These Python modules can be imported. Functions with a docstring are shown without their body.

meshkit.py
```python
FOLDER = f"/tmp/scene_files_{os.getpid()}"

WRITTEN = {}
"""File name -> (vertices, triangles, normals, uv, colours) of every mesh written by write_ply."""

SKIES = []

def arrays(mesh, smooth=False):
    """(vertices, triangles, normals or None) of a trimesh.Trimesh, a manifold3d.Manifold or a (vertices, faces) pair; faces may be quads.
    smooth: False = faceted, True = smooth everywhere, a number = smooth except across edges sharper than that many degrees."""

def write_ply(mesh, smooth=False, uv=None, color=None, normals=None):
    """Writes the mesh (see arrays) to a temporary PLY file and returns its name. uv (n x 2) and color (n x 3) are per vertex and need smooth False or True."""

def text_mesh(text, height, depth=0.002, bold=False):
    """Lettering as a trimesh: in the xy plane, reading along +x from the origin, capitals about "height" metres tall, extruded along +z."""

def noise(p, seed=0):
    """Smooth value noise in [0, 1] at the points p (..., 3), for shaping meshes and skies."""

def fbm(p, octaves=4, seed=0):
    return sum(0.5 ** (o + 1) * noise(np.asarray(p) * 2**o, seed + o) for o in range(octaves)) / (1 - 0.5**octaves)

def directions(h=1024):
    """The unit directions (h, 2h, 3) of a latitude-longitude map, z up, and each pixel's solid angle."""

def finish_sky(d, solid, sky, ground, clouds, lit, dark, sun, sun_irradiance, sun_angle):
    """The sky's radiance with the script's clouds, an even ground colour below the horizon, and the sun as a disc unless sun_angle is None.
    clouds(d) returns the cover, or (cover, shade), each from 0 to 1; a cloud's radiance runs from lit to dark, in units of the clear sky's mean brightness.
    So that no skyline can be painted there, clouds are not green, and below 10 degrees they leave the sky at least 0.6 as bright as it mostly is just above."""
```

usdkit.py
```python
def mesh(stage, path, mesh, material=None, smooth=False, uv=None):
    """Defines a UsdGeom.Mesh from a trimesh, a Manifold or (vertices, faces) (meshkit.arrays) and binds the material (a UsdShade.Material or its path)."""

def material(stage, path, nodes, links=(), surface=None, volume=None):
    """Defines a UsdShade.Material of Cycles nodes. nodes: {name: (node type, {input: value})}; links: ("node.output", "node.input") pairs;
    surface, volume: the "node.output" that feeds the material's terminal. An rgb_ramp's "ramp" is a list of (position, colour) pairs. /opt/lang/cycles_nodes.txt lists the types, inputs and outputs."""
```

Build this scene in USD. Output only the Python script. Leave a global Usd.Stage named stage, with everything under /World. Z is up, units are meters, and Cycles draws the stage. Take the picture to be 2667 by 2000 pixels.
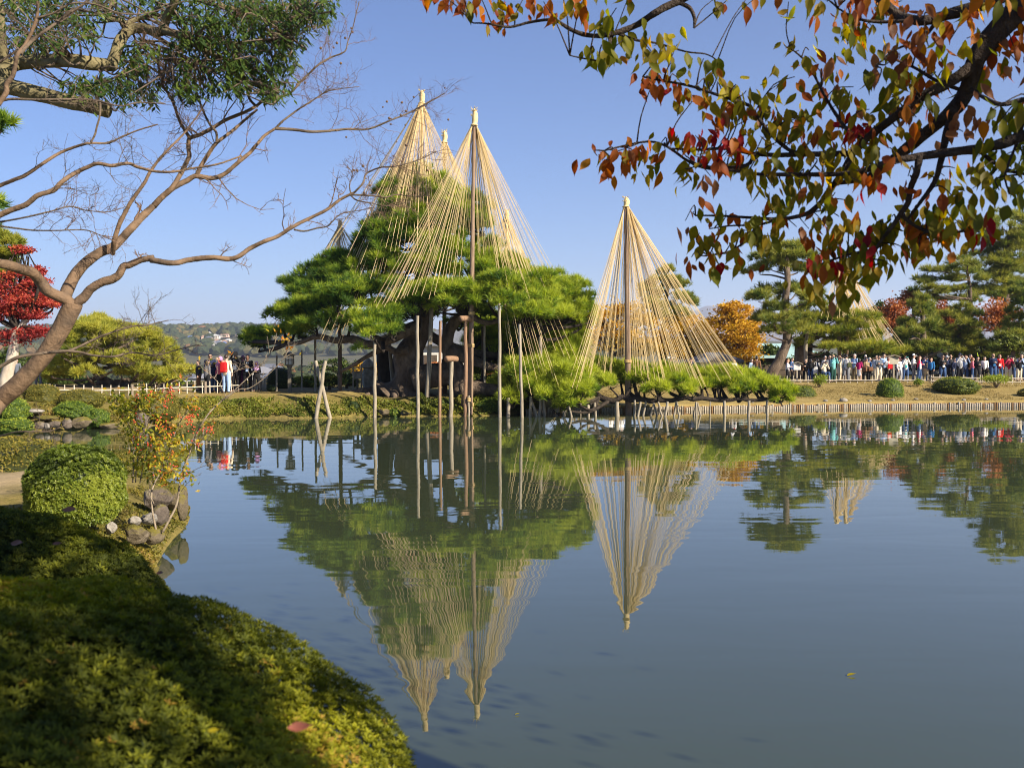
import math
import numpy as np
import trimesh
import shapely
from shapely.geometry import Polygon
import manifold3d as m3
import meshkit
import usdkit
from pxr import Usd, UsdGeom, UsdLux, UsdShade, Sdf, Gf, Vt

# ------------------------------------------------------------------ camera, sky, sun, exposure
stage = Usd.Stage.CreateInMemory()
UsdGeom.SetStageUpAxis(stage, 'Z')
UsdGeom.SetStageMetersPerUnit(stage, 1.0)
UsdGeom.Xform.Define(stage, '/World')
UsdGeom.Scope.Define(stage, '/World/Looks')
stage.SetDefaultPrim(stage.GetPrimAtPath('/World'))

FPX = 2617.0                                   # focal length in pixels of the 2667 px wide photograph
EYE = np.array([0.0, 0.0, 2.55])               # eye above the water, which lies at z = 0
PITCH, ROLL = math.atan(70 / FPX), 0.003
_f = np.array([0, math.cos(PITCH), -math.sin(PITCH)])
_u0 = np.array([0, math.sin(PITCH), math.cos(PITCH)])
_x0 = np.array([1.0, 0, 0])
CAM_R = math.cos(ROLL) * _x0 - math.sin(ROLL) * _u0
CAM_U = math.cos(ROLL) * _u0 + math.sin(ROLL) * _x0
cam = UsdGeom.Camera.Define(stage, '/World/camera')
cam.CreateHorizontalApertureAttr(36.0)
cam.CreateFocalLengthAttr(36.0 * FPX / 2667)
cam.CreateClippingRangeAttr(Gf.Vec2f(0.1, 60000))
cam.CreateFStopAttr(5.6)
cam.CreateFocusDistanceAttr(34.0)
cam.CreateExposureAttr(1.28)
_m = Gf.Matrix4d(*CAM_R, 0, *CAM_U, 0, *(-_f), 0, *EYE, 1)
cam.AddTransformOp().Set(_m)

SUN_AZ = math.atan2(0.80, -0.60)               # azimuth of the sun: right of the camera and a little behind it
SUN_EL = math.radians(31)
SUN_DIR = np.array([math.sin(SUN_AZ) * math.cos(SUN_EL), math.cos(SUN_AZ) * math.cos(SUN_EL), math.sin(SUN_EL)])
SKY_STRENGTH, SUN_POWER = 0.053, 1.25
usdkit.material(stage, '/World/Looks/sky_look', {
    's': ('sky_texture', {'sky_type': 'single_scattering', 'sun_disc': False, 'sun_elevation': SUN_EL, 'sun_rotation': SUN_AZ,
                          'altitude': 60.0, 'air_density': 1.0, 'aerosol_density': 0.15, 'ozone_density': 5.0}),
    'w': ('mix_color', {'blend_type': 'multiply', 'fac': 1.0, 'b': (0.70, 0.81, 1.06)}),
    'b': ('background_shader', {'strength': SKY_STRENGTH})}, [('s.color', 'w.a'), ('w.result', 'b.color')], surface='b.background')
dome = UsdLux.DomeLight.Define(stage, '/World/sky')
UsdShade.MaterialBindingAPI.Apply(dome.GetPrim()).Bind(UsdShade.Material.Get(stage, '/World/Looks/sky_look'))
dome.GetPrim().SetCustomDataByKey('kind', 'structure')
sun = UsdLux.DistantLight.Define(stage, '/World/sun')
sun.CreateIntensityAttr(SUN_POWER)
sun.CreateAngleAttr(0.5)
sun.CreateNormalizeAttr(True)
sun.CreateColorAttr(Gf.Vec3f(1.0, 0.90, 0.74))
sun.AddTransformOp().Set(Gf.Matrix4d(1).SetLookAt(Gf.Vec3d(0, 0, 0), Gf.Vec3d(*(-SUN_DIR)), Gf.Vec3d(0, 0, 1)).GetInverse())


def ray(px, py):
    return _f + CAM_R * (px - 1333.5) / FPX - CAM_U * (py - 1000.0) / FPX


def P(px, py, D):
    """the point of the place seen at pixel (px, py) of the photograph, D metres away along y"""
    r = ray(px, py)
    return EYE + r * (D / r[1])


def G(px, py, z=0.0):
    """the point at height z seen at the pixel"""
    r = ray(px, py)
    return EYE + r * ((z - EYE[2]) / r[2])


# pixel frames of the enlargements that the places were read from
def fr(ox, oy, s):
    return lambda x, y: (ox + x / s, oy + y / s)


cA, cB, cC, cD, cE = fr(0, 0, 2.212), fr(700, 200, 2.765), fr(1500, 0, 1.8955), fr(0, 750, 2.458), fr(600, 700, 2.212)
cF, cG, cH, cI, cJ = fr(1450, 650, 1.8176), fr(0, 1250, 2.0109), fr(1867, 850, 2.765), fr(0, 500, 2.37), fr(1467, 850, 4.424)
cL, cR1, cR2 = fr(400, 850, 5.53), fr(1950, 880, 5.978), fr(2297, 880, 5.978)

# ------------------------------------------------------------------ helpers
_names = {}


def free(parent, name):
    n = _names.get((parent, name), 0)
    _names[(parent, name)] = n + 1
    return name if n == 0 else f'{name}_{n:03d}'


def tag(prim, label=None, category=None, group=None, kind=None):
    for k, v in (('label', label), ('category', category), ('group', group), ('kind', kind)):
        if v:
            prim.SetCustomDataByKey(k, v)
    return prim


def path_of(parent):
    return '/World' if parent is None else str(parent.GetPath())


def thing(name, label, category, group=None, kind=None, loc=None, rz=0.0, scale=None):
    x = UsdGeom.Xform.Define(stage, '/World/' + free('/World', name))
    if loc is not None:
        x.AddTranslateOp().Set(Gf.Vec3d(*map(float, loc)))
    if rz:
        x.AddRotateZOp().Set(math.degrees(rz))
    if scale is not None:
        x.AddScaleOp().Set(Gf.Vec3f(*(np.ones(3) * scale).tolist()))
    return tag(x.GetPrim(), label, category, group, kind)


class MB:
    """collects triangles (with a tint per vertex) that become ONE mesh"""

    def __init__(self):
        self.v, self.f, self.t, self.n = [], [], [], 0

    def add(self, v, f, tint=0.5):
        v = np.asarray(v, float)
        f = np.asarray(f, int)
        if f.shape[1] == 4:
            f = np.vstack([f[:, [0, 1, 2]], f[:, [0, 2, 3]]])
        self.v.append(v)
        self.f.append(f + self.n)
        self.t.append(np.broadcast_to(np.asarray(tint, float), (len(v),)))
        self.n += len(v)
        return self

    def mesh(self, m, tint=0.5):
        if hasattr(m, 'to_mesh'):
            q = m.to_mesh()
            return self.add(q.vert_properties[:, :3], q.tri_verts, tint)
        return self.add(m.vertices, m.faces, tint)

    def box(self, c, size, rz=0.0, tint=0.5):
        b = trimesh.creation.box(size)
        b.apply_transform(trimesh.transformations.rotation_matrix(rz, [0, 0, 1]))
        return self.add(b.vertices + np.asarray(c), b.faces, tint)

    def tube(self, pts, radii, sides=8, tint=0.5, cap=True, rough=0.0, seed=0):
        v, f = tube(pts, radii, sides, cap, rough, seed)
        return self.add(v, f, tint)

    def build(self, name, mat, parent=None, smooth=False, label=None, category=None, group=None, kind=None):
        v, f, t = np.vstack(self.v), np.vstack(self.f), np.concatenate(self.t)
        return put(name, v, f, mat, parent, smooth, t, label, category, group, kind)


def put(name, v, f, mat, parent=None, smooth=False, tint=None, label=None, category=None, group=None, kind=None, extra=None):
    pp = path_of(parent)
    path = pp + '/' + free(pp, name)
    if smooth is not False and smooth is not True:
        m = usdkit.mesh(stage, path, trimesh.Trimesh(v, f, process=False), mat, smooth)
        tint = None
    else:
        m = usdkit.mesh(stage, path, (v, f), mat, smooth)
    for nm, arr in (([('tint', tint)] if tint is not None else []) + list((extra or {}).items())):
        UsdGeom.PrimvarsAPI(m).CreatePrimvar(nm, Sdf.ValueTypeNames.FloatArray, 'vertex').Set(Vt.FloatArray.FromNumpy(np.asarray(arr, np.float32)))
    return tag(m.GetPrim(), label, category, group, kind)


def catmull(pts, n=4):
    """a smooth path through pts (rows of any width)"""
    p = np.asarray(pts, float)
    if len(p) < 3:
        return p
    q = np.vstack([2 * p[0] - p[1], p, 2 * p[-1] - p[-2]])
    out = []
    for i in range(1, len(q) - 2):
        for t in np.linspace(0, 1, n, endpoint=False):
            a, b, c, d = q[i - 1], q[i], q[i + 1], q[i + 2]
            out.append(0.5 * (2 * b + (c - a) * t + (2 * a - 5 * b + 4 * c - d) * t * t + (3 * b - a - 3 * c + d) * t ** 3))
    out.append(p[-1])
    return np.array(out)


def tube(pts, radii, sides=8, cap=True, rough=0.0, seed=0):
    p = np.asarray(pts, float)
    r = np.broadcast_to(np.asarray(radii, float), (len(p),))
    d = np.gradient(p, axis=0)
    d /= np.maximum(np.linalg.norm(d, axis=1, keepdims=True), 1e-9)
    a = np.array([0, 0, 1.0]) if abs(d[0][2]) < 0.9 else np.array([1.0, 0, 0])
    rows = []
    ang = np.arange(sides) / sides * 2 * np.pi
    for i in range(len(p)):
        a = a - d[i] * (a @ d[i])
        a /= max(np.linalg.norm(a), 1e-9)
        b = np.cross(d[i], a)
        ring = p[i] + r[i] * (np.cos(ang)[:, None] * a + np.sin(ang)[:, None] * b)
        rows.append(ring)
    v = np.vstack(rows)
    if rough:
        c = np.repeat(p, sides, axis=0)
        k = 1 + rough * 2 * (meshkit.fbm(v * (0.35 / max(r.mean(), 1e-3)) + seed * 7.3, 3, seed) - 0.5)
        v = c + (v - c) * k[:, None]
    f = []
    idx = np.arange(sides)
    nx = (idx + 1) % sides
    for i in range(len(p) - 1):
        A, B = i * sides, (i + 1) * sides
        f.append(np.stack([A + idx, A + nx, B + nx], 1))
        f.append(np.stack([A + idx, B + nx, B + idx], 1))
    f = np.vstack(f)
    if cap:
        n = len(v)
        v = np.vstack([v, p[0], p[-1]])
        L = (len(p) - 1) * sides
        f = np.vstack([f, np.stack([nx, idx, np.full(sides, n)], 1), np.stack([L + idx, L + nx, np.full(sides, n + 1)], 1)])
    return v, f


def lathe(profile, sides=16):
    """profile: (r, z) rows from bottom to top, closed at both ends"""
    ang = np.arange(sides) / sides * 2 * np.pi
    v = np.vstack([np.stack([r * np.cos(ang), r * np.sin(ang), np.full(sides, z)], 1) for r, z in profile])
    idx = np.arange(sides)
    nx = (idx + 1) % sides
    f = []
    for i in range(len(profile) - 1):
        A, B = i * sides, (i + 1) * sides
        f += [np.stack([A + idx, A + nx, B + nx], 1), np.stack([A + idx, B + nx, B + idx], 1)]
    n = len(v)
    v = np.vstack([v, [0, 0, profile[0][1]], [0, 0, profile[-1][1]]])
    L = (len(profile) - 1) * sides
    f += [np.stack([nx, idx, np.full(sides, n)], 1), np.stack([L + idx, L + nx, np.full(sides, n + 1)], 1)]
    return v, np.vstack(f)


def unit(v):
    return v / np.maximum(np.linalg.norm(v, axis=-1, keepdims=True), 1e-9)


def needles(pos, axis, K, length, width, spread, rng, tint):
    """K thin needles at each shoot (pos, axis); tint one value per shoot"""
    N = len(pos)
    ax = np.repeat(axis, K, 0)
    d = unit(ax + spread * rng.normal(size=(N * K, 3)))
    s = unit(np.cross(d, rng.normal(size=(N * K, 3)))) * (width / 2)
    b = np.repeat(pos, K, 0) + ax * (rng.random((N * K, 1)) * length * 0.45)
    L = length * (0.7 + 0.5 * rng.random((N * K, 1)))
    v = np.stack([b - s, b + s, b + d * L], 1).reshape(-1, 3)
    f = np.arange(N * K * 3).reshape(-1, 3)
    t = np.repeat(np.clip(np.repeat(tint, K) + rng.normal(size=N * K) * 0.08, 0, 1), 3)
    return v, f, t


def leaves(pos, along, normal, length, width, rng, tint, fold=0.25):
    """folded four-triangle leaves: pos = stalk end, along = towards the tip"""
    N = len(pos)
    along = unit(along)
    side = unit(np.cross(along, normal))
    up = np.cross(side, along)
    L = np.broadcast_to(np.asarray(length, float), (N,))[:, None]
    W = np.broadcast_to(np.asarray(width, float), (N,))[:, None] / 2
    a = pos
    m = pos + along * L * 0.45 - up * W * fold
    e = pos + along * L
    l = pos + along * L * 0.42 + side * W
    r = pos + along * L * 0.42 - side * W
    v = np.stack([a, l, m, r, e], 1).reshape(-1, 3)
    o = np.arange(N)[:, None] * 5
    f = np.concatenate([o + [0, 1, 2], o + [1, 4, 2], o + [0, 2, 3], o + [2, 4, 3]], 0)
    return v, f, np.repeat(tint, 5)


def rhombs(pos, size, rng, tint, up=0.4, outward=None):
    """two-triangle leaves, for foliage seen from afar"""
    N = len(pos)
    n = rng.normal(size=(N, 3)) + np.array([0, 0, up])
    if outward is not None:
        n = n + outward
    n = unit(n)
    a = unit(np.cross(n, rng.normal(size=(N, 3))))
    b = np.cross(n, a)
    s = (size * (0.6 + 0.8 * rng.random((N, 1)))) / 2
    v = np.stack([pos - a * s, pos - b * s * 0.55, pos + a * s, pos + b * s * 0.55], 1).reshape(-1, 3)
    o = np.arange(N)[:, None] * 4
    f = np.concatenate([o + [0, 1, 2], o + [0, 2, 3]], 0)
    return v, f, np.repeat(tint, 4)


def icos(sub):
    return trimesh.creation.icosphere(subdivisions=sub)


# ------------------------------------------------------------------ materials
_mats = {}


def mat(name, nodes, links, surface=None, volume=None):
    _mats[name] = usdkit.material(stage, '/World/Looks/' + name, nodes, links, surface=surface, volume=volume)
    return _mats[name]


def foliage_mat(name, ramp, translucent=0.35, rough=0.55, spec=0.25):
    return mat(name, {
        't': ('attribute', {'attribute': 'tint'}),
        'r': ('rgb_ramp', {'ramp': ramp}),
        'p': ('principled_bsdf', {'roughness': rough, 'specular_ior_level': spec}),
        'tr': ('translucent_bsdf', {}),
        'h': ('hsv', {'saturation': 1.1, 'value': 1.25}),
        'm': ('mix_closure', {'fac': translucent})},
        [('t.fac', 'r.fac'), ('r.color', 'p.base_color'), ('r.color', 'h.color'), ('h.color', 'tr.color'), ('p.BSDF', 'm.closure1'), ('tr.BSDF', 'm.closure2')],
        surface='m.closure')


def rough_mat(name, c1, c2, scale=6.0, rough=0.85, bump=0.4, stretch=(1, 1, 1), detail=5.0, spec=0.2, dist=0.05, c3=None):
    """two colours mixed by noise in the place's own coordinates, with fine relief"""
    ramp = [(0.3, c1), (0.7, c2)] if c3 is None else [(0.25, c1), (0.5, c2), (0.75, c3)]
    return mat(name, {
        'g': ('geometry', {}), 'mp': ('mapping', {'scale': stretch}),
        'n': ('noise_texture', {'scale': scale, 'detail': detail, 'roughness': 0.62}),
        'n2': ('noise_texture', {'scale': scale * 4.3, 'detail': 4.0, 'roughness': 0.6}),
        'r': ('rgb_ramp', {'ramp': ramp}),
        'b': ('bump', {'strength': bump, 'distance': dist}),
        'p': ('principled_bsdf', {'roughness': rough, 'specular_ior_level': spec})},
        [('g.position', 'mp.vector'), ('mp.vector', 'n.vector'), ('mp.vector', 'n2.vector'), ('n.fac', 'r.fac'), ('r.color', 'p.base_color'), ('n2.fac', 'b.height'), ('b.normal', 'p.normal')],
        surface='p.BSDF')


def plain_mat(name, c, rough=0.6, spec=0.3, metallic=0.0):
    return mat(name, {'g': ('geometry', {}), 'n': ('noise_texture', {'scale': 14.0, 'detail': 3.0}),
                      'r': ('rgb_ramp', {'ramp': [(0.3, tuple(x * 0.85 for x in c)), (0.7, tuple(min(x * 1.12, 0.95) for x in c))]}),
                      'p': ('principled_bsdf', {'roughness': rough, 'specular_ior_level': spec, 'metallic': metallic})},
               [('g.position', 'n.vector'), ('n.fac', 'r.fac'), ('r.color', 'p.base_color')], surface='p.BSDF')


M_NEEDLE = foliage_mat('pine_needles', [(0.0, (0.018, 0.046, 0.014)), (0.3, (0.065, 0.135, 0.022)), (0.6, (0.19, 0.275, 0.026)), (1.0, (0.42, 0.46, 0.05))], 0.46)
M_NEEDLE_DARK = foliage_mat('dark_pine_needles', [(0.0, (0.024, 0.050, 0.014)), (0.45, (0.11, 0.155, 0.028)), (1.0, (0.31, 0.30, 0.05))], 0.40)
M_NEEDLE_PALE = foliage_mat('pale_pine_needles', [(0.0, (0.04, 0.085, 0.014)), (0.4, (0.16, 0.20, 0.026)), (1.0, (0.42, 0.39, 0.055))], 0.42)
M_BARK = rough_mat('pine_bark', (0.048, 0.034, 0.024), (0.19, 0.14, 0.10), 3.5, 0.9, 0.8, (1, 1, 0.5), dist=0.08)
M_BARK_DARK = rough_mat('dark_bark', (0.016, 0.012, 0.009), (0.055, 0.042, 0.032), 5.0, 0.9, 0.8, (1, 1, 0.5), dist=0.05)
M_STRAW = rough_mat('straw_rope', (0.50, 0.36, 0.165), (0.72, 0.55, 0.29), 9.0, 0.8, 0.4, (1, 1, 1), dist=0.01)
M_STRAW_TIE = rough_mat('straw_tie', (0.36, 0.24, 0.10), (0.56, 0.40, 0.19), 12.0, 0.8, 0.6, (1, 1, 6), dist=0.015)
M_POLE_GREY = rough_mat('weathered_pole', (0.16, 0.13, 0.095), (0.36, 0.31, 0.23), 4.0, 0.85, 0.5, (6, 6, 0.6), dist=0.02)
M_POLE_RED = rough_mat('peeled_pole', (0.15, 0.085, 0.05), (0.29, 0.18, 0.11), 4.0, 0.8, 0.5, (6, 6, 0.6), dist=0.02)
M_POLE_DARK = rough_mat('dark_pole', (0.055, 0.038, 0.026), (0.15, 0.105, 0.07), 4.0, 0.8, 0.5, (6, 6, 0.6), dist=0.02)

M_WATER = mat('pond_water', {
    'g': ('geometry', {}),
    'm1': ('mapping', {'scale': (1.5, 2.6, 1.0), 'rotation': (0, 0, 0.12)}),
    'm2': ('mapping', {'scale': (0.30, 0.85, 1.0), 'rotation': (0, 0, -0.2)}),
    'n1': ('noise_texture', {'scale': 1.0, 'detail': 2.0, 'roughness': 0.45, 'distortion': 0.3}),
    'n2': ('noise_texture', {'scale': 1.0, 'detail': 2.0, 'roughness': 0.5, 'distortion': 0.4}),
    'a': ('math', {'math_type': 'multiply_add', 'value2': 0.13}),
    'b': ('bump', {'strength': 1.0, 'distance': 0.0050}),
    'p': ('principled_bsdf', {'base_color': (0.036, 0.046, 0.024), 'roughness': 0.012, 'ior': 1.62, 'specular_ior_level': 0.5})},
    [('g.position', 'm1.vector'), ('g.position', 'm2.vector'), ('m1.vector', 'n1.vector'), ('m2.vector', 'n2.vector'),
     ('n1.fac', 'a.value1'), ('n2.fac', 'a.value3'), ('a.value', 'b.height'), ('b.normal', 'p.normal')], surface='p.BSDF')

M_GROUND = mat('garden_ground', {
    'g': ('geometry', {}),
    'am': ('attribute', {'attribute': 'moss'}), 'ad': ('attribute', {'attribute': 'dry'}), 'asd': ('attribute', {'attribute': 'sand'}),
    'n': ('noise_texture', {'scale': 0.8, 'detail': 6.0, 'roughness': 0.65}),
    'nf': ('noise_texture', {'scale': 9.0, 'detail': 6.0, 'roughness': 0.7}),
    'rm': ('rgb_ramp', {'ramp': [(0.3, (0.05, 0.048, 0.014)), (0.45, (0.12, 0.10, 0.026)), (0.58, (0.21, 0.16, 0.05)), (0.72, (0.16, 0.10, 0.05))]}),
    'rd': ('rgb_ramp', {'ramp': [(0.3, (0.13, 0.10, 0.030)), (0.45, (0.23, 0.165, 0.055)), (0.6, (0.30, 0.225, 0.085)), (0.75, (0.20, 0.17, 0.05))]}),
    'rs': ('rgb_ramp', {'ramp': [(0.3, (0.25, 0.185, 0.10)), (0.7, (0.38, 0.29, 0.17))]}),
    'base': ('rgb_ramp', {'ramp': [(0.35, (0.05, 0.038, 0.02)), (0.6, (0.11, 0.09, 0.035)), (0.75, (0.15, 0.105, 0.055))]}),
    'mixn': ('mix_float', {'fac': 0.5}),
    'x1': ('mix_color', {}), 'x2': ('mix_color', {}), 'x3': ('mix_color', {}),
    'b': ('bump', {'strength': 0.7, 'distance': 0.06}),
    'p': ('principled_bsdf', {'roughness': 0.95, 'specular_ior_level': 0.1})},
    [('g.position', 'n.vector'), ('g.position', 'nf.vector'), ('n.fac', 'mixn.a'), ('nf.fac', 'mixn.b'),
     ('mixn.result', 'rm.fac'), ('mixn.result', 'rd.fac'), ('mixn.result', 'rs.fac'), ('mixn.result', 'base.fac'),
     ('am.fac', 'x1.fac'), ('base.color', 'x1.a'), ('rm.color', 'x1.b'),
     ('ad.fac', 'x2.fac'), ('x1.result', 'x2.a'), ('rd.color', 'x2.b'),
     ('asd.fac', 'x3.fac'), ('x2.result', 'x3.a'), ('rs.color', 'x3.b'), ('x3.result', 'p.base_color'),
     ('nf.fac', 'b.height'), ('b.normal', 'p.normal')], surface='p.BSDF')

# ------------------------------------------------------------------ pond, ground, far land
pond_px = [(2900, 1057), (2667, 1058), (2300, 1061), (1950, 1066), (1750, 1069), (1560, 1072), (1400, 1075), (1330, 1078), (1270, 1083), (1160, 1085), (1080, 1084), (980, 1085), (880, 1088), (780, 1090), (680, 1090),
           (600, 1091), (545, 1093), (470, 1099), (400, 1108), (340, 1112), (250, 1116), (120, 1121), (0, 1124), (-160, 1128)]
pond = [tuple(G(x, y)[:2]) for x, y in pond_px]
pond += [(-25.5, 31.0), (-17.5, 29.5), (-13.0, 28.2), (-9.6, 26.0), (-8.6, 23.0)] + [tuple(G(x, y)[:2]) for x, y in [(352, 1258), (420, 1262), (476, 1285), (494, 1325), (486, 1370), (446, 1404), (425, 1432)]]
pond += [(-4.0, 11.0), (-3.2, 9.2), (-2.2, 7.4), (-1.35, 5.8), (-0.55, 4.6), (0.3, 4.1), (3, 3.8), (8, 5), (16, 9), (30, 18), (46, 30), (52, 44)]
POND = Polygon(pond).buffer(0)
_ctrl = np.array([(0, -4, 1.0), (0, 0, 1.0), (-2, 3, 1.0), (3, 2, 0.9), (8, 2, 1.0), (-3.5, 6, 0.95), (-6, 9, 1.0), (-5.2, 11.8, 0.68), (-8, 16, 0.6), (-9.5, 20, 0.40), (-14, 20, 0.5), (-20, 22, 0.5), (-13, 25, 0.28), (-9.5, 24, 0.22), (-18, 26, 0.3), (-14, 12, 1.3), (-30, 36, 1.0),
                  (-24, 44, 1.25), (-17, 42, 0.85), (-13, 44, 0.95), (-20, 50, 1.1), (-12, 50, 1.05), (-8, 46.5, 0.95), (-5, 47, 0.72), (0, 49, 0.75), (4, 54, 0.8), (8, 60, 1.0), (14, 58, 1.02), (22, 58, 1.05), (30, 58, 1.05), (20, 70, 1.1), (40, 70, 1.1), (-10, 62, 1.0), (60, 50, 1.1), (40, 15, 1.1)])


def land_height(x, y):
    x, y = np.asarray(x, float), np.asarray(y, float)
    w = 1.0 / ((x[..., None] - _ctrl[:, 0]) ** 2 + (y[..., None] - _ctrl[:, 1]) ** 2 + 1.5) ** 1.5
    z = (w * _ctrl[:, 2]).sum(-1) / w.sum(-1)
    d = np.hypot(x, y)
    drop = np.clip((d - 95 + np.clip(-x, 0, 25) * 1.0) / 70, 0, 1)
    z = z - 10.0 * drop * drop * (3 - 2 * drop)
    far = np.clip((d - 600) / 1500, 0, 1)
    return z + 3 * far


def ground_z(x, y, detail=True):
    x, y = np.asarray(x, float), np.asarray(y, float)
    p = shapely.points(x, y)
    d = shapely.distance(p, POND.exterior)
    inside = shapely.contains(POND, p)
    z = land_height(x, y)
    right = np.clip((x - 0.8) / 2.0, 0, 1) * np.clip((y - 30) / 8, 0, 1)
    width = 1.9 + 6.2 * right
    edge = 0.02 + 0.22 * right
    t = np.clip(d / width, 0, 1)
    t = t ** (0.75 - 0.1 * right)
    t = np.where(right > 0.5, np.clip(t, 0, 1) ** 1.25, t * t * (3 - 2 * t) * 0.5 + 0.5 * np.sin(t * np.pi / 2))
    out = edge + (z - edge) * t
    under = -0.03 - 1.0 * np.clip(d / 2.5, 0, 1)
    out = np.where(inside, under, out)
    if detail:
        q = np.stack([x, y, 0 * x], -1)
        n = meshkit.fbm(q * 0.9, 4, 3) - 0.5
        out = out + np.where(inside, 0, n * 0.22 * np.clip(d / 1.0, 0, 1) * np.where(right > 0.5, 0.35, 1.0))
    return out


def make_ground():
    # columns fan out with distance so that one sheet serves from the camera's feet to the horizon
    ys = np.concatenate([np.linspace(-30, 0, 8, endpoint=False), np.linspace(0, 36, 110, endpoint=False), np.linspace(36, 62, 120, endpoint=False), np.geomspace(62, 13000, 60)])
    u = np.concatenate([np.linspace(-4.0, -1.1, 14, endpoint=False), np.linspace(-1.1, 1.1, 230), np.linspace(1.1, 4.0, 15)[1:]])
    Y, U = np.meshgrid(ys, u, indexing='ij')
    X = U * (6.0 + np.abs(Y) * 0.55)
    X = np.clip(X, -8600, 8600)
    Z = ground_z(X, Y)
    n, m = X.shape
    v = np.stack([X, Y, Z], -1).reshape(-1, 3)
    i = np.arange(n * m).reshape(n, m)
    f = np.concatenate([np.stack([i[:-1, :-1], i[:-1, 1:], i[1:, 1:]], -1).reshape(-1, 3), np.stack([i[:-1, :-1], i[1:, 1:], i[1:, :-1]], -1).reshape(-1, 3)])
    x, y = v[:, 0], v[:, 1]
    p = shapely.points(x, y)
    d = shapely.distance(p, POND.exterior)
    noise = meshkit.fbm(v * [0.5, 0.5, 0], 4, 9)
    right = np.clip((x - 1.0) / 3, 0, 1) * np.clip((y - 40) / 4, 0, 1)
    dry = right * np.clip((63 - y) / 2, 0, 1)
    # strip of dry lawn before the left-hand fence
    lawn = np.clip((x + 17) / 1.5, 0, 1) * np.clip((-5.5 - x) / 3, 0, 1) * np.clip((y - 39) / 2, 0, 1) * np.clip((49 - y) / 2, 0, 1) * np.clip((d - 1.2) / 1.0, 0, 1)
    dry = np.maximum(dry, lawn)
    sand = np.clip((y - 11.5) / 1, 0, 1) * np.clip((18.5 - y) / 2.0, 0, 1) * np.clip((-6.6 - x) / 1.2, 0, 1) * np.clip((noise - 0.25) * 5, 0, 1)
    path_left = np.clip((y - 46.5 - 0.10 * (x + 20)) / 1, 0, 1) * np.clip((52 - y) / 1, 0, 1) * np.clip((-6.5 - x) / 2, 0, 1)
    path_right = np.clip((y - 59.0) / 0.8, 0, 1) * np.clip((66 - y) / 1.5, 0, 1) * np.clip((x - 2) / 3, 0, 1)
    sand = np.clip(np.maximum(np.maximum(sand, path_left * 0.9), path_right * 0.95), 0, 1)
    moss = np.clip(1.0 - np.clip(d - 3, 0, 30) / 14, 0.25, 1) * np.clip(0.25 + noise * 1.5, 0, 1)
    put('ground', v, f, M_GROUND, None, True, None, kind='structure', extra={'moss': moss, 'dry': np.clip(dry, 0, 1) * np.clip(noise * 3, 0.45, 1), 'sand': sand})


make_ground()
_wp = POND.buffer(1.2)
_wv, _wf = trimesh.creation.triangulate_polygon(_wp, engine='earcut')
_wv = np.c_[_wv, np.zeros(len(_wv))]
_nz = np.cross(_wv[_wf[:, 1]] - _wv[_wf[:, 0]], _wv[_wf[:, 2]] - _wv[_wf[:, 0]])[:, 2]
_wf = np.where((_nz < 0)[:, None], _wf[:, ::-1], _wf)
put('pond_water', _wv, _wf, M_WATER, None, False, None, kind='structure')

# ------------------------------------------------------------------ the great pine on its mound
rng = np.random.default_rng(11)


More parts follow.
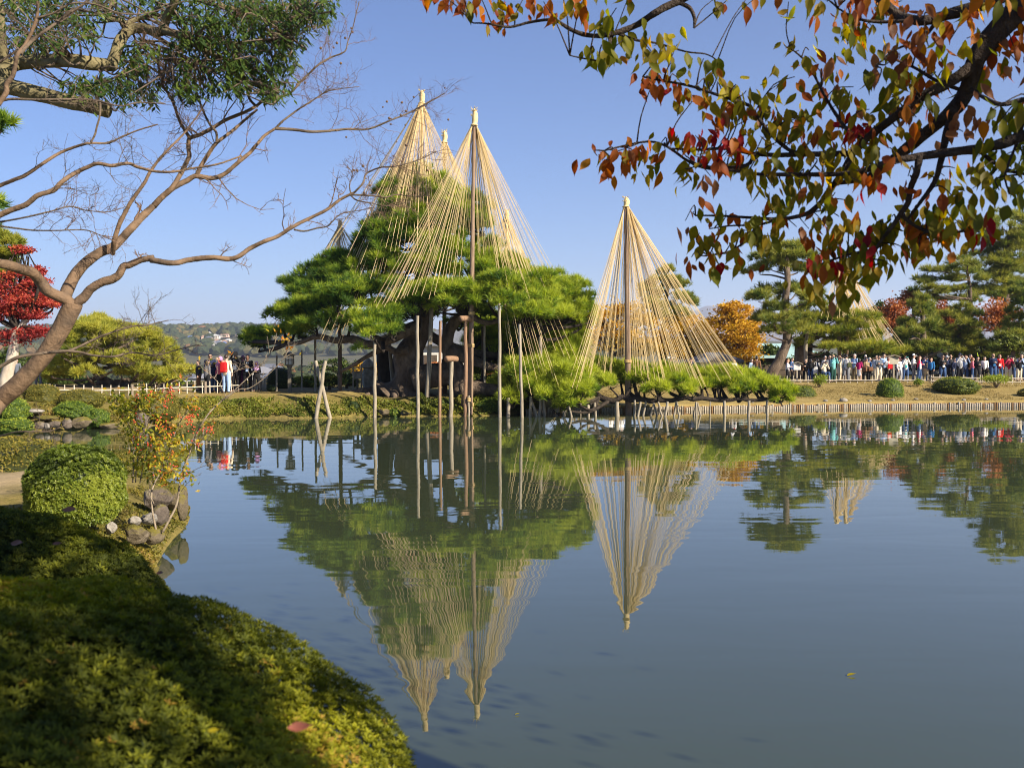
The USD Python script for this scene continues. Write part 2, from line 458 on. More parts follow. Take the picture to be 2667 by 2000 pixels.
def pad_tufts(c, rx, ry, rz, n, rng, seed=0):
    """shoots spread over the upper side of a flat cloud of foliage, broken into smaller clumps"""
    k = max(4, int(n / 17))
    a = rng.random(k) * 2 * np.pi
    r = np.sqrt(rng.random(k)) * 0.82
    cc = np.stack([np.cos(a) * r * rx, np.sin(a) * r * ry, rz * (0.75 * np.sqrt(np.maximum(1 - r * r, 0)) - 0.25 + 0.35 * rng.normal(size=k))], 1)
    who = rng.integers(0, k, n)
    q = unit(rng.normal(size=(n, 3)))
    q[:, 2] = np.where(q[:, 2] < -0.45, -q[:, 2], q[:, 2])
    cr = np.array([0.25 * rx, 0.25 * ry, 0.32 * rz]) * (0.7 + 0.6 * rng.random((k, 1)))[who]
    p = cc[who] + q * cr * (0.55 + 0.45 * rng.random((n, 1)))
    ax = unit(q * [0.8, 0.8, 0.5] + [0, 0, 0.75] + 0.35 * p / np.array([rx, ry, rz * 3]))
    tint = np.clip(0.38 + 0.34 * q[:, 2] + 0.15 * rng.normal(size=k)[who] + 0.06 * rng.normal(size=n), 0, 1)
    return p + c, ax, tint


pine = thing('great_pine', 'huge spreading old pine with layered crown, its boughs propped and roped over the pond', 'pine tree')
PD = 46.5
# pads: frame, x, y, width, height (pixels of that frame), distance from the viewer
pads = []
for (x, y, w, h, D) in [
        (1080, 735, 300, 110, 47.5), (960, 800, 260, 110, 47), (1190, 800, 220, 120, 47.5), (900, 870, 240, 100, 46.5), (1060, 870, 330, 130, 46.5), (1200, 900, 200, 110, 47), (940, 960, 280, 110, 46.2), (1100, 990, 320, 140, 46), (860, 1040, 240, 110, 46.5),
        (1000, 1080, 400, 130, 45.6), (1180, 1090, 240, 120, 46), (1420, 930, 280, 110, 48), (1530, 1020, 150, 120, 48.5), (1330, 1000, 260, 120, 47.4), (1440, 1060, 260, 120, 47.6), (1540, 1110, 140, 80, 48.5), (850, 1150, 380, 120, 45.8), (720, 1200, 220, 100, 46.4), (1010, 1190, 330, 120, 45.3),
        (1280, 1190, 260, 130, 46), (1160, 1250, 280, 120, 45), (1390, 1290, 260, 120, 45.4), (1160, 1350, 320, 130, 44.8), (990, 1400, 300, 120, 44.8), (850, 1310, 280, 120, 45.2), (620, 1330, 330, 120, 46.8), (480, 1370, 280, 110, 47), (340, 1420, 260, 110, 47.2), (200, 1500, 230, 80, 47.6), (330, 1540, 260, 110, 46.8),
        (500, 1480, 300, 120, 46.2), (700, 1420, 300, 120, 45.6), (620, 1560, 320, 120, 45.2), (850, 1530, 300, 120, 44.8), (1600, 1240, 190, 90, 48.4), (1560, 1330, 260, 100, 46.8), (1660, 1400, 320, 120, 46), (1480, 1430, 260, 130, 45), (1790, 1410, 260, 110, 46.8), (1600, 1520, 300, 120, 44.8), (1850, 1500, 300, 110, 46.2),
        (2000, 1560, 220, 100, 46.6), (2140, 1530, 170, 110, 48.4), (1400, 1570, 280, 110, 44.4), (1240, 1540, 260, 110, 44.4), (1040, 1580, 340, 120, 44.2), (1240, 1430, 260, 110, 45)]:
    pads.append((cB, 2.765, x, y, w, h, D))
for (x, y, w, h, D) in [
        (300, 280, 200, 70, 48), (380, 300, 220, 90, 46.8), (480, 250, 250, 110, 45.8), (600, 200, 260, 120, 45), (720, 150, 250, 120, 44.4), (460, 150, 250, 90, 47), (190, 390, 190, 70, 48.4), (110, 405, 110, 50, 49), (170, 455, 150, 50, 48), (350, 385, 240, 70, 46.4), (500, 340, 250, 80, 45.4), (620, 300, 200, 90, 44.8),
        (780, 300, 200, 110, 43), (890, 300, 190, 100, 43), (830, 370, 260, 90, 42.6), (930, 370, 130, 80, 43), (960, 250, 200, 80, 43.4), (1060, 190, 250, 80, 43.6), (1190, 160, 240, 90, 43.4), (1240, 215, 150, 60, 43.2), (1310, 150, 200, 80, 43.6), (1490, 170, 200, 80, 43.2), (1560, 90, 250, 90, 43.8), (1650, 140, 250, 100, 43.8),
        (1600, 210, 220, 90, 43.2), (1750, 90, 240, 110, 44.8), (1790, 200, 250, 100, 44), (1900, 150, 220, 110, 45.4), (2010, 120, 130, 70, 47), (2010, 200, 140, 120, 46.4), (1740, 265, 280, 80, 43.4), (1860, 290, 250, 90, 44.2), (1960, 250, 200, 90, 45.4), (1670, 285, 140, 60, 43.2), (1350, 235, 130, 60, 44),
        (1800, 400, 260, 110, 48), (1900, 430, 240, 110, 47), (1700, 450, 220, 110, 49), (1980, 370, 140, 110, 47.4), (1600, 420, 220, 80, 50), (1850, 510, 260, 110, 47), (1960, 540, 200, 120, 46), (1700, 560, 220, 80, 48.5), (1480, 400, 200, 70, 50.5), (1560, 330, 200, 70, 49.5), (1800, 330, 220, 80, 48),
        (1700, 640, 260, 120, 44.6), (1850, 640, 260, 110, 44), (1960, 660, 240, 120, 43.2), (2000, 725, 190, 110, 42.6), (1880, 740, 220, 90, 42.8), (1760, 700, 220, 110, 43.6), (1620, 765, 130, 80, 43.4), (1640, 690, 160, 100, 45), (2060, 620, 160, 90, 44), (1950, 790, 160, 60, 42.4),
        (1660, 340, 240, 120, 47), (1780, 340, 260, 130, 46.4), (1900, 350, 240, 130, 46.8), (1620, 500, 240, 110, 48.6), (1760, 480, 280, 140, 47.6), (1900, 500, 240, 140, 46.4), (1980, 450, 150, 140, 46.6), (1680, 600, 240, 110, 46.6), (1820, 590, 280, 120, 45.4), (1960, 600, 200, 120, 44.6), (2010, 300, 120, 110, 46.4), (1560, 420, 180, 70, 49.6),
        (1400, 345, 180, 90, 50.5), (1450, 440, 200, 90, 51), (1530, 500, 220, 100, 50.6), (1390, 520, 170, 80, 51.6), (1610, 560, 220, 100, 49.6), (1500, 600, 200, 70, 51), (1440, 260, 220, 70, 47), (1130, 260, 200, 70, 49.5), (950, 330, 170, 70, 49.8), (1050, 250, 200, 80, 48.6), (1600, 640, 200, 100, 46.6), (1560, 700, 150, 80, 46)]:
    pads.append((cE, 2.212, x, y, w, h, D))
for (x, y, w, h, D) in [
        (180, 520, 380, 170, 46), (100, 640, 380, 170, 44), (250, 640, 300, 150, 45), (120, 760, 330, 150, 43), (260, 780, 240, 130, 42.8), (430, 500, 300, 130, 45.6), (600, 560, 330, 150, 45), (430, 620, 300, 110, 44.6), (760, 600, 300, 150, 44.6), (820, 480, 280, 110, 46), (930, 560, 320, 140, 45),
        (900, 650, 330, 130, 44), (1080, 640, 340, 150, 44), (1090, 760, 320, 130, 43), (1200, 560, 280, 120, 45.6), (1340, 620, 300, 130, 44.8), (1440, 700, 320, 140, 43.6), (1490, 780, 250, 110, 43), (1580, 590, 300, 120, 45), (1640, 680, 240, 110, 44.2), (1800, 600, 300, 130, 44.6), (1820, 680, 220, 80, 44),
        (1960, 620, 300, 130, 44.4), (2060, 700, 280, 110, 43.6), (2100, 620, 260, 110, 44.4), (2060, 770, 220, 90, 43.4), (550, 680, 260, 80, 43.6)]:
    pads.append((cJ, 4.424, x, y, w, h, D))
for (x, y, w, h, D) in [(30, 400, 230, 90, 44.4), (160, 410, 240, 100, 44.6), (220, 460, 230, 80, 43.8), (300, 410, 200, 80, 44.6), (390, 460, 240, 90, 44), (460, 490, 200, 70, 43.6), (540, 490, 90, 45, 43.6)]:
    pads.append((cH, 2.765, x, y, w, h, D))
_more = []
for i, (fr_, s, x, y, w, h, D) in enumerate(pads):           # smaller clouds between the main ones close the crown
    u, v_ = rng.random(2)
    if rng.random() < 0.88: _more.append((fr_, s, x + (u - 0.5) * w * 1.0, y + (v_ - 0.35) * h * 0.9, w * 0.72, h * 0.85, D + rng.uniform(-0.3, 1.3)))
pads += [q for q in _more if not (q[0] is cJ and q[3] > 740) and not (q[0] is cE and 300 < q[3] < 560 and q[2] < 1000)]
pad_centres = []
for i, (fr_, s, x, y, w, h, D) in enumerate(pads):
    px, py = fr_(x, y)
    c = P(px, py, D)
    mpp = D / FPX / s
    rx, rz = w * mpp / 2 * 1.14, h * mpp / 2 * 1.30
    ry = min(rx * 1.05, 1.7)
    n = int(66 * (rx * (ry + 1.2 * rz)) ** 0.85 * 3.14)
    p, ax, t = pad_tufts(c, rx, ry, rz, max(n, 36), rng, i)
    sunny = 0.08 + np.clip((px - 1080) / 420, -0.5, 0.5) * 0.34 + 0.10 * rng.normal() * 0.6 + (0.12 if py > 800 else 0) - 0.02  # sunlight put into the needle tint: lighter to the right and low down
    b = MB()
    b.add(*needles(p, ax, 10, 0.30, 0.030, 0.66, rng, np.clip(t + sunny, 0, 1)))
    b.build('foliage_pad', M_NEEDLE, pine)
    pad_centres.append((c, rx, rz))


def trace(frm, pts, D, n=4):
    """a 3-D path through pixels (x, y[, D]) of an enlargement"""
    out = []
    for q in pts:
        px, py = frm(q[0], q[1])
        out.append(P(px, py, q[2] if len(q) > 2 else D))
    return catmull(np.array(out), n)


def branch(parent, frm, pts, D, r0, r1, m, sides=8, rough=0.25, seed=0, name='branch', n=4):
    p = trace(frm, pts, D, n)
    v, f = tube(p, np.linspace(r0, r1, len(p)), sides, True, rough, seed)
    return put(name, v, f, m, parent, True), p


tp = trace(cE, [(950, 760, 47), (985, 720, 47), (1015, 660, 47), (1028, 600, 47), (1022, 540, 47), (1030, 480, 47), (1060, 420, 47), (1095, 350, 47), (1110, 270, 47.2), (1110, 180, 47.3)], 47)
tp = np.vstack([tp, catmull([P(1102, 770, 47.3), P(1095, 700, 47.4), P(1105, 620, 47.4), P(1098, 540, 47.5), P(1095, 470, 47.5)], 4)])
rad = np.interp(np.linspace(0, 1, len(tp)), [0, 0.05, 0.12, 0.25, 0.4, 0.6, 0.8, 1], [1.35, 1.0, 0.72, 0.62, 0.6, 0.42, 0.25, 0.08])
b = MB()
b.tube(tp, rad, 16, 0.5, True, 0.35, 4)
for a in range(7):                                     # roots running out into the mound
    th = a / 7 * 2 * np.pi + 0.3
    e = tp[0] + np.array([math.cos(th), math.sin(th) * 0.8, 0]) * (2.0 + 0.5 * math.sin(a * 3))
    e[2] = float(ground_z(e[0], e[1])) - 0.03
    mid = (tp[0] + e) / 2
    mid[2] = float(ground_z(mid[0], mid[1])) + 0.10
    b.tube(catmull([tp[0] + [0, 0, 0.3], mid, e], 5), np.linspace(0.42, 0.06, 11), 8, 0.5, True, 0.3, a)
b.build('trunk', M_BARK, pine, True)
skeleton = [tp[10:]]
for pts, D, r0, r1 in [
        ([(1050, 640), (1110, 625), (1180, 618), (1250, 612), (1310, 640), (1335, 690)], 46.6, 0.62, 0.42),
        ([(1320, 720), (1330, 640), (1300, 570), (1262, 490), (1250, 410), (1275, 330), (1330, 275), (1400, 225), (1470, 180)], 46.2, 0.42, 0.16),
        ([(1260, 470), (1330, 505), (1400, 530), (1480, 560), (1560, 575), (1660, 600), (1760, 600)], 46, 0.27, 0.1),
        ([(1100, 360), (1180, 400), (1250, 440), (1350, 470), (1450, 490), (1560, 500)], 47.6, 0.26, 0.12),
        ([(1025, 470), (990, 465), (955, 482), (920, 462), (880, 455), (840, 480), (780, 510), (700, 560), (640, 590)], 46, 0.2, 0.07),
        ([(1090, 330), (1000, 360), (930, 395), (860, 425), (790, 440), (700, 405), (600, 412), (500, 390), (400, 425), (330, 430)], 45.6, 0.3, 0.08),
        ([(1320, 700), (1400, 690), (1480, 695), (1560, 700), (1640, 705), (1720, 730), (1800, 750)], 45.2, 0.34, 0.2),
        ([(1380, 270), (1440, 300), (1500, 310), (1580, 290), (1640, 305)], 45, 0.15, 0.07),
        ([(1110, 250), (1000, 220), (880, 190), (760, 190), (640, 180), (520, 150), (400, 110)], 46.6, 0.24, 0.06),
        ([(1110, 230), (1230, 190), (1350, 130), (1480, 110), (1620, 90), (1760, 90), (1900, 130)], 46.2, 0.24, 0.06)]:
    pr, p = branch(pine, cE, pts, D, r0, r1, M_BARK, 10, 0.3, len(skeleton))
    skeleton.append(p)
pr, p = branch(pine, cJ, [(150, 760, 44.4), (280, 740, 44.2), (370, 770, 44), (450, 830, 43.8), (580, 858, 43.6), (680, 815, 43.6), (770, 842, 43.6), (900, 842, 43.6), (1000, 860, 43.5), (1110, 850, 43.5), (1250, 852, 43.5), (1400, 820, 43.5), (1500, 840, 43.5), (1600, 828, 43.5), (1760, 850, 43.5), (1900, 850, 43.5), (2020, 835, 43.5), (2140, 850, 43.5), (2260, 850, 43.5), (2360, 840, 43.5)], 44, 0.15, 0.07, M_BARK_DARK, 8, 0.35, 9, n=3)
skeleton.append(p)
allsk = np.vstack(skeleton)
for c, rx, rz in pad_centres:                          # a limb from the nearest main branch into every pad, then forks
    foot = c - [0, 0, rz * 0.7]
    d = np.linalg.norm((allsk - foot) * [1, 0.8, 1.6], axis=1) + np.where(allsk[:, 2] > c[2] + 0.2, 3.0, 0)
    a = allsk[np.argmin(d)]
    L = np.linalg.norm(foot - a)
    b = MB()
    mid = (a + foot) / 2 + rng.normal(size=3) * 0.10 * L + [0, 0, -0.05 * L]
    b.tube(catmull([a, mid, foot, c + [0, 0, -0.05]], 4), np.linspace(0.05 + 0.018 * L, 0.02, 13), 5, 0.5, False, 0.3, 1)
    for k in range(4):
        th = rng.random() * 2 * np.pi
        e = c + np.array([math.cos(th) * rx * 0.75, math.sin(th) * min(rx, 1.4) * 0.75, rz * (0.1 + 0.4 * rng.random())])
        m_ = (foot + e) / 2 + rng.normal(size=3) * 0.08 - [0, 0, 0.05]
        b.tube(catmull([foot + (c - foot) * 0.3 * rng.random(), m_, e], 3), np.linspace(0.028, 0.008, 7), 3, 0.5, False)
    b.build('branch', M_BARK_DARK, pine, True)

# ------------------------------------------------------------------ rope cones (straw ropes hung from poles to hold the boughs up in snow)


def finial(mb, base, h, w, rng):
    prof = [(w * 0.62, 0.0), (w * 0.70, h * 0.03), (w * 0.60, h * 0.07), (w * 0.46, h * 0.10), (w * 0.50, h * 0.25), (w * 0.55, h * 0.45), (w * 0.50, h * 0.62), (w * 0.42, h * 0.74), (w * 0.30, h * 0.86), (w * 0.12, h * 0.97)]
    v, f = lathe(prof, 14)
    v[:, :2] *= (1 + 0.28 * (meshkit.fbm(v * [9, 9, 3] + base, 3, 5) - 0.5))[:, None]
    v[:, 0] += 0.04 * np.sin(v[:, 2] / h * 3)
    mb.add(v + base, f)
    for k in range(44):
        a, z = rng.random() * 6.283, h * (rng.choice([0.04, 0.55, 0.8, 0.93]) + 0.03 * rng.normal())
        s = base + [math.cos(a) * w * 0.4, math.sin(a) * w * 0.4, z]
        e = s + np.array([math.cos(a) * w * 0.30, math.sin(a) * w * 0.30, h * (0.12 * rng.random() if z > h * 0.3 else -0.05)])
        mb.tube([s, (s + e) / 2 + [0, 0, 0.01], e], [0.014, 0.011, 0.005], 4)


M_POLE_CONE = rough_mat('cone_pole', (0.13, 0.085, 0.055), (0.30, 0.21, 0.14), 4.0, 0.8, 0.5, (6, 6, 0.6), dist=0.02)


def rope_cone(label, apex_px, foot_px, D, fin_h_px, ends, rope_r=0.0085, group=None, seed=0, top_w=0.24, ties=(), pole_r=(0.13, 0.07), show_pole=True):
    """apex_px: top of the ropes; foot_px: foot of the pole; ends: 3-D points where the ropes are tied"""
    rg = np.random.default_rng(seed + 70)
    top, foot = P(*apex_px, D), P(*foot_px, D)
    h = fin_h_px * D / FPX
    t = thing('rope_cone', label, 'rope cone', group)
    pol = np.linspace(0, 1, 12)[:, None] * (top + [0, 0, 0.1] - foot) + foot
    pol = np.vstack([foot - [0, 0, 0.7], pol])
    v, f = tube(pol, np.linspace(*pole_r, len(pol)), 10, True, 0.12, seed)
    put('pole', v, f, M_POLE_CONE, t, True)
    b = MB()
    finial(b, top - [0, 0, 0.05], h, top_w, rg)
    b.build('straw_top', M_STRAW, t, True)
    for z in ties:
        k = (z - foot[2]) / (top[2] - foot[2])
        c = foot + (top - foot) * k
        bb = MB()
        for j in range(4):
            ang = np.linspace(0, 2 * np.pi, 15)
            rr = pole_r[0] + (pole_r[1] - pole_r[0]) * k + 0.022
            bb.tube(c + np.stack([np.cos(ang) * rr, np.sin(ang) * rr, 0 * ang + j * 0.035], 1), 0.02, 5, 0.5, False)
        bb.build('straw_tie', M_STRAW_TIE, t, True)
    for e in ends:
        d = e - top
        a = math.atan2(d[1], d[0]) + rg.normal() * 0.1
        s = top + [math.cos(a) * top_w * 0.38, math.sin(a) * top_w * 0.38, 0.02]
        u = np.linspace(0, 1, 9)[:, None]
        L = np.linalg.norm(d)
        sag = (0.010 + 0.008 * rg.random()) * L
        p = s + (e - s) * u - np.array([0, 0, 1.0]) * sag * (4 * u * (1 - u))
        v, f = tube(p, rope_r, 4, False)
        put('rope', v, f, M_STRAW, t, True)
    return t


def ring_ends(centre, R, z, n, rng, a0=0.0, a1=2 * math.pi, squash=0.9, jz=0.5, jr=0.2, clump=0.6):
    """tie points round a pole: on the boughs of a ring, gathered in twos and threes"""
    out = []
    a = np.sort(a0 + (a1 - a0) * rng.random(n))
    a = np.round(a / 0.16) * 0.16 * clump + a * (1 - clump)
    for k in range(n):
        r = R * (1 + jr * rng.normal())
        out.append(np.array([centre[0] + math.cos(a[k]) * r, centre[1] + math.sin(a[k]) * r * squash, z + jz * rng.normal() - 0.15 * (r - R)]))
    return out


rg = np.random.default_rng(5)


def ends_px(frm, rows, rng):
    """rows: (x0, y0, x1, y1, n, D0, D1): n tie points along a line of an enlargement"""
    out = []
    for x0, y0, x1, y1, n, D0, D1 in rows:
        n = int(n * 1.15)
        for k in range(n):
            u = (k + 0.5 * rng.random()) / max(n - 1, 1)
            px, py = frm(x0 + (x1 - x0) * u, y0 + (y1 - y0) * u)
            out.append(P(px, py + rng.normal() * 6, D0 + (D1 - D0) * u + 0.5 * rng.normal()))
    return out


# middle cone in front of the pine
rope_cone('tall straw rope cone with a bare pole, foremost over the middle of the great pine', (1235, 325), (1224, 1087), 43.6, 46,
          ends_px(cB, [(750, 1650, 960, 1600, 11, 42.4, 42), (930, 1580, 1180, 1560, 8, 42, 42), (1080, 1480, 1360, 1470, 11, 43, 44), (1250, 1300, 1480, 1330, 14, 46, 47), (1500, 1300, 1680, 1300, 18, 45.5, 46), (1700, 1350, 1900, 1400, 22, 45, 45.5), (1930, 1430, 2125, 1520, 8, 45, 46)], rg)
          + ends_px(cE, [(1600, 520, 1860, 640, 7, 43.5, 43.2), (1640, 710, 1900, 730, 5, 43.2, 42.6), (1780, 420, 2000, 560, 6, 44.4, 44.4)], rg), seed=2, ties=(3.0, 4.4, 4.9, 0.45))
rope_cone('tallest straw rope cone, standing behind the top of the great pine', (1098, 268), (1096, 1072), 47.4, 36,
          ends_px(cB, [(560, 1300, 860, 1250, 14, 45.5, 45), (640, 1450, 900, 1440, 10, 44.6, 44.2), (600, 1180, 840, 1080, 12, 46.5, 46), (520, 1400, 700, 1330, 8, 46, 45.6), (700, 1000, 900, 1010, 12, 46, 46), (900, 950, 1180, 960, 16, 45, 45.4), (860, 1120, 1180, 1160, 18, 44.6, 44.8), (1180, 950, 1320, 1000, 14, 46, 47), (1320, 1000, 1480, 950, 16, 49, 50), (800, 1250, 1180, 1260, 12, 44, 44.4)], rg)
          + ends_px(cE, [(210, 340, 330, 260, 6, 47, 46.6), (480, 480, 620, 470, 7, 44, 44)], rg), seed=3, ties=(7.7, 8.1))
rope_cone('slim straw rope cone half hidden between the two tall cones', (1157, 370), (1158, 1060), 49.5, 33,
          ends_px(cB, [(1150, 760, 1300, 820, 16, 48.5, 49), (1300, 860, 1480, 900, 22, 49, 50), (1440, 930, 1560, 1050, 12, 50, 51)], rg), seed=4)
rope_cone('low straw rope cone low on the right flank of the great pine', (1319, 566), (1321, 1050), 50.5, 22,
          ends_px(cB, [(1640, 1200, 1740, 1280, 14, 49.5, 49), (1700, 1300, 1900, 1400, 20, 48.8, 49.5), (1590, 1140, 1660, 1230, 8, 51, 51)], rg), seed=5, top_w=0.2, rope_r=0.012, pole_r=(0.09, 0.05))
rope_cone('small straw rope cone by itself beyond the left flank of the great pine', (884, 590), (884, 1045), 49.5, 21,
          ends_px(cB, [(340, 1340, 480, 1330, 14, 48, 47.6), (480, 1290, 600, 1290, 12, 47.6, 48), (560, 1240, 700, 1280, 8, 48.6, 49), (400, 1400, 560, 1400, 8, 47, 47)], rg), seed=6, top_w=0.2, rope_r=0.012, pole_r=(0.09, 0.05))
rope_cone('wide straw rope cone over the low boughs reaching out across the pond', (1630, 537), (1637, 1080), 44.2, 27,
          ends_px(cJ, [(80, 600, 300, 620, 12, 43.2, 43), (100, 690, 260, 740, 6, 42.6, 42.4), (380, 560, 560, 590, 12, 44.4, 44.4), (600, 540, 760, 560, 10, 45.4, 45.6), (780, 560, 1000, 620, 16, 44.6, 44), (1000, 600, 1200, 680, 16, 44.4, 43.6), (1180, 560, 1400, 640, 16, 45.2, 44.6), (1400, 640, 1660, 680, 12, 44.4, 43.8), (1660, 600, 1900, 640, 10, 44.8, 44.6), (1900, 620, 2200, 680, 10, 44.2, 44)], rg), seed=8, ties=(2.3,), pole_r=(0.15, 0.08))

# ------------------------------------------------------------------ prop poles under the pine, each a thing of its own
rng = np.random.default_rng(21)


def prop(label, top, foot, r, m, group, extra=None, sink=0.5):
    """a pole leaning from foot to top (3-D points)"""
    d = (top - foot) / np.linalg.norm(top - foot)
    t = thing('prop_pole', label, 'prop pole', group)
    p = np.linspace(0, 1, 7)[:, None] * (top - foot + d * sink) + foot - d * sink
    p[1:-1] += rng.normal(size=(5, 3)) * r * 0.18
    v, f = tube(p, np.linspace(r * 1.08, r * 0.92, 7), 10, True, 0.12, int(rng.integers(99)))
    put('pole', v, f, m, t, True)
    if extra == 'crossbar':
        vv, ff = tube([top + [-0.20, -0.34, 0.0], top + [0, -0.05, 0.02], top + [0.20, 0.24, 0.0]], 0.13, 10, True, 0.08)
        put('crossbar', vv, ff, M_POLE_RED, t, True)
    if extra == 'tie':
        b = MB()
        for j in range(5):
            a = np.linspace(0, 2 * np.pi, 13)
            b.tube(top - d * 0.25 + np.stack([np.cos(a) * (r + 0.02), np.sin(a) * (r + 0.02), 0 * a + j * 0.035], 1), 0.02, 5, 0.5, False)
        b.build('straw_tie', M_STRAW_TIE, t, True)
    return t


GT = 'tall prop poles under the great pine'
for lab, fx, fy, tx, ty, w, m, ex, D in [
        ('straight grey prop pole in the water under the leftmost front bough of the pine', 830, 850, 833, 410, 20, M_POLE_GREY, None, 42.8),
        ('tall pale prop pole in the water just in front of the great trunk', 1078, 866, 1078, 270, 20, M_POLE_GREY, None, 42.2),
        ('slanting greenish prop pole on the bank right of the great trunk with dark bands', 1136, 768, 1160, 180, 26, M_POLE_GREY, None, 44.6),
        ('reddish prop pole in the water, one of a kind between grey neighbours', 1206, 856, 1210, 300, 17, M_POLE_RED, None, 43),
        ('short thick prop pole with a log crossbar carrying the curved limb', 1270, 855, 1274, 520, 24, M_POLE_GREY, 'crossbar', 43.2),
        ('stout prop pole with a log crossbar right beside the foremost rope cone pole', 1355, 852, 1356, 290, 22, M_POLE_RED, 'crossbar', 43.3),
        ('knee-high stake roped to the foot of the rope cone pole', 1374, 855, 1374, 730, 12, M_POLE_GREY, 'tie', 43.2),
        ('low stake in the water left of the stout dark prop', 1336, 842, 1336, 735, 12, M_POLE_RED, None, 44),
        ('thin dark prop pole set back on the bank, right of the rope cone pole', 1464, 832, 1466, 310, 14, M_POLE_GREY, None, 45.6),
        ('second thin prop pole standing behind the thin dark one on the bank', 1452, 690, 1452, 330, 12, M_POLE_DARK, None, 47.5),
        ('tall pale prop pole in the water under the right-hand front boughs', 1553, 862, 1549, 200, 19, M_POLE_GREY, None, 42.5),
        ('leaning pale prop pole in the water, outermost of the tall ones to the right', 1681, 868, 1666, 320, 18, M_POLE_GREY, None, 42.2),
        ('pale prop pole whose lower half is lost behind pine needles', 1788, 800, 1786, 310, 22, M_POLE_GREY, None, 44.8),
        ('dark brown prop pole with a rope tie on the mound, left of the stone lantern', 634, 706, 634, 290, 18, M_POLE_DARK, 'tie', 47),
        ('thin grey prop pole on the mound next to the wooden garden lamp', 266, 692, 268, 500, 11, M_POLE_GREY, None, 47.5),
        ('thin prop pole on the mound behind the crossed props', 488, 690, 488, 400, 14, M_POLE_GREY, None, 48),
        ('thin prop pole between the garden lamp and the crossed props', 411, 690, 411, 470, 10, M_POLE_GREY, None, 48.5),
        ('thin light prop pole left of the small shrine box', 708, 700, 708, 540, 9, M_POLE_GREY, None, 48),
        ('thin light prop pole right of the small shrine box', 756, 700, 756, 550, 9, M_POLE_GREY, None, 48),
        ('grey prop pole leaning against the dark second trunk', 940, 690, 915, 430, 22, M_POLE_GREY, None, 48),
        ('short prop under the low limb beside the great trunk', 1096, 730, 1092, 470, 14, M_POLE_GREY, None, 48.6),
        ('slim prop far behind the reddish pole', 1226, 720, 1222, 520, 12, M_POLE_RED, None, 49),
        ('slim prop far behind the curved limb', 1278, 690, 1278, 400, 10, M_POLE_GREY, None, 49.5)]:
    f, t = cE(fx, fy), cE(tx, ty)
    foot, top = P(*f, D), P(*t, D)
    if fy > 800:
        foot[2] = -0.05
    else:
        foot[2] = float(ground_z(foot[0], foot[1])) - 0.05
    prop(lab, top, foot, w / 2.212 * D / FPX / 2, m, GT, ex)
for lab, a, bb in [('left-leaning pole of the crossed props on the left shore', (492, 850), (548, 530)), ('right-leaning pole of the crossed props on the left shore', (571, 850), (490, 530))]:
    D = 42.2 if a[0] < 500 else 42.5
    prop(lab, P(*cE(*bb), D), P(*cE(*a), D), 0.082, M_POLE_GREY, 'crossed props on the left shore')
# low trestles over the water, under the long bough
GL = 'short props under the long low bough over the pond'
low = [((0, 1040), (45, 925), 26), ((95, 1050), (62, 915), 24), ((205, 985), (200, 860), 22), ((290, 1000), (285, 900), 30), ((372, 1000), (362, 880), 30), ((622, 1000), (620, 870), 50), ((822, 1010), (822, 850), 28), ((858, 1012), (888, 870), 28),
       ((920, 975), (952, 862), 26), ((1003, 982), (1050, 868), 26), ((1085, 980), (1040, 880), 26), ((1138, 985), (1092, 868), 26), ((1172, 1018), (1200, 865), 32), ((1272, 975), (1302, 862), 22), ((1338, 975), (1305, 862), 22),
       ((1500, 972), (1535, 880), 24), ((1585, 972), (1545, 880), 22), ((1535, 1000), (1530, 870), 26), ((1862, 1008), (1855, 860), 34), ((2135, 1010), (2140, 855), 34), ((2355, 1005), (2350, 850), 30), ((1690, 975), (1696, 860), 18)]
ords = ['first', 'second', 'third', 'fourth', 'fifth', 'sixth', 'seventh', 'eighth', 'ninth', 'tenth', 'eleventh', 'twelfth', 'thirteenth', 'fourteenth', 'fifteenth', 'sixteenth', 'seventeenth', 'eighteenth', 'nineteenth', 'twentieth', 'twenty-first', 'twenty-second', 'twenty-third', 'twenty-fourth', 'twenty-fifth', 'twenty-sixth']
low.sort(key=lambda q: q[0][0])
for i, (a, t, w) in enumerate(low):
    D = 43.1 + 0.5 * rng.random() - (a[1] - 985) * 0.012
    lean = 'leaning right' if t[0] - a[0] > 15 else 'leaning left' if t[0] - a[0] < -15 else 'upright'
    foot = P(*cJ(*a), D)
    foot[2] = -0.05
    prop(f'short weathered prop {lean} under the long low bough, {ords[i]} from the left', P(*cJ(*t), D), foot, w / 4.424 * D / FPX / 2, M_POLE_GREY, GL)
low2 = [((1600, 820), (1600, 745), 22), ((1726, 838), (1730, 735), 16), ((1768, 850), (1730, 745), 16), ((1782, 845), (1785, 750), 16), ((1812, 845), (1806, 735), 16), ((1912, 855), (1950, 790), 16), ((1965, 855), (1945, 780), 16), ((2060, 825), (2062, 770), 18), ((1885, 820), (1888, 770), 20)]
low2.sort(key=lambda q: q[0][0])
for i, (a, t, w) in enumerate(low2):
    foot = P(*cE(*a), 43.2)
    foot[2] = -0.05
    prop(f'short prop beneath the bright low pads at the pine\'s right foot, {ords[i]} from the left', P(*cE(*t), 43.2), foot, w / 2.212 * 43.2 / FPX / 2, M_POLE_GREY, 'short props at the right foot of the pine')

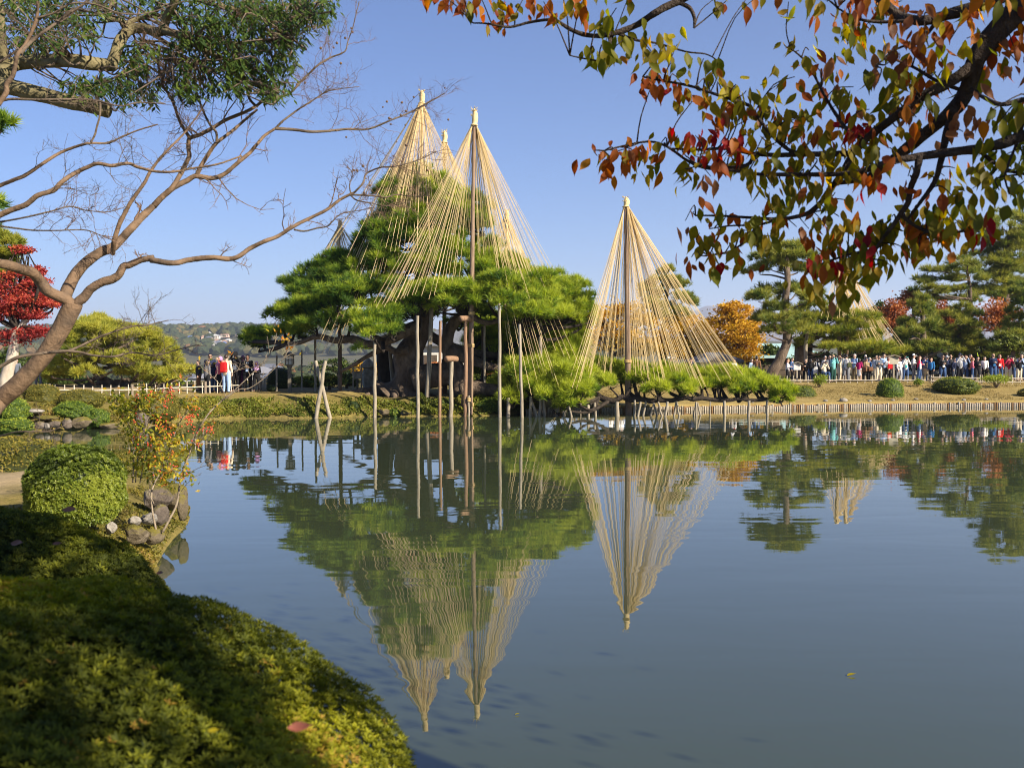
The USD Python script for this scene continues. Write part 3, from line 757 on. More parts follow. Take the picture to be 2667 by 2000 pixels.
# ------------------------------------------------------------------ the other trees
rng = np.random.default_rng(33)
M_MAPLE_RED = foliage_mat('red_maple_leaves', [(0.0, (0.10, 0.012, 0.014)), (0.5, (0.36, 0.040, 0.036)), (1.0, (0.56, 0.17, 0.06))], 0.4)
M_ORANGE = foliage_mat('orange_leaves', [(0.0, (0.10, 0.095, 0.015)), (0.35, (0.34, 0.21, 0.020)), (0.7, (0.55, 0.29, 0.022)), (1.0, (0.66, 0.42, 0.04))], 0.4)
M_RUST = foliage_mat('rust_leaves', [(0.0, (0.10, 0.05, 0.02)), (0.5, (0.30, 0.085, 0.030)), (1.0, (0.42, 0.17, 0.05))], 0.35)
M_GREENLEAF = foliage_mat('broad_green_leaves', [(0.0, (0.018, 0.034, 0.010)), (0.5, (0.055, 0.085, 0.016)), (1.0, (0.15, 0.17, 0.03))], 0.3)
M_TWIG = rough_mat('twig_bark', (0.07, 0.05, 0.035), (0.16, 0.12, 0.085), 9.0, 0.9, 0.4)
M_PALE_BARK = rough_mat('pale_bark', (0.30, 0.24, 0.18), (0.52, 0.45, 0.36), 3.0, 0.85, 0.5, (1, 1, 0.6), dist=0.03)


def pine_tree(label, frm, s, D, trunk, pads, m=None, tr=(0.3, 0.1), tuft=0.34, K=14, group=None, bias=0.0, dens=1.0, base=True, name='pine_tree', jitter=1.2, seed=0, bark=None):
    """trunk: pixels from the foot up; pads: (x, y, w, h) clouds of needles"""
    m = m or M_NEEDLE_DARK
    rg = np.random.default_rng(900 + seed)
    t = thing(name, label, 'pine tree', group)
    tp = trace(frm, trunk, D)
    if base:
        tp[0, 2] = float(ground_z(tp[0, 0], tp[0, 1])) - 0.2
    b = MB()
    b.tube(tp, np.linspace(tr[0], tr[1], len(tp)) * np.where(np.arange(len(tp)) == 0, 1.35, 1.0), 10, 0.5, True, 0.3, seed)
    c = MB()
    for q in pads:
        x, y, w, h = q[:4]
        dD = q[4] if len(q) > 4 else jitter * rg.normal()
        cc = P(*frm(x, y), D + dD)
        mpp = D / FPX / s
        rx, rz = w * mpp / 2 * 1.12, h * mpp / 2 * 1.25
        ry = min(rx * 1.05, 2.6)
        n = int(np.clip(30 * dens * (rx * (ry + rz)) ** 0.85 * 3.14 * (0.34 / tuft) ** 1.5, 24, 700))
        p, ax, tt = pad_tufts(cc, rx, ry, rz, n, rg)
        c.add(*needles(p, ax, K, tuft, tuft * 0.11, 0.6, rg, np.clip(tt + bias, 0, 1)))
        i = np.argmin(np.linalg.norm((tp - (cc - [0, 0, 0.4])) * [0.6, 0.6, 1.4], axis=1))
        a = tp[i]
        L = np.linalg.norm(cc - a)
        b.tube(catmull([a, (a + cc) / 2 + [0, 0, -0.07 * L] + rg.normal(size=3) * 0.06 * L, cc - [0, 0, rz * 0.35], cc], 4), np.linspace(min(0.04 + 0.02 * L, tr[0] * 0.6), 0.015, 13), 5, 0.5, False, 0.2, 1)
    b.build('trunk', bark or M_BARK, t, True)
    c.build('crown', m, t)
    return t


def leaf_cloud(centre, radii, n, size, rng, hollow=0.35, clumps=None, base_tint=0.5, spread=0.25):
    """leaves gathered in clumps through an ellipsoid"""
    k = clumps or max(8, n // 70)
    q = unit(rng.normal(size=(k, 3))) * (hollow + (1 - hollow) * rng.random((k, 1)) ** 0.5)
    q[:, 2] = np.where(q[:, 2] < -0.55, -q[:, 2] * 0.5, q[:, 2])
    who = rng.integers(0, k, n)
    off = rng.normal(size=(n, 3)) * spread * (0.6 + 0.8 * rng.random((k, 1)))[who] * [1, 1, 0.6]
    p = (q[who] + off) * radii + centre
    tint = np.clip(base_tint + 0.13 * rng.normal(size=k)[who] + 0.12 * rng.normal(size=n) + 0.10 * q[who, 2], 0, 1)
    v, f, t = rhombs(p, size, rng, tint, 0.6)
    return v, f, t, q * radii + centre


def broad_tree(label, frm, s, D, trunk, blobs, m, size=0.16, n_per=1500, tr=(0.2, 0.07), group=None, name='broadleaf_tree', cat='tree', tint=0.5, bark=None, seed=0, base=True, depth=None, spread=0.25):
    rg = np.random.default_rng(1300 + seed)
    t = thing(name, label, cat, group)
    tp = trace(frm, trunk, D)
    if base:
        tp[0, 2] = float(ground_z(tp[0, 0], tp[0, 1])) - 0.2
    b, c = MB(), MB()
    tk = MB() if bark is not None else b
    tk.tube(tp, np.linspace(tr[0], tr[1], len(tp)), 9, 0.5, True, 0.25, seed)
    if bark is not None:
        tk.build('trunk', bark, t, True)
    for q in blobs:
        x, y, w, h = q[:4]
        ti = q[5] if len(q) > 5 else tint
        mpp = D / FPX / s
        cc = P(*frm(x, y), D + (q[4] if len(q) > 4 else 0.6 * rg.normal()))
        r = np.array([w * mpp / 2, min(w * mpp / 2, depth or 3.0), h * mpp / 2])
        n = int(n_per * q[6]) if len(q) > 6 else n_per
        v, f, tt, cl = leaf_cloud(cc, r, n, size, rg, base_tint=ti, spread=spread)
        c.add(v, f, tt)
        i = np.argmin(np.linalg.norm((tp - (cc - [0, 0, r[2] * 0.7])), axis=1))
        a = tp[i]
        for j in range(0, len(cl), max(1, len(cl) // 9)):
            e = cl[j]
            b.tube(catmull([a, (a + e) / 2 + rg.normal(size=3) * 0.12 * np.linalg.norm(e - a) * [1, 1, 0.5], e], 4), np.linspace(tr[1] * 0.9, 0.012, 9), 5, 0.5, False)
    b.build('trunk' if bark is None else 'branches', M_BARK if bark is None else M_BARK_DARK, t, True)
    c.build('crown', m, t)
    return t


# right of the pine, behind the path, from the left
GR = 'trees behind the path on the right'
pine_tree('pine with flat tiered top, seen through the ropes of the wide cone', cF, 1.8176, 78, [(500, 560), (500, 480), (505, 400), (515, 300), (522, 200), (525, 130)],
          [(522, 115, 90, 40), (500, 160, 170, 45), (560, 185, 140, 45), (470, 215, 160, 45), (560, 240, 180, 45), (610, 265, 110, 40), (500, 285, 190, 45), (430, 190, 80, 30), (440, 260, 90, 35), (540, 320, 150, 40), (470, 340, 150, 40)], tuft=0.42, K=12, dens=0.9, seed=1, bias=0.25, group=GR)
broad_tree('broad orange and green autumn tree behind the wide rope cone', cF, 1.8176, 76, [(620, 570), (620, 500), (630, 430), (600, 370)],
           [(640, 400, 190, 150, 0, 0.40), (560, 400, 200, 150, 0, 0.5), (620, 480, 260, 120, -1, 0.30), (500, 450, 170, 140, 0, 0.45), (700, 470, 150, 130, -1, 0.5), (720, 390, 120, 110, 1, 0.6), (580, 330, 150, 90, 1, 0.35)], M_ORANGE, 0.20, 1300, (0.3, 0.1), seed=1, group=GR)
broad_tree('orange autumn tree at the left edge of the wide rope cone', cF, 1.8176, 74, [(260, 580), (260, 500), (265, 420), (270, 350)],
           [(250, 330, 190, 160, 0, 0.62), (330, 300, 160, 130, 1, 0.6), (220, 430, 200, 140, 0, 0.6), (330, 420, 200, 150, 0, 0.45), (400, 360, 150, 140, 1, 0.5), (420, 470, 160, 100, 0, 0.35), (180, 340, 90, 130, 0, 0.6)], M_ORANGE, 0.20, 1100, (0.26, 0.1), seed=2, group=GR)
broad_tree('round bright orange autumn tree standing clear, left of the leaning pine', cF, 1.8176, 73, [(855, 590), (852, 540), (845, 470), (850, 400)],
           [(845, 290, 150, 90, 0, 0.68), (810, 340, 180, 110, 0, 0.62), (890, 335, 150, 110, 0, 0.66), (850, 400, 230, 120, -1, 0.66), (790, 450, 180, 110, 0, 0.5), (900, 460, 130, 120, 0, 0.66), (850, 500, 200, 90, -1, 0.5), (930, 400, 60, 90, 0, 0.68)], M_ORANGE, 0.19, 1500, (0.24, 0.09), seed=3, group=GR)
pine_tree('big leaning pine with thick sinuous trunk behind the small notice board', cF, 1.8176, 64, [(1010, 600), (1035, 560), (1062, 510), (1085, 450), (1092, 390), (1078, 320), (1082, 240), (1092, 160), (1090, 90), (1085, 40)],
          [(1100, 5, 190, 45), (1060, 45, 270, 45), (1140, 50, 180, 45), (965, 110, 140, 40), (1020, 90, 160, 40), (1140, 100, 190, 45), (960, 240, 170, 45), (1030, 215, 200, 45), (1130, 200, 170, 45), (1180, 240, 150, 45), (1060, 290, 170, 40), (980, 330, 120, 40), (1030, 350, 170, 45), (1150, 340, 200, 50), (1220, 290, 180, 45), (1010, 400, 110, 35), (1130, 400, 200, 45)],
          tr=(0.40, 0.15), tuft=0.38, K=14, dens=1.0, seed=2, bias=0.23, group=GR)
pine_tree('low spreading pine whose boughs hang over the crowd under two rope cones', cF, 1.8176, 66, [(1165, 585), (1152, 520), (1150, 460), (1170, 410), (1210, 370)],
          [(1230, 350, 180, 50), (1310, 330, 220, 50), (1400, 335, 220, 50), (1470, 370, 180, 45), (1240, 410, 200, 55), (1190, 450, 130, 40), (1300, 450, 180, 55), (1330, 400, 160, 45), (1410, 430, 180, 45), (1500, 415, 120, 40), (1450, 480, 250, 45), (1550, 490, 200, 45), (1620, 490, 90, 30), (1380, 380, 160, 40), (1260, 470, 130, 40)],
          m=M_NEEDLE_PALE, tr=(0.45, 0.16), tuft=0.36, K=14, dens=1.0, seed=3, bias=0.09, group=GR)
for lab, x0, x1, D in [('dark second trunk standing right of the leaning pine', 1200, 1192, 67), ('straight pale prop trunk of green bamboo beside the dark trunk', 1178, 1180, 64.5)]:
    dark = 'dark' in lab.split()[0]
    t = thing('old_tree' if dark else 'prop_pole', lab, 'tree' if dark else 'prop pole')
    a = P(*cF(x0, 560), D)
    a[2] = float(ground_z(a[0], a[1])) - 0.1
    p = catmull([a, P(*cF(x1 - 2, 500), D), P(*cF(x1, 440), D), P(*cF(x1 + 10, 380), D)], 4)
    v, f = tube(p, np.linspace(0.36 if dark else 0.13, 0.26 if dark else 0.11, len(p)), 10, True, 0.2, 3)
    put('trunk' if dark else 'pole', v, f, M_BARK_DARK if dark else M_POLE_GREY, t, True)
rg = np.random.default_rng(8)
rope_cone('left one of the twin rope cones half hidden behind the drooping autumn leaves', cF(1330, 92), cF(1340, 570), 66, 18,
          ends_px(cF, [(1250, 330, 1340, 300, 12, 65, 65), (1340, 310, 1460, 320, 14, 64.5, 65), (1440, 440, 1560, 470, 10, 65, 65)], rg), seed=12, pole_r=(0.14, 0.1), rope_r=0.013)
rope_cone('right one of the twin rope cones half hidden behind the drooping autumn leaves', cF(1375, 88), cF(1372, 570), 66.5, 18,
          ends_px(cF, [(1300, 320, 1400, 310, 12, 65.5, 65), (1440, 350, 1520, 400, 12, 66, 66), (1520, 470, 1645, 468, 16, 66, 66)], rg), seed=14, pole_r=(0.14, 0.1), rope_r=0.013)
pine_tree('dense dark conical pine behind the crowd, right of the twin rope cones', cF, 1.8176, 73, [(1742, 570), (1740, 500), (1735, 400), (1730, 300), (1732, 245)],
          [(1732, 245, 60, 35), (1720, 275, 120, 45), (1765, 290, 90, 40), (1690, 315, 110, 40), (1745, 325, 130, 45), (1780, 350, 110, 40), (1680, 365, 130, 45), (1740, 380, 150, 50), (1795, 400, 110, 40), (1670, 415, 130, 45), (1730, 430, 170, 50), (1790, 445, 120, 45), (1660, 460, 130, 40), (1720, 480, 170, 45), (1790, 490, 150, 40), (1820, 470, 80, 35)],
          tuft=0.42, K=13, dens=1.0, seed=4, bias=0.18, group=GR)
pine_tree('slender open pine with visible stems, right of the dense conical pine', cF, 1.8176, 75, [(1925, 570), (1915, 500), (1908, 430), (1912, 350), (1920, 290)],
          [(1920, 290, 90, 35), (1890, 315, 110, 40), (1960, 320, 110, 35), (1900, 350, 150, 40), (1860, 385, 110, 40), (1950, 375, 120, 40), (1890, 415, 150, 40), (1980, 425, 130, 40), (1850, 450, 130, 40), (1930, 460, 160, 40), (2010, 480, 130, 40), (1870, 495, 150, 35), (1960, 505, 160, 35)], tuft=0.42, K=13, dens=0.85, seed=5, bias=0.29, group=GR)
pine_tree('tall layered pine rising at the right edge of the garden', cF, 1.8176, 86, [(2130, 580), (2130, 450), (2125, 300), (2130, 150), (2140, 0), (2150, -130)],
          [(2150, -150, 130, 50), (2110, -110, 150, 50), (2190, -110, 120, 50), (2060, -60, 140, 45), (2140, -60, 200, 55), (2210, -40, 130, 50), (2080, -10, 200, 50), (2170, 10, 200, 55), (2040, 40, 160, 45), (2120, 60, 200, 50), (2210, 70, 130, 50), (2060, 95, 220, 50), (2160, 120, 200, 55), (2040, 150, 180, 50), (2130, 175, 230, 55), (2210, 190, 120, 50), (2060, 215, 200, 45), (2160, 240, 180, 50), (2000, 200, 120, 40)], tuft=0.5, K=12, dens=0.9, tr=(0.4, 0.12), seed=6, bias=0.28, group=GR)
pine_tree('sparse airy pine with horizontal sprays beside the tall layered pine', cF, 1.8176, 83, [(1965, 570), (1962, 450), (1960, 300), (1955, 180), (1945, 110)],
          [(1905, 60, 110, 30), (1945, 75, 130, 30), (1830, 100, 120, 28), (1780, 120, 110, 28), (1880, 110, 140, 30), (1960, 115, 120, 30), (1740, 150, 110, 26), (1800, 165, 150, 30), (1880, 160, 150, 32), (1760, 200, 140, 28), (1840, 210, 160, 30), (1940, 205, 140, 32), (1800, 240, 140, 28), (1890, 255, 160, 30), (1970, 260, 110, 30), (2000, 150, 100, 30)], tuft=0.5, K=11, dens=0.6, tr=(0.28, 0.1), seed=7, bias=0.23, group=GR)
pine_tree('dark pine cut off by the right edge of the view', cF, 1.8176, 72, [(2250, 580), (2250, 450), (2250, 300), (2250, 180)],
          [(2230, 190, 130, 60), (2200, 220, 120, 50), (2240, 260, 140, 60), (2190, 300, 120, 50), (2230, 340, 150, 60), (2200, 390, 170, 55), (2240, 430, 150, 60), (2150, 420, 150, 45), (2190, 480, 200, 50), (2130, 520, 170, 45)], tuft=0.42, K=12, seed=8, bias=0.13, group=GR)
for i, (lab, x, y, w, h, D, m, ti) in enumerate([
        ('rust red tree just left of the dense conical pine', 1600, 330, 170, 190, 80, M_RUST, 0.5), ('small crimson tipped tree above the dense conical pine', 1690, 235, 110, 110, 84, M_RUST, 0.7),
        ('rust red tree between the two dark pines', 1840, 340, 110, 190, 80, M_RUST, 0.45), ('wide orange red tree under the tall layered pine', 2090, 320, 220, 160, 79, M_RUST, 0.7),
        ('low green tree behind the right part of the crowd', 2080, 470, 220, 130, 77, M_GREENLEAF, 0.35), ('olive green tree low between the dark pines', 1650, 470, 180, 120, 78, M_GREENLEAF, 0.3), ('yellow green shrubby tree at the right end of the crowd', 2160, 445, 100, 80, 70, M_GREENLEAF, 0.95),
        ('dark broadleaf tree in the shade behind the twin rope cones', 1480, 500, 260, 120, 74, M_GREENLEAF, 0.25), ('dark green tree left of the leaning pine trunk', 1000, 500, 130, 110, 80, M_GREENLEAF, 0.4), ('dark tree behind the dark second trunk', 1260, 530, 220, 90, 76, M_GREENLEAF, 0.4),
        ('green tree rising behind the twin rope cones', 1530, 310, 130, 140, 88, M_GREENLEAF, 0.4), ('dark green backdrop tree at the right end of the path', 1980, 540, 260, 100, 80, M_GREENLEAF, 0.2), ('shady green tree behind the middle of the crowd', 1740, 540, 280, 90, 79, M_GREENLEAF, 0.2)]):
    broad_tree(lab, cF, 1.8176, D, [(x, y + h * 0.5 + 70), (x, y + h * 0.5), (x + 4, y)], [(x - w * 0.2, y, w * 0.7, h * 0.75, 0, ti), (x + w * 0.22, y + h * 0.1, w * 0.6, h * 0.7, 0, ti), (x, y - h * 0.18, w * 0.6, h * 0.6, 0, ti), (x, y + h * 0.2, w, h * 0.6, 0, ti - 0.05)], m, 0.22, 800, (0.2, 0.07), seed=20 + i, group=GR, spread=0.28)

# left side
broad_tree('red maple with a pale forked trunk behind the left shore', cI, 2.37, 37, [(25, 1215), (45, 1120), (75, 1020), (90, 940), (98, 880), (140, 815), (170, 780)],
           [(60, 620, 230, 150, 0, 0.5), (180, 640, 190, 120, 0, 0.5), (270, 690, 190, 80, 0.3, 0.55), (120, 700, 260, 110, 0, 0.5), (40, 750, 180, 120, 0, 0.5), (200, 760, 150, 70, 0, 0.5), (130, 360, 110, 60, 0, 0.5, 0.4), (230, 560, 150, 90, 0, 0.5, 0.6), (200, 870, 200, 110, 0, 0.35), (70, 900, 200, 120, 0.3, 0.35), (110, 520, 140, 80, 0, 0.5, 0.6), (240, 500, 60, 80, 0, 0.5, 0.3)],
           M_MAPLE_RED, 0.085, 2300, (0.24, 0.1), name='maple_tree', cat='maple tree', bark=M_PALE_BARK, seed=40, spread=0.3)
pine_tree('yellowing pine at the left edge beside the red maple', cI, 2.37, 39, [(-60, 1220), (-55, 1000), (-50, 700), (-40, 400)],
          [(50, 350, 180, 90), (20, 420, 200, 90), (-40, 300, 160, 80), (60, 400, 160, 70), (20, 560, 110, 70), (-20, 620, 140, 80), (-60, 500, 200, 90), (-10, 900, 120, 90)], m=M_NEEDLE_PALE, tuft=0.26, K=16, dens=1.5, seed=10, bias=0.1, jitter=0.5)
pine_tree('wide low umbrella shaped pine in bright yellow green behind the bamboo fence', cD, 2.458, 51, [(705, 655), (700, 620), (660, 590), (620, 540), (600, 480), (600, 420)],
          [(660, 215, 160, 50), (590, 230, 150, 50), (520, 265, 170, 60), (700, 255, 200, 60), (620, 290, 240, 70), (460, 310, 170, 70), (800, 270, 180, 55), (900, 290, 200, 60), (540, 350, 250, 70), (720, 330, 250, 70), (430, 370, 150, 70), (860, 340, 230, 70), (980, 330, 160, 60), (400, 430, 150, 70), (520, 420, 230, 75), (660, 400, 240, 75), (800, 410, 240, 75), (940, 400, 220, 75), (1050, 390, 160, 70), (1090, 440, 140, 60),
           (360, 500, 160, 75), (480, 490, 220, 75), (620, 480, 240, 75), (770, 490, 240, 75), (910, 480, 240, 75), (1040, 480, 220, 75), (1150, 500, 160, 70), (340, 560, 150, 70), (450, 560, 200, 60), (1000, 555, 240, 65), (1130, 560, 200, 60), (880, 560, 150, 60), (1210, 555, 90, 60), (560, 560, 160, 50), (780, 560, 160, 50), (330, 610, 120, 50), (1000, 600, 260, 40)],
          m=M_NEEDLE_PALE, tuft=0.30, K=15, dens=1.15, tr=(0.38, 0.12), seed=11, bias=0.3, jitter=1.6)
for i, (lab, x, y, w, h, D, m, ti) in enumerate([
        ('green shrubby tree behind the trunk of the bare tree', 180, 520, 330, 170, 56, M_GREENLEAF, 0.6), ('olive tree behind the pale maple trunk', 60, 480, 200, 200, 58, M_GREENLEAF, 0.55), ('dark green tree behind the umbrella pine', 420, 600, 300, 120, 60, M_GREENLEAF, 0.35), ('low tree behind the right side of the umbrella pine', 1050, 600, 260, 90, 60, M_GREENLEAF, 0.3)]):
    broad_tree(lab, cD, 2.458, D, [(x, y + h * 0.5 + 40), (x, y + h * 0.4), (x + 4, y)], [(x - w * 0.2, y, w * 0.7, h * 0.75, 0, ti), (x + w * 0.22, y + h * 0.1, w * 0.6, h * 0.7, 0, ti), (x, y - h * 0.18, w * 0.6, h * 0.6, 0, ti), (x, y + h * 0.2, w, h * 0.6, 0, ti - 0.05)], m, 0.17, 900, (0.2, 0.07), seed=60 + i)
# behind the mound
t = thing('old_tree', 'dark second trunk on the mound left of the great trunk', 'tree')
p = trace(cE, [(905, 700), (902, 640), (893, 560), (885, 480), (880, 400)], 49)
p[0, 2] = float(ground_z(p[0, 0], p[0, 1])) - 0.2
v, f = tube(p, np.linspace(0.55, 0.32, len(p)), 12, True, 0.25, 4)
put('trunk', v, f, M_BARK_DARK, t, True)
for i, (lab, x, y, w, h, D, m, ti) in enumerate([
        ('orange leaved shrub glimpsed behind the great trunk', 1180, 580, 260, 110, 62, M_RUST, 0.7), ('orange shrub glimpsed right of the curved limb', 1480, 580, 220, 110, 63, M_RUST, 0.65), ('small orange shrub left of the great trunk', 830, 580, 200, 110, 62, M_ORANGE, 0.6),
        ('dark green shrub left of the great trunk', 960, 600, 160, 140, 58, M_GREENLEAF, 0.65), ('green shrub beyond the curved limb', 1420, 640, 160, 120, 57, M_GREENLEAF, 0.85), ('shady green shrub at the right of the mound', 1600, 640, 240, 130, 58, M_GREENLEAF, 0.7), ('small young pine shrub behind the crossed props', 570, 640, 160, 80, 50, M_NEEDLE_DARK, 0.7), ('low green shrub right of the wooden garden lamp', 430, 650, 180, 80, 51, M_NEEDLE_DARK, 0.7),
        ('yellowish shrub beside the small shrine box', 670, 640, 110, 90, 52, M_GREENLEAF, 0.8), ('dark shrub far behind the crossed props', 620, 560, 260, 100, 66, M_GREENLEAF, 0.4), ('pale green shrub behind the foot of the rope cone pole', 1350, 600, 180, 120, 66, M_GREENLEAF, 0.9)]):
    broad_tree(lab, cE, 2.212, D, [(x, y + h * 0.5 + 30), (x, y + h * 0.3), (x + 3, y)], [(x - w * 0.2, y, w * 0.7, h * 0.75, 0, ti), (x + w * 0.22, y + h * 0.1, w * 0.6, h * 0.7, 0, ti), (x, y - h * 0.15, w * 0.6, h * 0.6, 0, ti), (x, y + h * 0.2, w, h * 0.6, 0, ti - 0.05)], m, 0.15, 550, (0.09, 0.04), seed=80 + i, name='shrub', cat='shrub', depth=1.6)

# ------------------------------------------------------------------ log edging, fences, clipped bushes, rocks
rng = np.random.default_rng(44)
M_LOG = rough_mat('edging_log', (0.26, 0.21, 0.145), (0.46, 0.40, 0.31), 5.0, 0.85, 0.5, (5, 5, 0.8), dist=0.02)
M_LOG_WET = rough_mat('edging_log_brown', (0.16, 0.09, 0.04), (0.28, 0.17, 0.08), 5.0, 0.8, 0.5, (5, 5, 0.8), dist=0.02)
M_FENCE = rough_mat('bleached_bamboo', (0.36, 0.31, 0.235), (0.58, 0.52, 0.42), 6.0, 0.7, 0.3, (4, 4, 1), dist=0.01)
M_FENCE_POST = rough_mat('fence_post_wood', (0.13, 0.10, 0.075), (0.28, 0.23, 0.17), 6.0, 0.85, 0.5, (4, 4, 0.8), dist=0.015)


def rock_mat(name, c1, c2, c3, moss):
    return mat(name, {
        'g': ('geometry', {}), 'n': ('noise_texture', {'scale': 3.0, 'detail': 7.0, 'roughness': 0.68}), 'n2': ('noise_texture', {'scale': 13.0, 'detail': 6.0, 'roughness': 0.7}), 'v': ('voronoi_texture', {'scale': 5.0, 'feature': 'distance_to_edge'}),
        'r': ('rgb_ramp', {'ramp': [(0.3, c1), (0.5, c3), (0.72, c2)]}), 'rm': ('rgb_ramp', {'ramp': [(0.3, (0.07, 0.065, 0.015)), (0.7, (0.19, 0.155, 0.03))]}),
        's': ('separate_xyz', {}), 'ma': ('math', {'math_type': 'multiply_add', 'value2': 1.6, 'value3': -1.65 + moss}), 'mb': ('math', {'math_type': 'multiply_add', 'value2': 2.4}),
        'cl': ('clamp', {}), 'x': ('mix_color', {}), 'b': ('bump', {'strength': 0.9, 'distance': 0.05}), 'p': ('principled_bsdf', {'roughness': 0.93, 'specular_ior_level': 0.15})},
        [('g.position', 'n.vector'), ('g.position', 'n2.vector'), ('n.fac', 'r.fac'), ('n2.fac', 'rm.fac'), ('g.normal', 's.vector'), ('s.z', 'mb.value1'), ('n.fac', 'ma.value1'), ('ma.value', 'mb.value3'),
         ('mb.value', 'cl.value'), ('cl.result', 'x.fac'), ('r.color', 'x.a'), ('rm.color', 'x.b'), ('x.result', 'p.base_color'), ('n2.fac', 'b.height'), ('b.normal', 'p.normal')], surface='p.BSDF')


M_ROCK = rock_mat('shore_rock', (0.05, 0.042, 0.036), (0.20, 0.175, 0.15), (0.12, 0.095, 0.075), -0.55)
M_ROCK_PALE = rough_mat('pale_rock', (0.13, 0.115, 0.095), (0.31, 0.28, 0.24), 3.5, 0.9, 0.7, dist=0.04)
M_ROCK_MOSSY = rock_mat('mossy_rock', (0.06, 0.05, 0.03), (0.19, 0.155, 0.115), (0.12, 0.095, 0.06), 0.1)
M_HEDGE = foliage_mat('clipped_bush', [(0.0, (0.03, 0.05, 0.010)), (0.5, (0.125, 0.15, 0.020)), (1.0, (0.28, 0.28, 0.035))], 0.3)
M_HEDGE_BRIGHT = foliage_mat('bright_bush', [(0.0, (0.030, 0.060, 0.010)), (0.5, (0.13, 0.19, 0.020)), (1.0, (0.30, 0.34, 0.04))], 0.35)
M_HEDGE_BROWN = foliage_mat('bronzed_bush', [(0.0, (0.045, 0.050, 0.010)), (0.5, (0.17, 0.15, 0.022)), (1.0, (0.34, 0.25, 0.04))], 0.3)
M_HEDGE_DEEP = foliage_mat('deep_green_bush', [(0.0, (0.012, 0.024, 0.008)), (0.5, (0.040, 0.065, 0.012)), (1.0, (0.10, 0.13, 0.025))], 0.25)
M_MOSS = foliage_mat('ground_moss', [(0.0, (0.035, 0.042, 0.010)), (0.4, (0.10, 0.10, 0.016)), (0.7, (0.19, 0.155, 0.022)), (1.0, (0.26, 0.16, 0.045))], 0.3)
M_GRASSY = foliage_mat('bank_grass', [(0.0, (0.05, 0.07, 0.012)), (0.5, (0.15, 0.17, 0.020)), (1.0, (0.32, 0.27, 0.04))], 0.35)

# the log edging along the right-hand shore
ed = t = thing('log_edging', 'long row of upright sawn logs edging the far right shore of the pond', 'log edging')
line = [np.array([*G(x, y)[:2]]) for x, y in [(1372, 1076), (1560, 1072), (1750, 1069), (1950, 1066), (2300, 1061), (2667, 1058), (2760, 1057.5)]]
line = catmull(np.array(line), 40)
seg = np.r_[0, np.cumsum(np.linalg.norm(np.diff(line, axis=0), axis=1))]
count = int(seg[-1] / 0.115)
at = np.stack([np.interp(np.linspace(0, seg[-1], count), seg, line[:, k]) for k in (0, 1)], 1)
rest = MB()
for i in range(count):
    r = 0.050 + 0.008 * rng.random()
    h = 0.185 + 0.03 * rng.normal()
    a = np.arange(7) / 7 * 2 * np.pi
    v = np.vstack([np.stack([np.cos(a) * r * k, np.sin(a) * r * k, np.full(7, z)], 1) for k, z in ((1, -0.4), (1, h - 0.012), (0.82, h))] + [[[0, 0, h]]]) + [at[i, 0], at[i, 1] - 0.16, 0]
    j, n = np.arange(7), (np.arange(7) + 1) % 7
    f = np.vstack([np.stack([j, n, n + 7], 1), np.stack([j, n + 7, j + 7], 1), np.stack([j + 7, n + 7, n + 14], 1), np.stack([j + 7, n + 14, j + 14], 1), np.stack([j + 14, n + 14, np.full(7, 21)], 1)])
    if i < 300:
        put('log', v, f, M_LOG if rng.random() < 0.86 else M_LOG_WET, t, False)
    else:
        rest.add(v, f)
if rest.n:
    rest.build('far_logs', M_LOG, t, False, kind='stuff')
back = MB()
b2 = at + [0, -0.07]
for i in range(0, count - 6, 6):
    d = b2[i + 6] - b2[i]
    back.box([*(b2[i] + d / 2), -0.02], [np.linalg.norm(d) + 0.01, 0.03, 0.44], math.atan2(d[1], d[0]))
back.build('backing_board', M_LOG_WET, t)


def rock(name, label, c, size, m, seed, group=None, sub=3):
    s = icos(sub)
    v = s.vertices.copy()
    rg = np.random.default_rng(seed)
    for k in range(9):                                   # flat cuts make facets
        n = unit(rg.normal(size=3))
        d = v @ n
        lim = 0.62 + 0.25 * rg.random()
        v -= np.maximum(d - lim, 0)[:, None] * n * 0.85
    v *= (1 + 0.35 * (meshkit.fbm(v * 1.8 + seed * 3.1, 4, seed) - 0.5))[:, None]
    v = v * np.asarray(size) / 2
    a = rg.random() * 6.28
    v[:, :2] = v[:, :2] @ np.array([[math.cos(a), -math.sin(a)], [math.sin(a), math.cos(a)]]) if abs(size[0] - size[1]) < 0.3 * size[0] else v[:, :2]
    return put(name, v + c, s.faces, m, None, True, None, label, 'rock', group)


# pebbles along the edging: one small pale stone after another
GS = 'pale stones lying along the log edging'
pr = np.random.default_rng(3)
k = 0
for i in range(70, count - 5, 11):
    if pr.random() < 0.32:
        continue
    j = min(i + int(pr.integers(0, 8)), count - 1)
    s = 0.12 + 0.18 * pr.random() ** 2
    x, y = at[j, 0], at[j, 1] + 0.25 + 0.3 * pr.random()
    sph = icos(1)
    v = sph.vertices * (1 + 0.25 * (meshkit.fbm(sph.vertices * 2 + j, 2, j) - 0.5))[:, None] * [s * 0.75, s * 0.6, s * 0.45] + [x, y, float(ground_z(x, y)) + s * 0.2]
    put('stone', v, sph.faces, M_ROCK_PALE, None, True, None, f'pale {"large" if s > 0.2 else "little"} stone behind the log edging, {ords[k]} from the left', 'stone', GS)
    k += 1


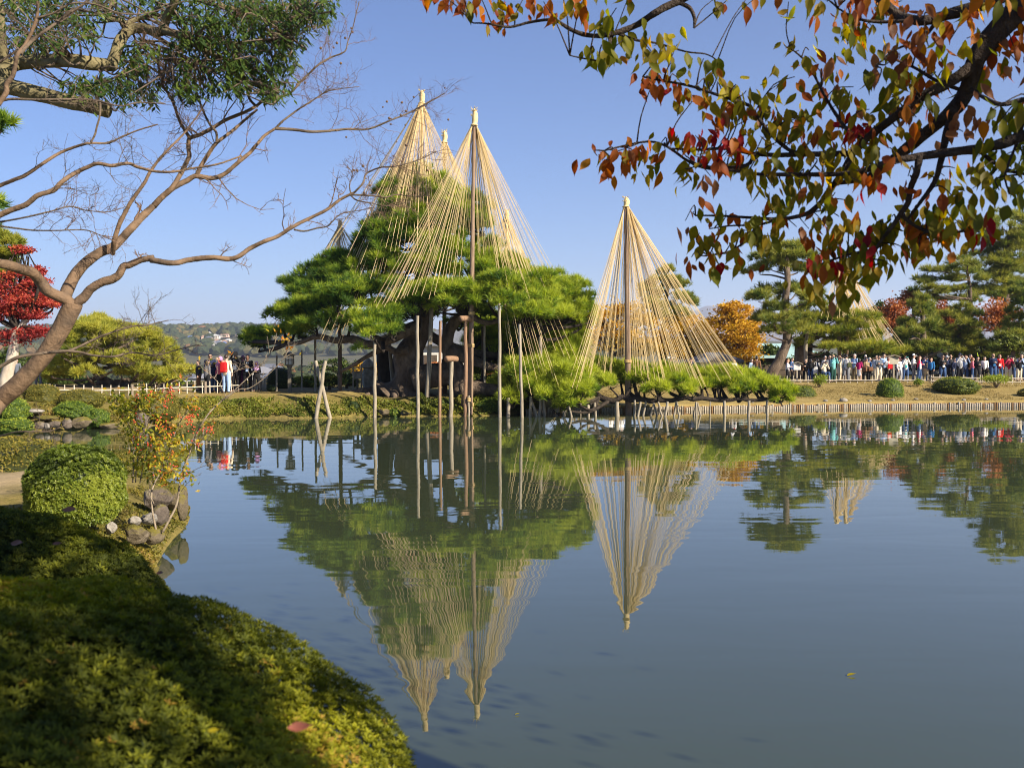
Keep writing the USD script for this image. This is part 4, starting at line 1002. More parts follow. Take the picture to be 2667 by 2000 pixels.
def fence(name, label, pts, post_h, rail_h, spacing, posts, m=None, picket_r=0.024):
    """low garden fence: pickets and rails through plan points pts (x, y)"""
    t = thing(name, label, 'fence')
    p = np.array(pts, float)
    s = np.r_[0, np.cumsum(np.linalg.norm(np.diff(p, axis=0), axis=1))]
    n = int(s[-1] / spacing)
    xy = np.stack([np.interp(np.linspace(0, s[-1], n + 1), s, p[:, k]) for k in (0, 1)], 1)
    z = ground_z(xy[:, 0], xy[:, 1], False)
    z = np.convolve(np.r_[z[0], z, z[-1]], [0.25, 0.5, 0.25], 'valid')
    for i in range(n + 1):
        dx = rng.normal(size=2) * 0.012
        v, f = tube([[xy[i, 0], xy[i, 1], z[i] - 0.1], [xy[i, 0] + dx[0], xy[i, 1] + dx[1], z[i] + post_h * (1 + 0.05 * rng.normal())]], picket_r, 7)
        put('picket', v, f, m or M_FENCE, t, True)
    for h in rail_h:
        for i in range(0, n, 5):
            j = min(i + 5, n)
            v, f = tube([[*xy[i], z[i] + h], [*xy[j], z[j] + h]], 0.024, 7)
            v[:, 1] -= 0.045
            put('rail', v, f, m or M_FENCE, t, True)
    for i in range(0, n + 1, posts):
        c = xy[i] + [0.12, 0.05]
        v, f = tube([[c[0], c[1], z[i] - 0.2], [c[0], c[1], z[i] + post_h * 1.02]], 0.062, 9)
        put('post', v, f, M_FENCE_POST, t, True)
    return t


def GD(px, py, D):
    q = P(px, py, D)
    return q[:2]


fence('bamboo_fence', 'low bleached bamboo fence between the dry lawn and the group on the left path', [GD(120, 1036, 42.5), GD(250, 1034, 43), GD(400, 1030, 44), GD(560, 1022, 46), GD(668, 1016, 47.6), GD(692, 1012, 51)], 0.53, (0.30,), 0.36, 9)
fence('bamboo_fence', 'long low bamboo fence before the crowd on the right path, one rail with thin pickets', [GD(1900, 1000, 57.6), GD(1993, 999, 57.6), GD(2200, 998, 57.8), GD(2420, 1000, 57.8)], 0.42, (0.14,), 0.40, 16, picket_r=0.022)
fence('bamboo_fence', 'two-railed bamboo fence at the right end of the crowd', [GD(2425, 1002, 57.6), GD(2540, 1003, 57.4), GD(2700, 1004, 57.2)], 0.50, (0.12, 0.34), 0.42, 6, picket_r=0.028)


def bush(name, label, c, r, m, n, leaf, seed, e=2.4, group=None, cat='bush', tint=0.5, lumps=0.16, cut=-0.35, kind=None, patches=0.0):
    """clipped bush: a dense body, tinted dark for the shade within, under a skin of small leaves; c = centre, r = radii, e = squareness"""
    rg = np.random.default_rng(seed)
    s = icos(4)
    d = s.vertices

    def shape(d):
        k = (np.abs(d) ** e).sum(1) ** (-1 / e)
        return d * k[:, None] * (1 + lumps * 2 * (meshkit.fbm(d * 2.2 + seed * 1.7, 3, seed) - 0.5))[:, None]
    body = shape(d)
    b = MB()
    b.add(body * np.asarray(r) * 0.93 + c, s.faces, 0.12)  # core tinted dark in place of the shade behind the leaves
    q = unit(rg.normal(size=(n, 3)) * (1 / np.asarray(r)) ** 0.5)
    q = q[q[:, 2] > cut]
    p = shape(q) * np.asarray(r)
    nrm = unit(q / np.asarray(r) ** 1.0)
    p = p * (0.945 + 0.075 * rg.random((len(p), 1))) + c
    t = tint + 0.12 * rg.normal(size=len(p)) + 0.10 * q[:, 2] + patches * (meshkit.fbm(p * 1.6 + seed, 3, seed) - 0.5)
    v, f, tt = rhombs(p, leaf, rg, np.clip(t, 0, 1), 0.3, nrm * 0.9)
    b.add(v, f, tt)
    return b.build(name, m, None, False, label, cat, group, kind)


def bush_px(name, label, frm, s, x, y0, y1, w, D, m, dens=1.0, leaf=0.07, seed=0, e=2.4, depth=None, **kw):
    """x: middle, y0: top, y1: foot, w: width in pixels of the enlargement"""
    mpp = D / FPX / s
    top = P(*frm(x, y0), D)[2]
    c0 = P(*frm(x, y1), D)
    zb = c0[2]
    rx = w * mpp / 2
    ry = depth or rx
    rz = (top - zb) * 0.62
    c = np.array([c0[0], D, top - rz])
    area = 4 * 3.14 * ((rx * ry + rx * rz + ry * rz) / 3)
    n = int(min(9000, dens * area / (leaf * leaf) * 1.5))
    return bush(name, label, c, (rx, ry, rz), m, n, leaf, seed, e, **kw)


# right bank
bush_px('bush', 'rounded clipped bush low on the right bank beside the end of the long bough', cH, 2.765, 610, 425, 560, 198, 51.9, M_HEDGE, seed=1, leaf=0.07, tint=0.6)
bush_px('bush', 'big egg-shaped clipped bush standing in the middle of the right bank', cH, 2.765, 1245, 370, 552, 192, 51.8, M_HEDGE_BRIGHT, seed=2, leaf=0.065, e=2.2, lumps=0.04, tint=0.55)
bush_px('bush', 'wide flat-topped clipped bush overhanging the right bank', cH, 2.765, 1718, 366, 480, 278, 53.6, M_HEDGE, seed=3, leaf=0.07, e=2.3, cut=-0.8, depth=1.5, tint=0.6)
bush_px('bush', 'dark rounded bush cut off by the right edge on the bank', cH, 2.765, 2240, 440, 560, 150, 52.2, M_HEDGE_BROWN, seed=4, leaf=0.07)
bush_px('bush', 'bright clipped bush half hidden under the long low bough', cE, 2.212, 2130, 745, 800, 150, 49.8, M_HEDGE_BRIGHT, seed=5, leaf=0.07)
bush_px('bush', 'yellow green clipped bush beneath the bright low pads', cJ, 4.424, 410, 830, 960, 150, 49, M_HEDGE_BRIGHT, seed=6, leaf=0.07, tint=0.7)


def loose_shrub(label, frm, s, x, y0, y1, w, D, m, seed, tint=0.75, n=900, leaf=0.085):
    """small open shrub: visible stems under a loose umbrella of leaves"""
    rg = np.random.default_rng(seed)
    t = thing('shrub', label, 'shrub')
    foot = P(*frm(x, y1), D)
    top = P(*frm(x, y0), D)
    mpp = D / FPX / s
    h = top[2] - foot[2]
    rx = w * mpp / 2
    b, c = MB(), MB()
    for k in range(14):
        a = rg.random() * 6.283
        rr = rx * (0.3 + 0.6 * rg.random())
        e = foot + np.array([math.cos(a) * rr, math.sin(a) * rr, h * (0.55 + 0.4 * rg.random())])
        b.tube(catmull([foot + [0, 0, -0.1], foot + (e - foot) * 0.4 + [0, 0, h * 0.08], e], 3), np.linspace(0.022, 0.007, 7), 5, 0.5, False)
        m_ = n // 14
        p = e + rg.normal(size=(m_, 3)) * [rx * 0.24, rx * 0.24, h * 0.13]
        v, f, tt = rhombs(p, leaf, rg, np.clip(tint + 0.15 * rg.normal(size=m_), 0, 1), 0.5)
        c.add(v, f, tt)
    b.build('stem', M_TWIG, t, True)
    c.build('foliage', m, t)
    return t


loose_shrub('small open shrub with thin stems on top of the bank left of the egg-shaped bush', cR1, 5.978, 1095, 600, 795, 210, 55.5, M_HEDGE_BRIGHT, 5)
loose_shrub('tiny round shrub right of the egg-shaped bush', cR2, 5.978, 560, 655, 790, 140, 55.8, M_HEDGE_BRIGHT, 6, 0.6, 600)
loose_shrub('wide loose yellow green shrub at the right end of the bank', cR2, 5.978, 1780, 585, 770, 440, 55.4, M_HEDGE_BRIGHT, 7, 0.8, 1500)
loose_shrub('yellowish small shrub low on the bank just left of the flat-topped bush', cR1, 5.978, 1780, 980, 1040, 90, 54, M_HEDGE, 9, 0.7, 300)

# left shore and mound
bush_px('bush', 'square-shouldered brownish hedge bush behind the bare tree trunk', cD, 2.458, 268, 620, 730, 210, 39, M_HEDGE_BROWN, seed=10, leaf=0.05, e=3, tint=0.55)
bush_px('bush', 'two-tone clipped bush left of the red berries, bronzed on top', cD, 2.458, 522, 652, 760, 285, 37.6, M_HEDGE_BROWN, seed=11, leaf=0.05, tint=0.5)
bush_px('bush', 'bright green bush below the bronzed clipped one', cD, 2.458, 475, 725, 830, 230, 36.8, M_HEDGE_BRIGHT, seed=12, leaf=0.05, lumps=0.3, tint=0.6)
bush_px('bush', 'low fresh green bush at the water left of the standing stone', cD, 2.458, 615, 770, 880, 150, 36.4, M_HEDGE_BRIGHT, seed=13, leaf=0.05, lumps=0.35, tint=0.55)
bush_px('bush', 'bronzed bush behind the red berry stems', cD, 2.458, 1010, 662, 830, 245, 38.6, M_HEDGE_BROWN, seed=14, leaf=0.05, tint=0.5, depth=1.1)
bush_px('bush', 'bright mossy bush at the left edge behind the bare trunk', cD, 2.458, 60, 700, 850, 240, 33, M_HEDGE_BRIGHT, seed=15, leaf=0.05, lumps=0.35, tint=0.75)
bush_px('bush', 'dull brown bush at the left edge above the mossy one', cD, 2.458, 20, 645, 760, 190, 36, M_HEDGE_BROWN, seed=16, leaf=0.05, tint=0.45)
bush_px('bush', 'yellow green low bush on the shore at the left edge', cD, 2.458, 90, 830, 920, 230, 32.4, M_HEDGE_BRIGHT, seed=17, leaf=0.05, lumps=0.4, tint=0.85)
bush_px('bush', 'large deep green dome of clipped azalea on the mound beside the garden lamp', cL, 5.53, 1820, 595, 900, 380, 49.5, M_HEDGE_DEEP, seed=18, leaf=0.06, lumps=0.05, e=2.1)
bush_px('bush', 'tiny dark dome at the foot of the large dark one', cL, 5.53, 1700, 840, 925, 140, 47.6, M_HEDGE_DEEP, seed=19, leaf=0.05)
bush_px('bush', 'dark clipped ball behind the crossed props at the water', cE, 2.212, 450, 735, 835, 100, 43.8, M_HEDGE_DEEP, seed=20, leaf=0.05)
bush_px('bush', 'dark clipped ball right of the crossed props', cE, 2.212, 578, 745, 830, 72, 43.9, M_HEDGE_DEEP, seed=21, leaf=0.05)
bush_px('bush', 'smallest dark clipped ball standing alone on the mound shore', cE, 2.212, 714, 762, 835, 66, 43.4, M_HEDGE_DEEP, seed=22, leaf=0.05)
bush_px('bush', 'small dark tuft left of the dark clipped balls', cE, 2.212, 355, 770, 845, 80, 43.2, M_HEDGE_DEEP, seed=23, leaf=0.05, lumps=0.4)
bush_px('bush', 'green clump on the shore between the long water poles', cE, 2.212, 1220, 740, 830, 150, 44.4, M_HEDGE, seed=24, leaf=0.06, lumps=0.4)
bush_px('bush', 'yellowish clump on the shore right of the rope cone pole', cE, 2.212, 1500, 745, 830, 170, 44.6, M_HEDGE_BRIGHT, seed=25, leaf=0.06, lumps=0.4)
bush_px('bush', 'round yellow green dome behind the right props', cE, 2.212, 1490, 612, 680, 120, 52, M_HEDGE_BRIGHT, seed=26, leaf=0.06, lumps=0.05)
bush_px('bush', 'tiny golden tuft at the water before the mound', cE, 2.212, 948, 805, 850, 66, 43, M_HEDGE_BRIGHT, seed=27, leaf=0.05, lumps=0.4, tint=0.85)

bush('moss_mound', 'low golden mossy mound at the left edge beyond the round bush', (-9.4, 19.5, 0.32), (1.7, 1.5, 0.55), M_MOSS, 9000, 0.05, 41, 2.0, None, 'bush', 0.5, 0.3, -0.2, None, 0.5)
bush('moss_mound', 'rust tinged mossy mound behind the golden one', (-11.6, 22.5, 0.30), (1.6, 1.3, 0.50), M_HEDGE_BROWN, 6000, 0.05, 42, 2.0, None, 'bush', 0.55, 0.35, -0.2, None, 0.5)
# overgrown bank left of the mound: uncountable grass and moss
rg = np.random.default_rng(51)


def cover(label, name, n, sampler, leaf, m, tint, sink=0.0, up=0.5, cat='ground cover'):
    xy = sampler(n)
    z = ground_z(xy[:, 0], xy[:, 1])
    ok = z > 0.0
    xy, z = xy[ok], z[ok]
    p = np.c_[xy, z + leaf * 0.3 + (meshkit.fbm(np.c_[xy * 2.2, 0 * z], 3, 7) - 0.35).clip(0) * 0.35 * (leaf / 0.06)]
    p[:, 2] -= rg.random(len(p)) * leaf
    tt = np.clip(tint + 1.0 * (meshkit.fbm(np.c_[xy * 0.9, 0 * z], 4, 17) - 0.5) + 0.13 * rg.normal(size=len(p)), 0, 1)
    b = MB()
    b.add(*rhombs(p, leaf, rg, tt, up))
    return b.build(name, m, None, False, label, cat, kind='stuff')


def near_shore(x0, x1, y0, y1, dmin, dmax):
    def f(n):
        out = []
        while sum(map(len, out)) < n:
            q = np.stack([x0 + (x1 - x0) * rg.random(n * 3), y0 + (y1 - y0) * rg.random(n * 3)], 1)
            pt = shapely.points(q[:, 0], q[:, 1])
            d = shapely.distance(pt, POND.exterior)
            bare_ = (q[:, 0] < -6.0 + 0.5 * np.sin(q[:, 1] * 3)) & (q[:, 1] > 12.2) & (q[:, 1] < 18.5)
            thin = meshkit.fbm(np.c_[q * 0.8, 0 * d], 3, 23) > 0.40 + 0.25 * rg.random(len(q)) - 0.5 * (d < 0.8)
            out.append(q[(d > dmin) & (d < dmax) & ~shapely.contains(POND, pt) & ~bare_ & thin])
        return np.vstack(out)[:n]
    return f


cover('yellow and green grass tumbling down the shore left of the mound', 'bank_grass', 22000, near_shore(-14.5, 1.5, 41, 48, 0.02, 1.15), 0.10, M_GRASSY, 0.36)
cover('low moss and grass along the far left shore between rocks and bushes', 'bank_grass', 22000, near_shore(-23, -11, 31, 42, 0.02, 4.5), 0.075, M_MOSS, 0.55)
cover('golden moss carpeting the near left shore around the round bush', 'moss_carpet', 46000, near_shore(-12.5, -3.3, 9.5, 27, 0.0, 4.2), 0.040, M_MOSS, 0.55)

M_DRYGRASS = foliage_mat('dry_grass', [(0.0, (0.10, 0.085, 0.025)), (0.5, (0.25, 0.185, 0.065)), (1.0, (0.38, 0.30, 0.13))], 0.3)
cover('short dry lawn grass on the sloping right bank', 'lawn_grass', 30000, near_shore(3, 31, 50.2, 59, 0.3, 7.2), 0.055, M_DRYGRASS, 0.5)
for lab, x, y, w, h, D, m in [
        ('pale broken rock at the left end of the far left shore', 112, 885, 46, 60, 34.6, M_ROCK_PALE), ('low grey rock second along the far left shore', 255, 880, 60, 42, 35, M_ROCK), ('small pale rock third along the far left shore', 300, 885, 40, 36, 35, M_ROCK_PALE),
        ('flat grey rock under the bare earth of the far left shore', 345, 872, 80, 50, 35.4, M_ROCK), ('pointed grey rock beside the bright bush on the far left shore', 430, 872, 74, 66, 35.4, M_ROCK), ('large mossy rock right of the pointed grey one', 520, 862, 120, 64, 35.6, M_ROCK_MOSSY),
        ('standing purple grey stone in the water left of the berry stems', 908, 848, 78, 84, 36.4, M_ROCK), ('dark low rock in the water by the standing stone', 700, 880, 130, 36, 36.4, M_ROCK_MOSSY), ('long pale stone slab lying on the far left slope', 210, 790, 150, 26, 35.8, M_ROCK_PALE), ('brown slab of stone below the long pale one', 300, 830, 150, 24, 35.6, M_ROCK_MOSSY)]:
    mpp = D / FPX / 2.458
    rock('rock', lab, P(*cD(x, y), D), (w * mpp * 1.15, w * mpp * 0.9, h * mpp * 1.25), m, int(x))
for lab, x, y, w, h, D, m in [
        ('largest dark veined rock in front of the berry stems', 1010, 1350, 200, 120, 14.6, M_ROCK), ('mossy brown boulder at the very edge of the water', 1120, 1330, 190, 130, 15.6, M_ROCK_MOSSY), ('grey rock below the largest one', 1025, 1450, 130, 110, 13.9, M_ROCK), ('whitish rock at the foot of the berry stems', 955, 1475, 120, 60, 13.5, M_ROCK_PALE),
        ('small tan rock left of the whitish one', 862, 1490, 80, 50, 13, M_ROCK_PALE), ('pale grey rock beside the azalea hedge', 715, 1540, 80, 70, 12.2, M_ROCK_PALE), ('mossy boulder nearest to the hedge', 870, 1580, 150, 110, 12.4, M_ROCK_MOSSY), ('rust stained rock dipping into the water', 1165, 1400, 80, 150, 14.9, M_ROCK_MOSSY), ('low golden mossed stone at the water below the stems', 985, 1590, 130, 80, 12.6, M_ROCK_MOSSY)]:
    mpp = D / FPX / 2.458
    rock('rock', lab, P(*cD(x, y), D), (w * mpp * 1.1, w * mpp * 0.85, h * mpp * 1.25), m, int(x) + 7, sub=4)
for lab, x, y, w, h in [('rounded tan rock on the shore before the great trunk', 885, 825, 60, 50), ('flat mossy rock beside the rounded tan one', 1010, 830, 90, 36)]:
    rock('rock', lab, P(*cE(x, y), 42.9), (w / 2.212 * 42.9 / FPX, 0.5, h / 2.212 * 42.9 / FPX), M_ROCK_MOSSY, int(x))

# garden lamp, stone lantern, shrine box, sign boards
M_LAMP_WOOD = rough_mat('lamp_wood', (0.10, 0.085, 0.06), (0.22, 0.19, 0.14), 8, 0.8, 0.4, (3, 3, 1))
M_PAPER = plain_mat('lamp_paper', (0.62, 0.60, 0.52), 0.7)
M_STONE = rough_mat('lantern_stone', (0.22, 0.20, 0.16), (0.44, 0.40, 0.33), 6, 0.9, 0.6)
D = 47.2
ft = P(*cE(342, 696), D)
ft[2] = float(ground_z(ft[0], ft[1])) - 0.05
tz = P(*cE(342, 492), D)[2]
t = thing('garden_lamp', 'wooden garden lamp with lattice panes on a square post, left of the mound', 'garden lamp')
H = tz - ft[2]
b = MB(); b.box(ft + [0, 0, (H - 0.55) / 2], [0.15, 0.15, H - 0.55]); b.build('post', M_LAMP_WOOD, t)
b = MB(); b.box(ft + [0, 0, H - 0.535], [0.30, 0.30, 0.05]); b.box(ft + [0, 0, H - 0.60], [0.20, 0.20, 0.07]); b.build('bracket', M_LAMP_WOOD, t)
b = MB()
for sx in (-1, 1):
    for sy in (-1, 1):
        b.box(ft + [sx * 0.16, sy * 0.16, H - 0.29], [0.045, 0.045, 0.44])
for sy in (-0.165, 0.165):
    for z in (H - 0.49, H - 0.29, H - 0.09):
        b.box(ft + [0, sy, z], [0.275, 0.026, 0.028]); b.box(ft + [sy, 0, z + 0.001], [0.026, 0.275, 0.027])
    b.box(ft + [0, sy, H - 0.29], [0.025, 0.022, 0.37])
b.build('frame', M_LAMP_WOOD, t)
b = MB(); b.box(ft + [0, 0, H - 0.29], [0.26, 0.26, 0.37]); b.build('paper_pane', M_PAPER, t)
b = MB()
v, f = lathe([(0.34, H - 0.065), (0.35, H - 0.03), (0.16, H + 0.05), (0.03, H + 0.075)], 4)
a = math.pi / 4
v[:, :2] = v[:, :2] @ np.array([[math.cos(a), -math.sin(a)], [math.sin(a), math.cos(a)]])
b.add(v + ft, f); b.build('roof', M_LAMP_WOOD, t)

D = 50
ft = P(*cE(796, 690), D)
ft[2] = float(ground_z(ft[0], ft[1])) - 0.05
t = thing('stone_lantern', 'squat stone lantern with a barrel body left of the great trunk', 'stone lantern')
k = 1.0 * D / FPX / 2.212
for nm, prof in [('base', [(60 * k, 0), (60 * k, 14 * k), (44 * k, 22 * k)]), ('body', [(28 * k, 22 * k), (36 * k, 45 * k), (38 * k, 90 * k), (34 * k, 125 * k), (24 * k, 140 * k)]), ('cap', [(26 * k, 140 * k), (50 * k, 146 * k), (46 * k, 162 * k), (20 * k, 182 * k), (6 * k, 196 * k)])]:
    v, f = lathe([(r, z + 0.002 * i) for i, (r, z) in enumerate(prof)], 18)
    v *= (1 + 0.08 * (meshkit.fbm(v * 6, 2, 3) - 0.5))[:, None]
    put(nm, v + ft, f, M_STONE, t, 40)
D = 49
ft = P(*cE(732, 690), D)
ft[2] = float(ground_z(ft[0], ft[1])) - 0.02
t = thing('shrine_box', 'small wooden notice box with a pitched lid among thin poles on the mound', 'wooden box')
b = MB(); b.box(ft + [0, 0, 0.32], [0.10, 0.10, 0.66]); b.build('post', M_LAMP_WOOD, t)
b = MB(); b.box(ft + [0, -0.02, 0.80], [0.42, 0.22, 0.34]); b.build('box', M_STONE, t)
b = MB(); b.box(ft + [0, -0.02, 0.995], [0.54, 0.34, 0.045]); b.build('lid', M_LAMP_WOOD, t)


def roof_board(name, label, frm, s, x, y_top, y_foot, bw, bh, D, post_side=0.0, face=(0.62, 0.60, 0.57), writing=True, turned=0.0):
    """notice board under a little gabled roof on a post"""
    mpp = D / FPX / s
    ft = P(*frm(x, y_foot), D)
    ft[2] = float(ground_z(ft[0], ft[1])) - 0.05
    tz = P(*frm(x, y_top), D)[2]
    H, w, h = tz - ft[2], bw * mpp, bh * mpp
    t = thing(name, label, 'notice board', loc=ft, rz=turned)
    b = MB(); b.box([0, 0.05, (H - 0.12) / 2], [0.09, 0.09, H - 0.12]); b.build('post', M_POLE_GREY, t)
    b = MB(); b.box([0, -0.01, H - 0.14 - h / 2], [w, 0.03, h]); pb = b.build('board', plain_mat(name + f'_face_{int(x)}', face, 0.8), t)
    b = MB()
    for sx in (-1, 1):
        c = np.array([[0, -0.16, 0], [0, 0.18, 0], [sx * w * 0.68, 0.18, -0.12], [sx * w * 0.68, -0.16, -0.12]])
        v = np.vstack([c, c + [0, 0, 0.035]]) + [sx * 0.002, 0, H - 0.035]
        b.add(v, [[0, 1, 2, 3], [4, 7, 6, 5], [0, 4, 5, 1], [1, 5, 6, 2], [2, 6, 7, 3], [3, 7, 4, 0]])
    b.build('roof', M_POLE_GREY, t)
    if writing:
        b = MB()
        rg = np.random.default_rng(int(x))
        for col in range(5):
            cx = -w * 0.36 + col * w * 0.18
            for row in range(7):
                if rg.random() < 0.85:
                    b.box([cx, -0.027, H - 0.14 - h * (0.14 + row * 0.115)], [w * (0.05 + 0.03 * rg.random()), 0.003, h * 0.05])
        b.build('writing', plain_mat(name + f'_ink_{int(x)}', (0.20, 0.19, 0.18), 0.8), t)
    return t


roof_board('notice_board', 'small white notice board under a gabled roof before the leaning pine', cR1, 5.978, 755, 370, 680, 110, 92, 59.5)
roof_board('notice_board', 'tall wooden notice board seen from behind above the egg-shaped bush', cR2, 5.978, 185, 262, 640, 140, 110, 57.2, face=(0.36, 0.33, 0.25), writing=False)
roof_board('notice_board', 'pale sign behind the ropes of the wide cone', cJ, 4.424, 1245, 318, 520, 90, 26, 66, face=(0.75, 0.74, 0.70), writing=False)

# buildings among the trees
M_TEAL = rough_mat('teal_roof', (0.22, 0.36, 0.36), (0.34, 0.47, 0.46), 3, 0.6, 0.2)
M_WALL = rough_mat('plaster', (0.48, 0.45, 0.40), (0.60, 0.57, 0.51), 2, 0.9, 0.2)
M_DARKWOOD = rough_mat('dark_timber', (0.05, 0.036, 0.026), (0.12, 0.09, 0.065), 4, 0.8, 0.4, (1, 1, 4))
M_TILE = rough_mat('grey_roof_tile', (0.09, 0.095, 0.11), (0.19, 0.20, 0.22), 5, 0.6, 0.4)


def hip_house(name, label, c, w, d, h, rh, mw, mr, windows=3, group=None, over=0.5, rz=0.0):
    t = thing(name, label, 'house', group, loc=c, rz=rz)
    b = MB(); b.box([0, 0, h / 2], [w, d, h]); b.build('wall', mw, t)
    W, Dd = w / 2 + over, d / 2 + over
    R = max(W - Dd * 0.8, 0.3)
    v = np.array([[-W, -Dd, h], [W, -Dd, h], [W, Dd, h], [-W, Dd, h], [-R, 0, h + rh], [R, 0, h + rh], [-W, -Dd, h + 0.14], [W, -Dd, h + 0.14], [W, Dd, h + 0.14], [-W, Dd, h + 0.14]])
    f = [[0, 2, 1], [0, 3, 2], [0, 1, 7], [0, 7, 6], [1, 2, 8], [1, 8, 7], [2, 3, 9], [2, 9, 8], [3, 0, 6], [3, 6, 9], [6, 7, 5], [6, 5, 4], [7, 8, 5], [8, 9, 4], [8, 4, 5], [9, 6, 4]]
    put('roof', v, np.array(f), mr, t)
    for k in range(windows):
        x = -w / 2 + w * (k + 0.5) / windows
        b = MB(); b.box([x, -d / 2 - 0.01, h * 0.55], [w / windows * 0.5, 0.06, h * 0.34]); b.build('window', M_DARKWOOD, t)
    return t


c = P(*cF(1030, 520), 82)
hip_house('tea_house', 'low house with a pale teal roof behind the leaning pine', [c[0], 82, 0.9], 6.4, 5, 1.5, 1.2, M_DARKWOOD, M_TEAL)
c = P(*cJ(1600, 480), 70)
hip_house('garden_hut', 'garden hut with a grey roof glimpsed through the ropes of the wide cone', [c[0] + 1.0, 71, 0.9], 2.6, 2.2, 1.25, 0.7, M_WALL, M_TILE, 2)
c = P(*cR2(960, 100), 82)
hip_house('garden_house', 'dark gabled house among the trees behind the right part of the crowd', [c[0], 84, 1.0], 4.5, 4, 3.0, 1.5, M_WALL, M_TILE, 2)
c = P(*cE(1300, 420), 75)
hip_house('garden_house', 'white walled house glimpsed beneath the boughs behind the great trunk', [c[0], 78, 1.0], 6, 4, 2.4, 1.3, M_WALL, M_TILE, 3)

# ------------------------------------------------------------------ people
rng = np.random.default_rng(77)
SKINS = {k: plain_mat('skin_' + k, c, 0.55, 0.3) for k, c in {'light': (0.52, 0.33, 0.24), 'tan': (0.42, 0.25, 0.17), 'brown': (0.20, 0.11, 0.07)}.items()}
HAIRS = {k: plain_mat('hair_' + k, c, 0.5, 0.4) for k, c in {'black': (0.012, 0.010, 0.010), 'dark': (0.035, 0.022, 0.015), 'auburn': (0.15, 0.055, 0.025), 'blonde': (0.36, 0.22, 0.10), 'grey': (0.34, 0.33, 0.32), 'white': (0.62, 0.60, 0.57)}.items()}
M_EYE = plain_mat('eye_dark', (0.012, 0.010, 0.010), 0.3)
M_LIP = plain_mat('lip', (0.33, 0.13, 0.11), 0.5)
M_SHOE = plain_mat('shoe_dark', (0.03, 0.028, 0.028), 0.6)
M_GEAR = plain_mat('camera_black', (0.015, 0.015, 0.016), 0.35)
_cloth = {}


def cloth(c):
    k = tuple(np.round(c, 3))
    if k not in _cloth:
        _cloth[k] = rough_mat(f'cloth_{len(_cloth)}', tuple(x * 0.82 for x in c), tuple(min(x * 1.12, 0.9) for x in c), 18, 0.9, 0.5, dist=0.02, spec=0.15)
    return _cloth[k]


CL = dict(black=(0.014, 0.014, 0.016), dark=(0.035, 0.034, 0.037), navy=(0.018, 0.024, 0.055), grey=(0.20, 0.20, 0.21), lightgrey=(0.45, 0.45, 0.47), white=(0.72, 0.71, 0.68), cream=(0.62, 0.54, 0.40), khaki=(0.34, 0.26, 0.14), brown=(0.17, 0.085, 0.045), denim=(0.055, 0.10, 0.22), jeans=(0.045, 0.085, 0.19), paleblue=(0.30, 0.42, 0.62),
          turq=(0.16, 0.42, 0.42), dgreen=(0.02, 0.065, 0.05), magenta=(0.36, 0.015, 0.11), crimson=(0.40, 0.02, 0.06), red=(0.55, 0.015, 0.018), pink=(0.58, 0.14, 0.20), lilac=(0.46, 0.24, 0.48), purple=(0.14, 0.03, 0.13), blue=(0.03, 0.14, 0.34), orange=(0.45, 0.17, 0.03), maroon=(0.16, 0.02, 0.03), slate=(0.10, 0.115, 0.14), olive=(0.10, 0.11, 0.05), wood=(0.24, 0.14, 0.07), greytop=(0.12, 0.12, 0.13), teal=(0.02, 0.30, 0.32))


def ball(p, r, n=8):
    return m3.Manifold.sphere(float(r), n).translate([float(x) for x in p])


def bones(chain, n=8):
    """rounded limbs: the hull of each pair of neighbouring balls"""
    b = [ball(p, r, n) for p, r in chain]
    return [m3.Manifold.batch_hull([b[i], b[i + 1]]) for i in range(len(b) - 1)]


def union(parts):
    return m3.Manifold.batch_boolean(parts, m3.OpType.Add)


def man_put(name, m, mt, parent, sm=50):
    q = m.to_mesh()
    return put(name, q.vert_properties[:, :3].astype(float), q.tri_verts, mt, parent, sm)


def finger_hand(wrist, d, palm_n, side, k=1.0):
    """palm, four unequal bent fingers and a thumb from the side of the palm"""
    d = unit(np.asarray(d, float))
    n = unit(np.asarray(palm_n, float) - d * (np.asarray(palm_n, float) @ d))
    s = np.cross(d, n) * side
    w = np.asarray(wrist, float)
    out = [m3.Manifold.batch_hull([ball(w, 0.027 * k, 6), ball(w + d * 0.085 * k + s * 0.026 * k, 0.014 * k, 6), ball(w + d * 0.085 * k - s * 0.028 * k, 0.014 * k, 6)])]
    for i, L in enumerate((0.072, 0.080, 0.074, 0.058)):
        a = w + d * 0.085 * k + s * (0.030 - 0.020 * i) * k
        b = a + (d * 0.85 + n * 0.35) * L * 0.55 * k
        c = b + (d * 0.45 + n * 0.85) * L * 0.5 * k
        out += bones([(a, 0.010 * k), (b, 0.0095 * k), (c, 0.008 * k)], 5)
    a = w + d * 0.03 * k + s * 0.026 * k
    b = a + (d * 0.6 + s * 0.7 + n * 0.2) * 0.045 * k
    c = b + (d * 0.8 + s * 0.1 + n * 0.5) * 0.032 * k
    out += bones([(a, 0.012 * k), (b, 0.011 * k), (c, 0.009 * k)], 5)
    return out


